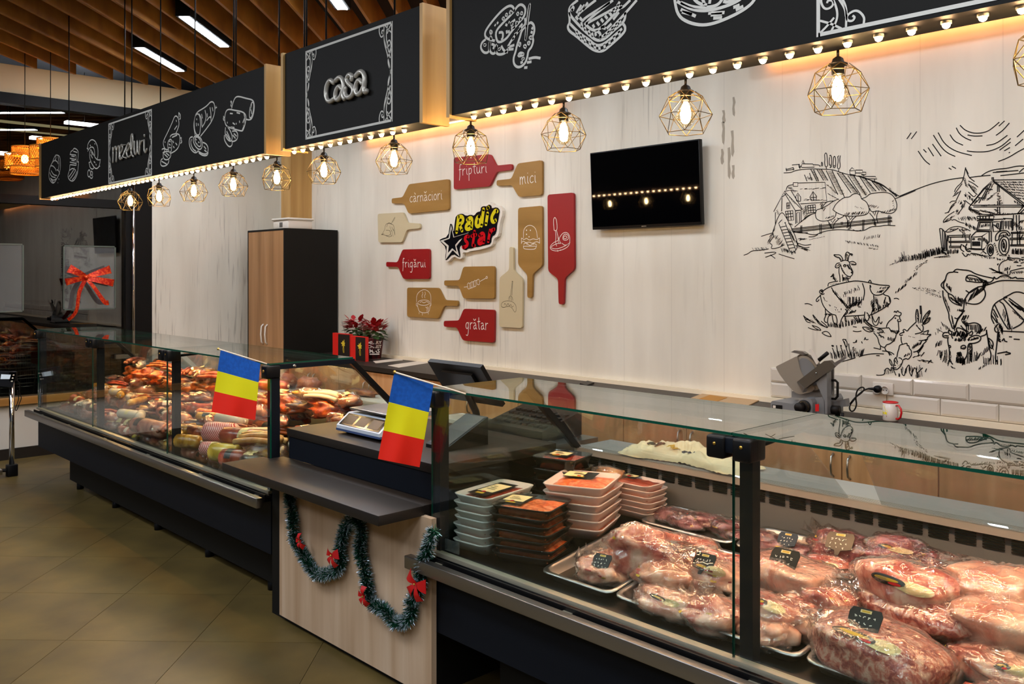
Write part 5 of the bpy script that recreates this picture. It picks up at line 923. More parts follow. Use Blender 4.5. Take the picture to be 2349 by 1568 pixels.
for x, y in ((P[1].x, 4.58), (P[1].x, 4.78), (s2(100, 900, 4.55).x, 4.58), (s2(100, 900, 4.55).x, 4.76)): MB().lathe([(.014, .9), (.016, .916)], x, y, 10).build('foot', 'black_plastic', sl)
sp('75,950 230,962 232,1022 78,1020', 4.545, .01, 'switch_plate', 'black_plastic', sl)
sp('88,962 130,966 130,1005 90,1003', 4.542, .004, 'switch', 'white_plastic', sl)
c = s2(590, 985, 4.55); MB().lathe([(.038, 4.55), (.038, 4.54), (.034, 4.537)], c.x, 0, 24, axis='y', cz=c.z).build('dial', 'black_plastic', sl)
m = MB()
for k in range(14):
    t = -1.2+k*.3; m.box(c.x+.03*math.cos(t)-.001, c.x+.03*math.cos(t)+.001, 4.534, 4.537, c.z+.03*math.sin(t)-.002, c.z+.03*math.sin(t)+.002)
m.build('dial_marks', 'brass', sl)
MB().lathe([(.026, 4.54), (.026, 4.50), (.023, 4.495)], c.x-.01, 0, 20, axis='y', cz=c.z).build('thickness_knob', 'black_plastic', sl)
sp('760,945 815,940 815,1055 762,1058', 4.548, .004, 'warning_label', 'bow_red', sl, label='small red warning label')
sp('385,740 770,690 900,830 590,850 385,835', 4.66, .06, 'pedestal', 'slicer_alu', sl)
sp('130,350 470,180 520,400 600,560 760,690 700,750 520,790 440,760 330,650 200,480', 4.63, .012, 'gauge_plate', 'blade_steel', sl, .01)
c = s2(650, 420, 4.64)
def ell(rx, ry, cx, cy, Y, n=36, rot=.35): return [s2(cx+rx*math.cos(t)*math.cos(rot)-ry*math.sin(t)*math.sin(rot), cy+rx*math.cos(t)*math.sin(rot)+ry*math.sin(t)*math.cos(rot), Y) for t in [2*PI*k/n for k in range(n)]]
MB().prism(ell(190, 330, 660, 450, 4.65, rot=-.5), (0, .03, 0)).build('blade_guard', 'tray_steel', sl)
MB().prism(ell(165, 300, 660, 450, 4.645, rot=-.5), (0, .006, 0)).build('blade', 'blade_steel', sl)
MB().prism(ell(120, 240, 650, 430, 4.640, rot=-.5), (0, .006, 0)).build('blade_cover', 'slicer_alu', sl)
sp('470,590 900,260 990,250 1070,335 950,440 590,700', 4.585, .03, 'carriage_tray', 'tray_steel', sl)
sp('470,590 590,700 560,760 480,620', 4.575, .04, 'tray_lip', 'steel', sl)
c = s2(775, 452, 4.584); MB().lathe([(.004, 4.585), (.004, 4.58)], c.x, 0, 10, axis='y', cz=c.z).build('bolt', 'chrome', sl)
sp('1040,300 1230,190 1255,210 1080,345', 4.58, .008, 'slide_bar', 'steel', sl)
MB().tube([s2(820, 245, 4.60), s2(960, 130, 4.60)], .011, 12).build('grip', 'black_plastic', sl)
MB().tube([s2(800, 310, 4.62), s2(740, 180, 4.62), s2(680, 80, 4.62)], .008, 10).build('meat_pusher', 'acrylic', sl)
sp('650,95 700,65 830,270 780,320', 4.61, .012, 'meat_grip_plate', 'white_plastic', sl, .004)
sp('770,600 945,440 950,1100 905,1100 900,880 840,740', 4.60, .05, 'carriage_arm', 'slicer_alu', sl)
sp('945,440 1055,330 1050,870 970,880', 4.72, .01, 'rear_shield', 'steel', sl)
MB().tube([s2(x, y, 4.66) for x, y in ((960, 565), (1080, 565), (1115, 600), (1115, 820), (1080, 860), (980, 850))], .007, 10).build('side_handle', 'black_plastic', sl)
sp('1040,910 1230,860 1245,980 1060,1000', 4.70, .05, 'side_box', 'slicer_alu', sl)
MB().lathe([(.024, s2(965, 1020, 4.66).x), (.026, s2(1140, 1020, 4.66).x)], 0, 4.66, 16, axis='x', cz=s2(1040, 1030, 4.66).z).build('side_knob', 'black_plastic', sl)
c = s2(1195, 1060, 4.66); MB().lathe([(.022, .90), (.022, .905), (.008, .91), (.008, .94)], c.x, 4.66, 12).build('rubber_foot', 'black_plastic', sl)
sp('370,120 430,90 560,110 620,150 560,165 470,140', 4.64, .03, 'guard_cap', 'steel', sl)
cp = smooth([(1230, 965), (1290, 970), (1340, 900), (1400, 830), (1480, 780), (1550, 700), (1500, 665), (1420, 720), (1400, 850), (1420, 960), (1370, 1060), (1310, 1050), (1300, 970), (1370, 880), (1450, 780), (1560, 705), (1640, 695)], 2)
cb = MB().tube([s2(x, y, 4.78+.16*min(1, max(0, (x-1230)/400))+.012*math.sin(i*.4)) for i, (x, y) in enumerate(cp)], .0042, 8).build('power_cable', 'black_plastic', label='black power cable looping from the slicer to the socket', cat='cable')
MB().tube([s2(1600, 697, 4.94), s2(1700, 702, 4.94)], [.005, .009], 8).build('cable_relief', 'black_plastic', cb)
c = s2(1745, 705, 4.95); MB().lathe([(.020, 4.94), (.021, 4.965)], c.x, 0, 16, axis='y', cz=c.z).build('plug', 'black_plastic', cb)
a, b = s2(1665, 590, 4.97), s2(1990, 800, 4.97); so = MB().bbox(a.x, b.x, 4.972, 4.985, b.z-.004, a.z, .003).build('wall_socket', 'white_plastic', label='white double wall socket right of the slicer', cat='socket')
for x in (1745, 1865):
    c = s2(x, 722, 4.972); MB().lathe([(.024, 4.972), (.024, 4.966), (.021, 4.966), (.020, 4.971)], c.x, 0, 20, axis='y', cz=c.z).build('outlet', 'white_plastic', so)
c = s2(1865, 722, 4.969)
for dx in (-.008, .008): MB().lathe([(.003, 4.9695), (.003, 4.9685)], c.x+dx, 0, 8, axis='y', cz=c.z).build('pin_hole', 'ink', so)
# mug
mat('mug_white', 'd8d4cc', .25, spec=.6); mat('mug_red', 'c4101a', .25, spec=.6)
cx, cy = -2.076, 4.84; mg2 = root('mug', 'white mug with red rim and handle and a printed logo', 'mug', (cx, cy, .90))
MB().lathe([(.038, .90), (.040, .904), (.040, 1.0), (.036, 1.0), (.036, .92), (.001, .915)], cx, cy, 28).build('cup', 'mug_white', mg2)
MB().lathe([(.0405, .996), (.0405, 1.0015), (.036, 1.0015), (.0355, .97), (.0355, .93)], cx, cy, 28).build('rim', 'mug_red', mg2)
hd = Vector((math.cos(-.35), math.sin(-.35), 0))
MB().tube([Vector((cx, cy, z))+hd*r for r, z in ((.038, .985), (.055, .988), (.072, .97), (.075, .95), (.068, .925), (.052, .913), (.038, .915))], .0055, 10).build('handle', 'mug_red', mg2)
m1, m2, m3 = MB(), MB(), MB()
def mp(u, z, r=.0404): t = -PI/2-.80+u; return (cx+r*math.cos(t), cy+r*math.sin(t), .90+z)
def mst(m, txt, w=.004):
    for ln in parse(txt):
        P = [Vector(mp(x, z)) for x, z in ln]
        for a, b in zip(P[:-1], P[1:]):
            nn = Vector((a.x-cx, a.y-cy, 0)).normalized(); d = (b-a).normalized().cross(nn)*w/2; m.add([a-d, a+d, b+d, b-d], [(0, 1, 2, 3)])
mst(m1, '-0,.075 .4,.065 .8,.058; -0,.065 .5,.06 .85,.05; .05,.085 .2,.08 .5,.07', .003)
mst(m2, '-.0,.052 0,.036; .1,.046 .25,.046 .25,.036 .12,.036 .12,.042 .25,.042; .33,.036 .48,.036 .48,.054; .36,.045 .48,.045; -.56,.036 .58,.048; .78,.046 .66,.046 .64,.037 .78,.036')
mst(m3, '-0,.026 .7,.027; -0,.022 .68,.024', .006)
m1.build('drawing', 'flag_yellow', mg2); m2.build('lettering', 'flag_yellow', mg2); m3.build('lower_print', 'mug_red', mg2)
# papers
mat('kraft', 'b89a72', .8); mat('kraft_orange', 'b07c30', .8); mat('paper', 'cfc6b6', .7)
def paper(pts, z, mt, label, th=.002, nm='paper_sheet'):
    P = [onZ(x, y, z) for x, y in pts]; MB().prism(P, (0, 0, th)).build(nm, mt, label=label, cat='paper')
paper([(1585, 914), (1625, 899), (1750, 915), (1715, 932)], .9005, 'kraft', 'stack of brown wrapping paper left of the slicer', .006)
paper([(1600, 916), (1628, 906), (1668, 912), (1640, 922)], .907, 'kraft_orange', 'small orange brown envelope on the wrapping paper', .002)
paper([(856, 828), (920, 821), (924, 826), (862, 833)], .9005, 'paper', 'narrow white slip on the worktop behind the till')
paper([(890, 838), (960, 828), (985, 832), (915, 843)], .9005, 'paper', 'wider white sheet on the worktop beside the monitor')
P = [onZ(x, y, .901) for x, y in ((1330, 882), (1348, 876), (1363, 880), (1345, 887))]; MB().prism(P, (0, 0, .012)).build('remote_control', 'black_plastic', label='small black remote control on the worktop', cat='remote')
# poinsettias and gift bags
mat('pot_red', '5a1418', .5, var=('1c0808', 40, (1, 1, .2), .45, .55)); mat('petal', 'a8101c', .6); mat('leaf', '2c4a1c', .6); mat('bag_red', 'd01a10', .5); mat('bag_dark', '1a120e', .4); mat('yellow_print', 'd8c030', .6)
def text(body, loc, size, mt, par, nm='lettering', ax=(1, 0, 0), ext=.0004, sx=1):
    cu = bpy.data.curves.new('t', 'FONT'); cu.body = body; cu.size = size; cu.align_x = 'CENTER'; cu.extrude = ext; cu.offset = size*.012; cu.resolution_u = 2
    o = bpy.data.objects.new('t', cu); COL.objects.link(o); bpy.context.view_layer.update()
    me = bpy.data.meshes.new_from_object(o.evaluated_get(bpy.context.evaluated_depsgraph_get())); bpy.data.objects.remove(o)
    X = Vector(ax).normalized(); mtx = Matrix((X*sx, (0, 0, 1), X.cross(Vector((0, 0, 1))))).transposed()
    m = MB().add([mtx @ v.co+Vector(loc) for v in me.vertices], [list(p.vertices) for p in me.polygons]); bpy.data.meshes.remove(me)
    return m.build(nm, mt, par)
def poinsettia(x, y, label, front, seed):
    r = root('poinsettia', label, 'plant', (x, y, .90), 'potted poinsettias'); rg = random.Random(seed)
    MB().lathe([(.058, .90), (.062, .905), (.085, 1.09), (.088, 1.10), (.08, 1.10)], x, y, 24).build('pot_sleeve', 'pot_red', r)
    MB().lathe([(.06, .90), (.061, .912)], x, y, 24).build('pot_rim', 'white_plastic', r)
    m = MB(); g = MB()
    for k in range(130):
        red = k < 75; t = rg.uniform(0, 2*PI); e = rg.uniform(.1, 1.1); rr = rg.uniform(.02, .09); c = Vector((x+rr*math.cos(t), y+rr*math.sin(t)*.8, (1.20 if red else 1.13)+rg.uniform(-.04, .05)))
        d = Vector((math.cos(t)*math.cos(e), math.sin(t)*math.cos(e), math.sin(e)*(.7 if red else -.2))).normalized(); w = d.cross(Vector((0, 0, 1))).normalized(); L2 = rg.uniform(.06, .10)
        if (c+d*L2).y > 4.985: continue
        (m if red else g).add([c, c+d*L2*.35+w*L2*.28, c+d*L2*.7+w*L2*.22-Vector((0, 0, .005)), c+d*L2-Vector((0, 0, .012)), c+d*L2*.7-w*L2*.22-Vector((0, 0, .005)), c+d*L2*.35-w*L2*.28], [(0, 1, 2, 3), (0, 3, 4, 5)])
    m.build('red_bracts', 'petal', r, kind='stuff'); g.build('green_leaves', 'leaf', r, kind='stuff')
    def fn(u, v):
        t = 2*PI*u; R = .09+.045*v+.006*math.sin(9*t); return Vector((x+R*math.cos(t), min(4.985, y+R*math.sin(t)), 1.09+.15*v+.02*v*math.sin(5*t)))
    MB().grid(fn, 30, 4).build('clear_wrap', 'film_flat', r)
    if front:
        d = Vector((-x, -y, 0)).normalized(); ax = Vector((0, 0, 1)).cross(-d)*-1; base = Vector((x, y, 0))+d*.081
        ax = Vector((-d.y, d.x, 0)); ax = ax if ax.dot(Vector((.7, .7, 0))) > 0 else -ax
        for wd, z, s in (('MERRY', 1.045, .042), ('CHRIST', 1.008, .038), ('MAS', .962, .052)): text(wd, base+Vector((0, 0, z))-d*(1.06-z)*.12, s, 'white_ink', r, ax=ax)
        m = MB(); q0 = base-d*.012+Vector((0, 0, .945)); m.add([q0-ax*.045, q0+ax*.045, q0+ax*.045+Vector((0, 0, .01)), q0-ax*.045+Vector((0, 0, .01))], [(0, 1, 2, 3)]); m.build('print_line', 'white_ink', r)
q = onY(859, 815, 4.82); poinsettia(q.x, 4.82, 'poinsettia in a tartan pot sleeve reading MERRY CHRIST MAS', True, 3)
q = onY(815, 800, 4.87); poinsettia(q.x-.0, 4.87, 'poinsettia half hidden behind the two gift bags', False, 9)
def bag(x0, x1, xm, y, z1, label):
    r = root('gift_bag', label, 'bag', ((x0+x1)/2, y+.05, .90), 'red gift bags with a yellow flower')
    MB().box(x0, x1, y, y+.035, .90, z1).build('body', 'bag_red', r)
    MB().box(xm, x1, y-.002, y, .902, z1-.006).build('window_print', 'bag_dark', r)
    m = MB(); c = Vector(((xm+x1)/2-.004, y-.004, .90+(z1-.9)*.6)); 
    for k in range(7):
        t = k*2*PI/7+.3; d = Vector((math.cos(t), 0, math.sin(t))); w = Vector((-d.z, 0, d.x)); L2 = .045 if k % 2 else .035; m.add([c, c+d*L2*.5+w*.009, c+d*L2, c+d*L2*.5-w*.009], [(0, 1, 2, 3)])
    for k in range(3): ribbon(m, [c+Vector((.004*k, 0, -.02)), c+Vector((.012*(k-1), 0, -.05)), c+Vector((.006*k, 0, -.085))], .003, (0, 1, 0))
    m.build('flower_print', 'yellow_print', r)
a = onY(763, 800, 4.62); b = onY(802, 800, 4.62); c = onY(776, 800, 4.62); bag(a.x, b.x, c.x, 4.62, 1.135, 'red gift bag with yellow flower, the left one beside the tall cupboard')
a = onY(804, 800, 4.60); b = onY(838, 800, 4.60); c = onY(816, 800, 4.60); bag(a.x, b.x, c.x, 4.60, 1.125, 'red gift bag with yellow flower, the right one against the poinsettia pot')

# ================================================================ BY THE WINDOW
mat('ribbon_red', 'b8180c', .3, .35, var=('e0501c', 45, (1, 1, 1), .45, .6), bump=(60, .4)); mat('poster', '26302c', .5)
kb = 350/1663
def w1(x, y, X=XL+.03): return onX(x*kb, 430+y*kb, X)
rb = root('ribbon_bow', 'large sparkling red ribbon bow on the shop window', 'bow', tuple(w1(940, 975)))
def strip(nm, pts, w0, w1_, X=XL+.03):
    P = [w1(x, y, X) for x, y in smooth(pts, 2)]; m = MB(); vs = []; n = len(P)
    for i in range(n):
        d = (P[min(i+1, n-1)]-P[max(0, i-1)]).normalized(); s = d.cross(Vector((1, 0, 0)))*(w0+(w1_-w0)*i/(n-1))/2; o = Vector((.02*math.sin(PI*i/(n-1)), 0, 0)); vs += [P[i]-s+o, P[i]+s+o*1.5]
    m.add(vs, [(2*i, 2*i+1, 2*i+3, 2*i+2) for i in range(n-1)], 0, True); m.add([v+Vector((-.002, 0, 0)) for v in vs], [(2*i+2, 2*i+3, 2*i+1, 2*i) for i in range(n-1)], 0, True)
    m.build(nm, 'ribbon_red', rb)
strip('loop', [(940, 975), (850, 930), (750, 880)], .03, .085); strip('loop', [(940, 975), (1060, 930), (1205, 890)], .03, .085)
strip('loop', [(940, 985), (830, 1000), (715, 1030)], .03, .07); strip('loop', [(940, 985), (1080, 1010), (1240, 1040)], .04, .075)
strip('tail', [(930, 1000), (860, 1120), (845, 1200), (830, 1340), (780, 1410), (740, 1440)], .04, .03); strip('tail', [(950, 1000), (1030, 1100), (1080, 1180), (1140, 1260), (1185, 1250)], .03, .05)
MB().blob(w1(940, 978, XL+.045), (.02, .02, .022), 10, 8).build('knot', 'ribbon_red', rb)
def poster(x0, x1, y0, y1, label):
    a, b = w1(x0, y0, XL-.035), w1(x1, y1, XL-.035); r = root('poster_frame', label, 'poster', (XL-.065, (a.y+b.y)/2, b.z), 'clear framed posters on the glass')
    MB().box(XL-.045, XL-.042, a.y, b.y, b.z, a.z).build('sheet', 'acrylic', r)
    m = MB()
    for c, d, e, f in ((a.y-.012, a.y, b.z, a.z), (b.y, b.y+.012, b.z, a.z), (a.y, b.y, a.z, a.z+.012), (a.y, b.y, b.z-.012, b.z)): m.box(XL-.048, XL-.036, c, d, e, f)
    m.build('frame', 'frame_grey', r)
mat('frame_grey', '566058', .3)
poster(705, 1250, 640, 1310, 'clear framed poster behind the red bow'); poster(-60, 245, 620, 1340, 'clear framed poster at the left picture edge')
# floor scale with display on a chrome post
fs = root('floor_scale', 'tall floor scale with chrome post and small lit display at the left edge', 'scale', (-8.34, 2.1, 0))
q = onZ(27, 1083, .03); X, Y = q.x, q.y
MB().tube([(X, Y, .09), (X, Y, .80)], .021, 14).build('post', 'chrome', fs); MB().bbox(X-.03, X+.03, Y-.035, Y+.035, .80, .88, .006).build('post_cap', 'black_plastic', fs)
MB().bbox(X-.035, X+.035, Y-.04, Y+.04, .0, .10, .006).build('post_foot', 'black_plastic', fs)
MB().bbox(X-.3, X+.05, Y-.55, Y-.08, .03, .075, .006).build('platform', 'steel', fs); MB().tube([(X, Y, .05), (X-.1, Y-.15, .05)], .015, 8).build('arm', 'black_plastic', fs)
for a, b in ((-.27, -.5), (.02, -.5), (-.27, -.12)): MB().lathe([(.02, 0), (.02, .032)], X+a, Y+b, 10).build('foot', 'black_plastic', fs)
Xd = X+.03
P = [onX(x, y, Xd) for x, y in ((-22, 850), (38, 853), (28, 888), (-22, 884))]; MB().prism(P, (-.05, 0, 0)).build('display_head', 'navy_panel', fs)
mat('lcd_lit', 'b8c6d0', .3, emit='b8c8d8', es=.35)
P = [onX(x, y, Xd+.002) for x, y in ((3, 858), (25, 859), (22, 869), (1, 869))]; MB().prism(P, (-.003, 0, 0)).build('screen', 'lcd_lit', fs)
for x, y in ((31, 860), (29, 867), (27, 874)): c = onX(x, y, Xd+.002); MB().blob(c, (.003, .008, .006), 8, 6).build('button', 'white_plastic', fs)
MB().tube([onX(x, y, Xd-.02) for x, y in smooth([(38, 870), (46, 880), (44, 900), (50, 912), (44, 925), (38, 943), (34, 938), (44, 915), (40, 895)], 2)], .004, 6).build('cable', 'black_plastic', fs)
# shopping carts outside the glass
mat('cart_wire', '8c8670', .35, .8); mat('cart_red', 'a01414', .45); mat('cart_grey', '9aa0a6', .4)
def cart(x, y, label):
    r = root('shopping_cart', label, 'cart', (x, y, 0), 'shopping carts beyond the window')
    m = MB(); W2, Lh = .27, .42
    def c4(z, k): return [Vector((x-W2*k, y-Lh*k+.0, z)), Vector((x+W2*k, y-Lh*k, z)), Vector((x+W2*k, y+Lh, z)), Vector((x-W2*k, y+Lh, z))]
    for z, k in ((.95, 1), (.88, .97), (.80, .94), (.72, .91), (.64, .88), (.56, .85)): P = c4(z, k); m.tube(P, .0035 if z < .95 else .006, 4, close=True)
    for s in range(4):
        A, B = c4(.95, 1), c4(.56, .85)
        for k in range(9): t = k/9; m.tube([A[s].lerp(A[(s+1) % 4], t), B[s].lerp(B[(s+1) % 4], t)], .0022, 3, cap=False)
    m.build('basket', 'cart_wire', r)
    MB().tube([(x-.27, y+.46, 1.02), (x+.27, y+.46, 1.02)], .016, 10).build('handle', 'cart_red', r)
    MB().box(x-.2, x+.2, y+.36, y+.37, .8, .97).build('child_seat', 'cart_red', r)
    MB().tube([(x-.25, y+.46, 1.02), (x-.25, y+.40, .5), (x-.24, y+.35, .15), (x-.24, y-.35, .13)], .01, 6).tube([(x+.25, y+.46, 1.02), (x+.25, y+.40, .5), (x+.24, y+.35, .15), (x+.24, y-.35, .13)], .01, 6).build('frame', 'cart_wire', r)
    for a in (-.24, .24):
        for b in (-.33, .33): MB().lathe([(.05, x+a-.012), (.055, x+a), (.05, x+a+.012)], 0, y+b, 12, axis='x', cz=.055).build('wheel', 'black_plastic', r)
    return r
c0 = cart(XL-.62, 2.30, 'nearest shopping cart behind the floor scale'); 
for i, (x, y, rz, lb) in enumerate([(XL-.66, 1.28, .0, 'shopping cart at the left picture edge'), (XL-.62, 3.3, -.0, 'shopping cart seen through the end of the long counter'), (XL-1.35, 1.8, .1, 'shopping cart in the second row, further left'), (XL-1.4, 2.75, 0, 'shopping cart in the second row, further right')]):
    o = copy_tree(c0); o.location = (x, y, 0); o.rotation_euler.z = rz; o['label'] = lb
# ================================================================ GOODS IN THE RIGHT CASE
def meat(name, c1, c2, c3, sc=16, rough=.3, st=(1, 1, 1)):
    m = wood(name, c1, c2, c3, st, rough, sc, .6); b = m.node_tree.nodes['Principled BSDF']; b.inputs['Subsurface Weight'].default_value = 0; b.inputs['Coat Weight'].default_value = .3; b.inputs['Coat Roughness'].default_value = .15
    cr = [n for n in m.node_tree.nodes if n.type == 'VALTORGB'][0].color_ramp.elements; cr[0].position = .38; cr[1].position = .50; cr[2].position = .62
    nt = m.node_tree; n2 = nt.nodes.new('ShaderNodeTexNoise'); n2.inputs['Scale'].default_value = sc*2.5; n2.inputs['Detail'].default_value = 3
    bp = nt.nodes.new('ShaderNodeBump'); bp.inputs['Strength'].default_value = .45; bp.inputs['Distance'].default_value = .006
    tc = nt.nodes.new('ShaderNodeTexCoord'); nt.links.new(tc.outputs['Object'], n2.inputs['Vector']); nt.links.new(n2.outputs['Fac'], bp.inputs['Height']); nt.links.new(bp.outputs[0], b.inputs['Normal'])
meat('pork', 'd87c66', 'a83428', 'f0c4aa', 12); meat('pork_fat', 'e6a88c', 'd07c64', 'f0c8ae', 9); meat('minced', 'd4705a', '9c2c24', 'f0b8a0', 48); meat('beef', '8c2838', '58101c', 'b85460', 18)
meat('offal', '8a3844', '5c1a28', 'b87880', 22); meat('mince_orange', 'f07430', 'c84a1c', 'ffa070', 46); meat('mince_red', 'a83a22', '842412', 'c05c3c', 40); meat('chicken', 'dc9676', 'c46c50', 'eec0a0', 12)
mat('foam', 'e2cdc4', .55); mat('foam_cool', 'cfd0ca', .55); mat('black_tray', '14140f', .22, spec=.7); mat('label_cream', 'e0cc94', .6); mat('label_black', '14110f', .3); mat('gold_print', 'c8a020', .5); mat('tag_blue', '1c2c3c', .6)
# gastronorm pans
def pan(x0, x1, y0, y1, label, dep=.055, lift=0):
    r = root('steel_tray', label, 'tray', ((x0+x1)/2, (y0+y1)/2, deck_z(y0)), 'steel trays in the right counter')
    zf = lambda y, d=0: deck_z(y)+.02-d+lift
    def ring(i, d): 
        P = roundc([(x0+i, y0+i, 0), (x1-i, y0+i, 0), (x1-i, y1-i, 0), (x0+i, y1-i, 0)], .04); return [Vector((p[0], p[1], zf(p[1], d))) for p in P]
    R = [ring(0, .004), ring(.001, -.001), ring(.014, 0), ring(.018, .006), ring(.03, dep)]; m = MB(); n = len(R[0]); vs = [v for q in R for v in q]
    fs = [(i*n+k, i*n+(k+1) % n, (i+1)*n+(k+1) % n, (i+1)*n+k) for i in range(4) for k in range(n)]+[list(range(4*n, 5*n))]
    m.add(vs, fs, 0, True).build('pan', 'steel', r); return r
tx = [-2.27+.345*k for k in range(9)]
wd = ['leftmost', 'second', 'third', 'fourth', 'fifth', 'sixth', 'seventh', 'eighth', 'ninth']
for k, x in enumerate(tx): pan(x, x+.335, 2.30, 2.80, 'long steel tray in the front row, %s from the foam trays' % wd[k])
bxx = [-2.24, -1.80, -1.37, -.93, -.49, -.05, .39]
for k, x in enumerate(bxx): pan(x, x+.425, 2.84, 3.05, 'shallow steel tray in the back row, %s from the left' % wd[k], .035, .005)
# labels
def blob_label(par, c, r, rot, p, wob, ws, seed, u0, v0, du, dv, mt, nm='product_label', round_=True, k=1.03):
    R = Matrix.Rotation(rot, 3, 'Z'); m = MB(); c = Vector(c)
    def pt(a, b): return c+R @ (blobpt(r, u0+a*du, v0+b*dv, p, wob, ws, seed)*k)
    if round_:
        vs = [pt(0, 0)]+[pt(s*math.cos(t*PI/8), s*math.sin(t*PI/8)) for s in (.5, 1) for t in range(16)]
        fs = [(0, 1+t, 1+(t+1) % 16) for t in range(16)]+[(1+t, 17+t, 17+(t+1) % 16, 1+(t+1) % 16) for t in range(16)]
        m.add(vs, fs, 0, True)
    else: m.grid(lambda u, v: pt(u*2-1, v*2-1), 4, 4)
    return m.build(nm, mt, par)
def meatbag(px, py, w, d, h, mt, label, lift=0., rot=0, p=.85, wob=.16, ws=5, seed=1, lab=None, tail=0, film='film', nm='meat_pack', cat='meat', Y=None, lv=.75):
    """w, d, h in metres; the centre is found from where it lies in the case"""
    zc = .64+h*.4+lift
    for _ in range(5):
        q = onZ(px, py, zc); zc = deck_z(min(max(q.y, 2.3), 3.0))-.02+h*.45+lift
    c = Vector((q.x, min(max(q.y, 2.225+d*.5), 3.045-d*.5), zc)); r = root(nm, label, cat, (c.x, c.y, c.z-h*.45), 'plastic wrapped meats in the right counter')
    MB().blob(c, (w/2, d/2, h/2), 40, 24, p, wob, ws, seed, rot).build('meat', mt, r)
    m = MB().blob(c, (w/2*1.05, d/2*1.05, h/2*1.06), 56, 34, p, wob, ws, seed, rot)
    for v in m.v:   # crumples of the loose film
        q2 = (v-c); f = abs(mnoise.noise(v*26+Vector((seed, 0, 0))))+.5*abs(mnoise.noise(v*60)); v += q2.normalized()*(.018*f-.002)
    # gathered corner(s) of the bag: crumpled fan
    rg = random.Random(seed+5)
    for s in ([tail] if tail else []):
        R = Matrix.Rotation(rot+s, 3, 'Z'); b0 = c+R @ Vector((w*.42, 0, h*.1)); L2 = .07+.25*d; N = 12
        vs = []; fs = []
        for j in range(4):
            for i in range(N+1):
                a = (i/N-.5)*2.0; f = j/3; y = a*(.02+d*.42*(1-abs(f-.6))) if j else a*.3*d
                vs.append(b0+R @ Vector((L2*f-.01, y, h*.28*(1-f)*math.cos(a)+.022*f*math.sin(i*2.1+seed)+rg.uniform(-.008, .008)+.02*f)))
        for j in range(3):
            for i in range(N): fs.append((j*(N+1)+i, j*(N+1)+i+1, (j+1)*(N+1)+i+1, (j+1)*(N+1)+i))
        m.add(vs, fs, 0, True)
    m.build('plastic_wrap', film, r)
    if lab:
        u0 = -1.25-rot*.8
        if 'o' in lab:   # oval cream label with a black and gold cap
            blob_label(r, c, (w/2, d/2, h/2), rot, p, wob*1.1, ws, seed, u0, lv, .42, .26, 'label_cream', k=1.075)
            blob_label(r, c, (w/2, d/2, h/2), rot, p, wob*1.1, ws, seed, u0-.5, lv+.08, .3, .2, 'label_black', 'label_cap', k=1.085)
            blob_label(r, c, (w/2, d/2, h/2), rot, p, wob*1.1, ws, seed, u0-.5, lv+.1, .18, .07, 'gold_print', 'label_print', k=1.095)
            blob_label(r, c, (w/2, d/2, h/2), rot, p, wob*1.1, ws, seed, u0-.36, lv-.02, .08, .06, 'bow_red', 'label_seal', k=1.1)
        if 'g' in lab:   # scattered yellow prints of the bag
            for k in range(5): blob_label(r, c, (w/2, d/2, h/2), rot, p, wob*1.1, ws, seed, rg.uniform(-2.8, .2), rg.uniform(.1, 1.0), .09, .05, 'gold_print' if k % 2 else 'print_red', 'bag_print', False, k=1.09)
    return r, c
mat('print_red', '8c1c14', .5)
def tagsign(c, dx, dy, dz, s, rot, label, mt='label_black'):
    """black price tag with chalk writing, leaning on the meat"""
    b = Vector(c)+Vector((dx, dy, dz)); r = root('price_tag', label, 'price tag', tuple(b), 'black price tags'); X = Vector((math.cos(rot), math.sin(rot), .08)).normalized(); N2 = Vector((-.3, -.75, .6)).normalized(); U = N2.cross(X).normalized(); 
    if U.z < 0: U = -U
    P = [b+X*u*s+U*v*s for u, v in ((-.9, .35), (-.75, .6), (.75, .6), (.9, .35), (.85, -.45), (.2, -.6), (.12, -.9), (-.12, -.9), (-.2, -.6), (-.85, -.45))]
    MB().prism(P, -N2*.002).build('board', mt, r)
    m = MB(); rg = random.Random(int(abs(b.x)*1000))
    for row, n in ((.12, 5), (-.16, 4), (-.42, 3)):
        for k in range(n):
            x = -.6+k*1.2/n+rg.uniform(0, .05)
            pts = [b+X*(x+rg.uniform(0, .16))*s+U*(row+rg.uniform(-.08, .08))*s+N2*.0015 for _ in range(4)]; ribbon(m, pts, .0022, N2)
    m.build('chalk_writing', 'white_ink', r)
    m = MB(); ribbon(m, [b+X*-.3*s+U*.43*s+N2*.0015, b+X*.3*s+U*.43*s+N2*.0015], s*.16, N2); m.build('logo_spot', 'label_cream', r)
    m = MB(); ribbon(m, [b+X*-.22*s+U*.43*s+N2*.002, b+X*.22*s+U*.43*s+N2*.002], s*.09, N2); m.build('logo_print', 'gold_print', r)
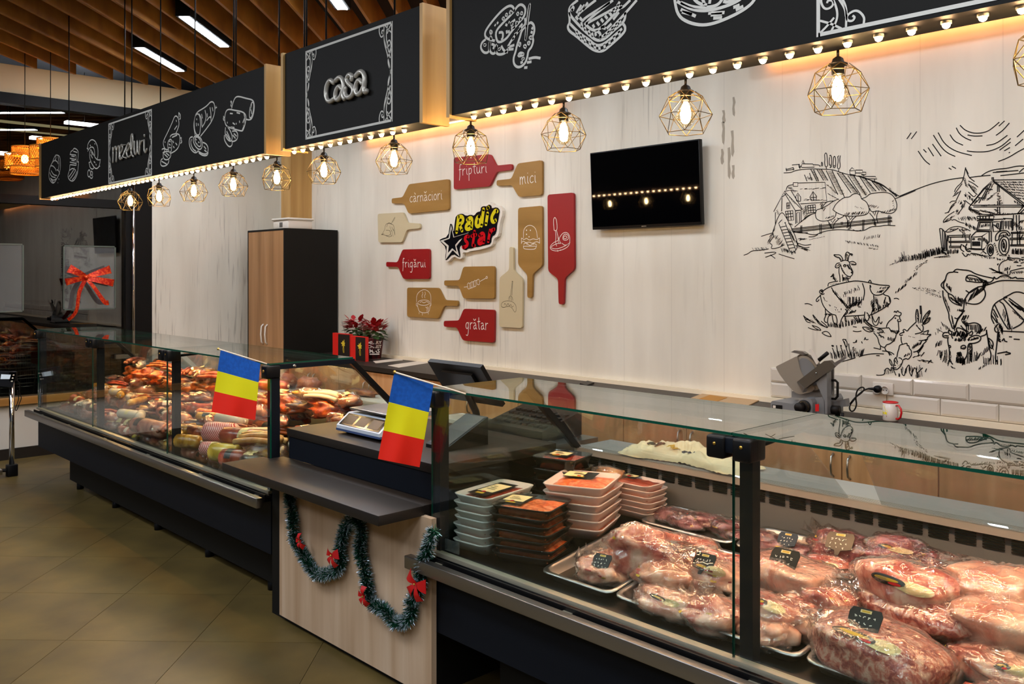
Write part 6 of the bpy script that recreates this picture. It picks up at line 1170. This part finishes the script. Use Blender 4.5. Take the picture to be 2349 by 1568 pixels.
# --- big pieces, left to right (photo x, y, width, depth, height)
B = lambda *a, **k: meatbag(*a, **k)
B(1485, 1262, .27, .20, .16, 'pork', 'large pork shoulder in a clear bag behind the leftmost front tray', .02, .3, seed=2, lab='g', tail=-.4, wob=.2)
r, c = B(1378, 1312, .20, .13, .085, 'chicken', 'small pink piece with a black tag in the leftmost steel tray', 0, -.1, seed=4, lab='g', tail=2.6); tagsign(c, .02, -.02, .05, .045, .0, 'scribbled price tag on the piece in the leftmost steel tray')
B(1535, 1385, .25, .13, .08, 'pork_fat', 'flat pale pork piece with an oval label at the front of the second tray', 0, -.15, seed=6, lab='o', tail=0)
B(1530, 1325, .22, .18, .10, 'chicken', 'pink cut under crumpled film in the middle of the second tray', .0, .2, seed=8, lab='g', tail=2.2)
r, c = B(1645, 1320, .25, .17, .10, 'pork_fat', 'pale pork piece with oval label and dark tag beside the black post', .01, -.1, seed=9, lab='og', tail=2.6); tagsign(c, -.02, -.05, .055, .05, -.1, 'tilted dark price tag on the pale pork beside the post')
B(1640, 1410, .20, .17, .10, 'pork', 'red edged pork cut at the left front of the third tray', 0, .5, seed=11, lab='g', tail=2)
B(1590, 1255, .20, .12, .07, 'pork', 'piece in the far end of the second tray', .0, 0, seed=12, lab='g')
for i, (x, y, w) in enumerate(((1530, 1180, .17), (1575, 1198, .16), (1625, 1192, .17), (1668, 1212, .14))): B(x, y, w, .10, .06, 'offal', 'small dark glossy pack in the first back tray, %s from the left' % ordn[i], .005, .3*(-1)**i, seed=20+i, lab='g', film='film_dark', p=.8)
B(1745, 1240, .22, .12, .06, 'offal', 'dark pack in the second back tray, left of the blue tag', 0, .1, seed=26, lab='g', film='film_dark', tail=2.8)
r, c = B(1815, 1255, .2, .10, .045, 'offal', 'dark pack under the blue price tag in the second back tray', 0, 0, seed=27, film='film_dark'); tagsign(c, .0, -.03, .035, .045, -.1, 'dark blue price tag in the second back tray', 'tag_blue')
r, c = B(1955, 1258, .30, .15, .11, 'beef', 'dark red beef piece with a black tag in the third back tray', .01, -.1, seed=31, lab='g', tail=2.7, film='film_dark', wob=.2); tagsign(c, .0, -.07, .045, .055, .0, 'black price tag leaning on the dark red beef')
B(2085, 1262, .26, .14, .12, 'beef', 'beef piece with upright bag corner right of the black tag', .02, .1, seed=33, lab='og', tail=1.8, film='film_dark', wob=.22)
B(2200, 1285, .26, .14, .11, 'beef', 'dark beef piece in the fourth back tray', .01, 0, seed=35, lab='g', film='film_dark', tail=2.5)
B(2310, 1310, .24, .14, .10, 'beef', 'dark beef piece at the right picture edge', .01, .1, seed=37, lab='g', film='film_dark')
r, c = B(1815, 1318, .30, .20, .10, 'pork_fat', 'square slab of pork belly with a black tag right of the post', .02, -.25, seed=41, p=.55, wob=.08, tail=.3, lab=''); tagsign(c, .0, -.05, .062, .062, -.15, 'black price tag on the pork belly slab')
B(1905, 1300, .16, .12, .06, 'pork', 'small labelled pack behind the pork belly slab', .02, .2, seed=43, lab='o')
B(1775, 1400, .25, .16, .10, 'pork', 'labelled red and white pork cut in front of the pork belly', .0, -.2, seed=45, lab='o', tail=0.2)
B(1830, 1440, .22, .10, .07, 'chicken', 'small pieces in gold printed film at the front of the third tray', -.01, -.2, seed=47, lab='g')
B(1905, 1385, .18, .12, .09, 'pork', 'pork end beside the minced meat in the third tray', .02, .3, seed=48, lab='g')
B(2080, 1345, .30, .17, .13, 'pork', 'rosy rolled roast in film with a hanging cream label', .06, -.1, seed=51, p=.8, wob=.1, lab='o', lv=.35)
B(2100, 1405, .36, .15, .10, 'minced', 'long bag of minced meat under the rosy roast', .02, -.2, seed=53, p=.7, wob=.1)
r, c = B(2010, 1490, .36, .24, .13, 'minced', 'largest bag of minced meat at the front with a black tag', .01, -.18, seed=55, p=.62, wob=.09, lab='o', tail=0, lv=.9); tagsign(c, -.02, -.03, .085, .055, -.1, 'black price tag on the largest bag of minced meat')
B(2290, 1360, .28, .20, .14, 'pork_fat', 'pale pork piece in a wrinkled bag at the right edge', .05, .0, seed=61, p=.7, tail=2.6, lab='')
B(2320, 1440, .30, .20, .14, 'pork_fat', 'stacked pale slab below the wrinkled bag at the right edge', .02, -.15, seed=63, p=.6, wob=.12, lab='')
B(2255, 1520, .26, .14, .08, 'pork', 'pink cut in twisted film at the lower right corner', .0, -.5, seed=65, lab='g', tail=2.2)
B(2330, 1545, .2, .16, .09, 'pork_fat', 'cut with a dark tag in the lower right corner', .0, .2, seed=67, lab='o')
for i, (x, y) in enumerate(((2480, 1480), (2620, 1560), (2560, 1400))): B(x, y, .3, .2, .12, 'pork', 'pork piece beyond the right picture edge, %s' % ordn[i], .01, .2*i, seed=70+i, tail=2)

# pieces lying underneath, filling the pans
rg0 = random.Random(4)
for k in range(9):
    for j in range(3):
        x = tx[k]+.17+rg0.uniform(-.04, .04); y = 2.40+.14*j; h = rg0.uniform(.06, .09)
        if k == 0 and j == 0: continue
        z = deck_z(y)-.02+h*.42; w = rg0.uniform(.17, .24); d = rg0.uniform(.13, .18); rt = rg0.uniform(-.8, .8)
        r = root('meat_pack', 'pink piece lying under the others in the %s front tray, %s' % (wd[k], ('near the glass', 'in the middle', 'at the back')[j]), 'meat', (x, y, z-h/2), 'plastic wrapped meats in the right counter')
        MB().blob((x, y, z), (w/2, d/2, h/2), 26, 16, .85, .2, 6, k*3+j, rt).build('meat', ('pork', 'chicken', 'pork_fat', 'minced')[(k+j) % 4], r)
        MB().blob((x, y, z), (w/2*1.07, d/2*1.07, h/2*1.1), 36, 20, .85, .25, 8, k*3+j, rt).build('plastic_wrap', 'film', r)
# --- foam tray stacks
def tray_mesh(m, c, a, b, h, rot, z, mi=0):
    R = Matrix.Rotation(rot, 3, 'Z')
    def ring(k, zz, rad): return [Vector((c[0], c[1], zz))+R @ Vector(p) for p in roundc([(-a*k, -b*k, 0), (a*k, -b*k, 0), (a*k, b*k, 0), (-a*k, b*k, 0)], rad)]
    Rg = [ring(.80, z, .02), ring(.97, z+h*.85, .035), ring(1.0, z+h, .035), ring(.95, z+h, .03), ring(.80, z+h*.25, .02)]; n = len(Rg[0])
    m.add([v for q in Rg for v in q], [list(range(n))[::-1]]+[(i*n+k, i*n+(k+1) % n, (i+1)*n+(k+1) % n, (i+1)*n+k) for i in range(4) for k in range(n)]+[list(range(4*n, 5*n))], mi, True)
def mince_fill(m, c, a, b, rot, z, hh, seed):
    R = Matrix.Rotation(rot, 3, 'Z')
    m.grid(lambda u, v: Vector((c[0], c[1], 0))+R @ Vector(((u*2-1)*a*.86, (v*2-1)*b*.86, z+hh*(1-max(abs(u*2-1), abs(v*2-1))**4)+.004*mnoise.noise(Vector((u*7, v*7, seed))))), 12, 12)
def stack(cx, cy, a, b, n, h, rot, z0, mt, fillm, desc, nm, lab, step=None, jit=.008, seed=1):
    rg = random.Random(seed); step = step or h*.92; word_ = ['bottom']+['%s from the bottom' % q for q in ordn[1:]]
    for k in range(n):
        top = k == n-1; x, y, rr = cx+rg.uniform(-jit, jit), cy+rg.uniform(-jit, jit), rot+rg.uniform(-.05, .05); z = z0+k*step
        r = root(nm, (('topmost ' if top else '')+desc+('' if top else ', '+word_[k])), 'tray', (x, y, z), desc+', the whole stack')
        m = MB(); tray_mesh(m, (x, y), a, b, h, rr, z); m.build('foam_tray' if 'foam' in mt else 'plastic_tray', mt, r)
        m = MB(); mince_fill(m, (x, y), a, b, rr, z+h*(.5 if not top else .55), h*.33, k+seed); m.build('minced_meat', fillm, r)
        R = Matrix.Rotation(rr, 3, 'Z'); o = Vector((x, y, z+h+.0012))
        MB().add([o+R @ Vector(p) for p in ((-a*.98, -b*.98, 0), (a*.98, -b*.98, 0), (a*.98, b*.98, 0), (-a*.98, b*.98, 0))], [(0, 1, 2, 3)]).build('film', 'film_flat', r)
        if top and lab:
            def L(nm2, u0, u1, v0, v1, mt2, dz): MB().add([o+R @ Vector((a*u, b*v, dz)) for u, v in ((u0, v0), (u1, v0), (u1, v1), (u0, v1))], [(0, 1, 2, 3)]).build(nm2, mt2, r)
            u0, u1, v0, v1 = lab
            L('label', u0, u1, v0, v1, 'label_black', .001); L('label_field', u0, u0+(u1-u0)*.62, v0+(v1-v0)*.1, v1-(v1-v0)*.1, 'label_cream', .002) if abs(u1-u0) > abs(v1-v0) else L('label_field', u0+(u1-u0)*.1, u1-(u1-u0)*.1, v0+(v1-v0)*.25, v0+(v1-v0)*.85, 'label_cream', .002)
            L('label_print', u0+(u1-u0)*.3, u0+(u1-u0)*.7, v0+(v1-v0)*.07, v0+(v1-v0)*.16, 'gold_print', .0025); 
            q = o+R @ Vector((a*(u0+(u1-u0)*.5), b*(v0+(v1-v0)*.22), .003)); MB().lathe([(.009, q.z), (.009, q.z+.0005)], q.x, q.y, 12).build('label_seal', 'bow_red', r)
            m = MB()
            for i in range(3): w_ = o+R @ Vector((0, 0, .003)); ribbon(m, [w_+R @ Vector((a*(u0+(u1-u0)*(.25+.0*i)), b*(v0+(v1-v0)*(.45+.1*i)), 0)), w_+R @ Vector((a*(u0+(u1-u0)*(.7-.1*i)), b*(v0+(v1-v0)*(.45+.1*i)), 0))], .004, (0, 0, 1))
            m.build('label_text', 'ink', r)
stack(-2.655, 2.43, .092, .16, 7, .044, .12, .60, 'foam_cool', 'mince_red', 'white foam tray of minced meat in the leftmost stack', 'foam_tray_pack', (-.5, .55, -.75, .6), .0305, seed=3)
stack(-2.44, 2.43, .13, .115, 7, .036, .30, .60, 'black_tray', 'mince_orange', 'black tray of minced rolls in the front stack', 'black_tray_pack', (-.95, -.1, -.6, .7), .0295, seed=5)
stack(-2.42, 2.71, .130, .145, 6, .044, .38, .655, 'foam', 'mince_orange', 'pinkish foam tray of minced meat in the middle stack', 'foam_tray_pack', (-.7, .3, .05, .8), .0325, seed=7)
stack(-2.33, 2.955, .11, .075, 6, .03, .05, .69, 'foam', 'mince_red', 'pinkish foam tray of red mince in the right stack', 'foam_tray_pack', (-.9, -.2, .2, .9), .0225, seed=9)
stack(-2.655, 2.84, .11, .10, 5, .05, .25, .665, 'black_tray', 'mince_red', 'deep black tray at the back of the counter', 'black_tray_pack', (-.6, .4, -.5, .6), .048, seed=11)
# packs of pale sausages behind the stacks
meat('wiener', 'd89c58', 'bc7c40', 'e8bc80', 8)
for k in range(3):
    z = .70+k*.05; r = root('sausage_pack', 'clear pack of pale wiener sausages behind the foam trays, %s' % ('bottom one', 'middle one', 'top one')[k], 'sausages', (-2.50, 2.99, z), 'packs of pale sausages')
    for j in range(4):
        x0 = -2.56+.0; y = 2.93+.012*j; MB().tube([(-2.57, y+.02, z+.012+.009*j), (-2.50, y, z+.02+.009*j), (-2.43, y+.02, z+.016+.009*j)], [.009, .0125, .009], 8).build('sausage', 'wiener', r)
    MB().blob((-2.50, 2.965, z+.03), (.085, .045, .032), 18, 10, .7, .12, 6, k).build('wrap', 'film', r)
# cloth on the service shelf
mat('cloth', 'ecdfb8', .85, bump=(120, .15)); mat('cloth_print', '3c3220', .8)
q0, q1 = onZ(1345, 1040, .905), onZ(1640, 1075, .905)
def cl(u, v):
    x = -2.52+u*.62; y = 3.05+v*.2-.02*math.sin(u*9); s = math.sin(PI*u)**.5*math.sin(PI*min(1, max(0, v)))**.6
    z = .906+.05*s*(1+.7*mnoise.noise(Vector((u*7, v*5, 2.2))))+.035*s*abs(mnoise.noise(Vector((u*11, v*7, 5))))+.012*abs(mnoise.noise(Vector((u*24, v*14, 8))))
    return Vector((x+.02*mnoise.noise(Vector((v*6, u*3, 1))), y+.015*mnoise.noise(Vector((u*9, v*3, 7))), max(.905, z)))
ct = MB().grid(cl, 80, 36).build('cloth', 'cloth', label='crumpled cream cloth with a small printed logo on the steel shelf', cat='cloth')
m = MB()
for a, b, mt in ((.22, .34, 0), (.36, .44, 1), (.46, .56, 2)):
    ribbon(m, [cl(a+(b-a)*t, .28+.07*math.sin(t*7))+Vector((0, -.001, .0025)) for t in [k/9 for k in range(10)]], .02, (0, -.4, 1), mt)
m.build('printed_logo', ['cloth_print', 'gold_print', 'tag_blue'], ct)
# clear price holder on the rail
MB().box(-2.715, -2.63, 2.222, 2.225, .61, .655).build('price_holder', 'acrylic', label='clear price holder at the left end of the right counter', cat='price tag')

# ================================================================ GOODS IN THE LEFT CASE
meat('salami', '7a3c28', '54241a', '9c6040', 20); meat('smoked', '9c4c1c', '6c2c10', 'c47030', 14); meat('redham', 'a84a34', '80281c', 'c07858', 10, .3); meat('rosy', 'b47460', '925040', 'cc9a80', 9, .3)
meat('gold', 'b8842c', '8c5c18', 'd8ac58', 12, .25); meat('brownsk', '6c3818', '44200c', '90542c', 16); meat('yellowsk', 'd8b848', 'c09c30', 'e8d480', 6, .25); meat('paprika', 'a8400c', '742408', 'c85c1c', 22)
mat('casing_white', 'd4c4b0', .3); mat('dark_bag', '1a1714', .2, spec=.8); mat('cut_face', 'b8a89a', .4)
def striped():
    m = mat('netted', 'c83040', .3); nt = m.node_tree; b = nt.nodes['Principled BSDF']; w = nt.nodes.new('ShaderNodeTexWave'); w.inputs['Scale'].default_value = 34; w.bands_direction = 'DIAGONAL'
    tc = nt.nodes.new('ShaderNodeTexCoord'); cr = nt.nodes.new('ShaderNodeValToRGB'); cr.color_ramp.elements[0].position = .4; cr.color_ramp.elements[1].position = .5; cr.color_ramp.elements[0].color = lin('b82c3c'); cr.color_ramp.elements[1].color = lin('ecc0b4')
    nt.links.new(tc.outputs['Object'], w.inputs[0]); nt.links.new(w.outputs['Fac'], cr.inputs[0]); nt.links.new(cr.outputs[0], b.inputs['Base Color'])
striped()
cword = {'salami': 'dark red', 'smoked': 'smoked brown', 'redham': 'red', 'rosy': 'rosy', 'gold': 'golden', 'brownsk': 'dark brown', 'yellowsk': 'yellow', 'paprika': 'paprika orange', 'netted': 'red and white netted', 'casing_white': 'white cased', 'dark_bag': 'black bagged', 'wiener': 'pale brown'}
rg = random.Random(11); cntr = {}
def lz(y): return deck_z(y)-.02+.10*max(0, (y-2.3))/.7
def item(kind, x, y, z, mt, L, R, rot, row, tilt=0, lab=None):
    base = {'sausage_roll': 'sausage', 'meat_pack': 'wrapped meat', 'sausage_bundle': 'bundle of thin sausages', 'smoked_joint': 'smoked joint'}[kind]
    key = (cword[mt], base, row); cntr[key] = cntr.get(key, 0)+1; n = cntr[key]
    nth = (ordn+['fifteenth', 'sixteenth', 'seventeenth', 'eighteenth', 'nineteenth', 'twentieth'])[min(n-1, 19)]
    r = root(kind, lab or '%s %s, its %s from the left, %s row, long counter' % (cword[mt], base, nth, row), 'sausage' if 'saus' in kind else 'meat', (x, y, z-R), 'smoked goods in the long counter')
    Rz = Matrix.Rotation(rot, 3, 'Z') @ Matrix.Rotation(tilt, 3, 'Y'); c = Vector((x, y, z))
    if kind == 'sausage_roll':
        P = [(-1, .25), (-.97, .7), (-.85, .96), (-.4, 1.02), (.3, 1), (.8, .97), (.95, .75), (1, .25)]; m = MB(); n = 14; vs = []
        for t, k in P:
            for i in range(n): a = 2*PI*i/n; vs.append(c+Rz @ Vector((t*L/2, R*k*math.cos(a), R*k*math.sin(a))))
        m.add(vs, [(j*n+i, j*n+(i+1) % n, (j+1)*n+(i+1) % n, (j+1)*n+i) for j in range(len(P)-1) for i in range(n)]+[list(range(n))[::-1], list(range((len(P)-1)*n, len(P)*n))], 0, True)
        m.build('casing', mt, r)
        for s in (-1, 1): MB().blob(c+Rz @ Vector((s*L*.515, 0, 0)), (R*.3, R*.22, R*.3), 8, 6).build('tied_end', 'casing_white', r)
        if rg.random() < .6:   # wrap-around label
            t0 = rg.uniform(-.3, .1); wl_ = rg.uniform(.15, .3); cm = rg.choice(['label_cream', 'label_cream', 'label_black', 'casing_white'])
            MB().grid(lambda u, v: c+Rz @ Vector(((t0+u*wl_)*L, R*1.03*math.cos(.2+2.8*v), R*1.03*math.sin(.2+2.8*v))), 2, 8).build('label', cm, r)
    elif kind == 'meat_pack':
        MB().blob(c, (L/2, R*1.1, R), 20, 12, .8, .18, 5, rg.random()*9, rot).build('meat', mt, r)
        MB().blob(c, (L/2*1.1, R*1.22, R*1.1), 22, 12, .8, .25, 7, rg.random()*9, rot).build('wrap', 'film', r)
        if rg.random() < .6:
            q = c+Vector((0, -R*.2, R*1.08)); a = rg.uniform(-.5, .5); X_ = Vector((math.cos(a), math.sin(a), 0)); Y_ = Vector((-math.sin(a), math.cos(a), .25)); MB().add([q+X_*u*L*.2+Y_*v*R*.5 for u, v in ((-1, -1), (1, -1), (1, 1), (-1, 1))], [(0, 1, 2, 3)]).build('label', rg.choice(['label_cream', 'label_black', 'label_cream']), r)
    elif kind == 'sausage_bundle':
        for k in range(5):
            o = Vector((rg.uniform(-.02, .02), (k-2)*R*.55, R*.4*(k % 2))); MB().tube([c+Rz @ (o+Vector((t*L/2, .01*math.sin(k+t*2), -.3*R*t*t))) for t in (-1, -.5, 0, .5, 1)], R*.33, 7).build('stick', mt, r)
    else:
        MB().blob(c, (L/2, R*1.2, R), 24, 14, .9, .32, 8, rg.random()*9, rot).build('meat', mt, r)
    return r
rows = [('back', 2.86, .10, [('smoked_joint', 'paprika', .30, .055), ('smoked_joint', 'smoked', .26, .05), ('smoked_joint', 'brownsk', .28, .05), ('meat_pack', 'smoked', .24, .05), ('sausage_bundle', 'brownsk', .30, .04)]),
        ('third', 2.70, .03, [('sausage_roll', 'salami', .30, .032), ('meat_pack', 'redham', .22, .045), ('sausage_bundle', 'smoked', .28, .035), ('sausage_roll', 'paprika', .28, .03), ('meat_pack', 'rosy', .2, .045)]),
        ('second', 2.53, .03, [('sausage_roll', 'rosy', .26, .042), ('meat_pack', 'casing_white', .2, .04), ('sausage_roll', 'brownsk', .28, .033), ('sausage_bundle', 'salami', .26, .035), ('sausage_roll', 'gold', .24, .038), ('meat_pack', 'dark_bag', .18, .035)]),
        ('front', 2.36, .0, [('sausage_roll', 'rosy', .26, .052), ('sausage_roll', 'gold', .22, .045), ('meat_pack', 'rosy', .2, .05), ('sausage_roll', 'salami', .24, .045), ('meat_pack', 'gold', .18, .045), ('sausage_roll', 'redham', .22, .045)])]
for row, y, ex, kinds in rows:
    x = -7.72; k = 0
    while x < (-4.85 if row in ('front', 'second') else -4.35):
        kd, mt, L, R = kinds[(k*7+int(rg.random()*3)) % len(kinds)]
        if x < -6.7 and row in ('front', 'second'): kd, mt, L, R = rg.choice([('meat_pack', 'salami', .16, .04), ('meat_pack', 'rosy', .15, .04), ('meat_pack', 'smoked', .16, .038)])
        rot = rg.uniform(-.5, .5)+(.35 if kd != 'sausage_bundle' else .2)
        item(kd, x+L*.35, y+rg.uniform(-.03, .03), lz(y)+R*.9+ex*rg.uniform(.5, 1.2), mt, L*rg.uniform(.9, 1.1), R, rot, row, rg.uniform(-.12, .12))
        if rg.random() < .55: item(rg.choice(['meat_pack', 'sausage_roll', 'sausage_bundle']), x+L*.2, y+rg.uniform(-.05, .05), lz(y)+R*2.5+ex, rg.choice(['rosy', 'salami', 'gold', 'smoked', 'redham', 'casing_white']), L*.9, R*.75, rg.uniform(-1, 1), row+' upper', 0)
        x += L*rg.uniform(.42, .62); k += 1
for k in range(16):   # small packs filling the strip behind the front glass
    x = -6.9+k*.165; item(rg.choice(['meat_pack', 'sausage_roll']), x, 2.30+rg.uniform(-.01, .02), deck_z(2.3)+.012, rg.choice(['gold', 'rosy', 'smoked', 'salami', 'casing_white', 'yellowsk']), .15, .034, rg.uniform(-.3, .5), 'glass side', 0)
# the distinct pieces close to the right end of the long counter
def at(px, py, zc): q = onZ(px, py, zc); return q.x, max(2.27, q.y), zc
def near(kind, px, py, z, mt, L, R, rot, lab, tilt=0): x, y, zz = at(px, py, z); return item(kind, x, y, zz, mt, L, R, rot, 'near', tilt, lab)
n1 = near('sausage_roll', 507, 992, .765, 'netted', .22, .062, .55, 'thick ham roll in red and white netting with a pale cut end')
near('sausage_roll', 467, 1032, .69, 'netted', .14, .042, .5, 'small netted roll with gathered end, below the thick ham roll')
near('sausage_roll', 500, 1040, .695, 'yellowsk', .20, .052, .45, 'yellow cased sausage with a gathered end near the glass')
near('sausage_roll', 540, 1052, .685, 'redham', .22, .05, .5, 'red cased sausage beside the yellow one')
near('sausage_roll', 562, 1003, .775, 'redham', .34, .052, .35, 'long pink sausage with cream and black label under the flag')
near('meat_pack', 580, 1062, .68, 'dark_bag', .16, .055, .2, 'black bagged pack at the glass near the corner post')
near('meat_pack', 607, 1040, .72, 'gold', .20, .05, .5, 'golden wrapped pack touching the corner post')
near('meat_pack', 600, 1076, .665, 'gold', .16, .04, .3, 'small wrapped pack at the foot of the corner post')
near('sausage_roll', 440, 990, .72, 'gold', .2, .042, .5, 'golden wrapped roll behind the second post')
near('sausage_roll', 432, 1012, .69, 'gold', .18, .042, .5, 'lower golden wrapped roll by the second post')
near('sausage_roll', 300, 980, .70, 'rosy', .22, .05, .3, 'rosy sausage with white end before the second post')
near('sausage_roll', 335, 985, .70, 'rosy', .26, .055, .2, 'thick rosy roll just left of the second post')
near('sausage_roll', 530, 962, .80, 'casing_white', .26, .045, .2, 'cream labelled pack lying above the netted roll')
near('sausage_bundle', 600, 1005, .80, 'wiener', .26, .05, .5, 'bundle of pale brown sausages by the corner post')
for i, (x, y, z, mt) in enumerate(((690, 905, .83, 'smoked'), (715, 915, .82, 'paprika'), (740, 930, .80, 'paprika'), (765, 945, .79, 'paprika'), (700, 950, .78, 'salami'), (730, 958, .77, 'paprika'), (670, 930, .80, 'rosy'), (640, 900, .82, 'smoked'))):
    q = onZ(x, y, z); X_, Y_ = min(q.x, -4.22), min(q.y, 2.95); r = root('sausage_roll', 'short smoked sausage heaped at the right end of the long counter, %s' % ordn[i], 'sausage', (X_, Y_, z-.03), 'smoked goods in the long counter')
    a = .3+i*.5; d = Vector((math.cos(a), math.sin(a), 0))*.06; c = Vector((X_, Y_, z)); MB().tube([c-d*1.3, c-d, c, c+d, c+d*1.3], [.01, .024, .028, .024, .01], 10).build('casing', mt, r)
tagsign(Vector((-4.2, 2.42, .80)), 0, 0, 0, .05, .9, 'black price tag before the orange smoked sausages')
# goods on the service shelf of the long counter
q = onZ(460, 850, .93)
for i, (x, mt) in enumerate(((-6.1, 'redham'), (-5.85, 'rosy'), (-5.6, 'salami'), (-5.3, 'rosy'))):
    r = root('meat_pack', 'red meat pack on the shelf behind the long counter, %s' % ordn[i], 'meat', (x, 3.15, .9), 'packs on the service shelf'); MB().blob((x, 3.15, .95), (.09, .07, .05), 18, 10, .8, .2, 6, i).build('meat', mt, r)
MB().bbox(-5.05, -4.3, 3.08, 3.28, .904, .93, .006).build('cutting_board', 'white_plastic', label='white cutting board on the steel shelf of the long counter', cat='board')
r = root('meat_pack', 'dark cured piece on the white cutting board', 'meat', (-4.7, 3.17, .93), 'packs on the service shelf'); MB().blob((-4.7, 3.17, .953), (.16, .04, .022), 18, 10, .8, .2, 6, 3).build('meat', 'brownsk', r)
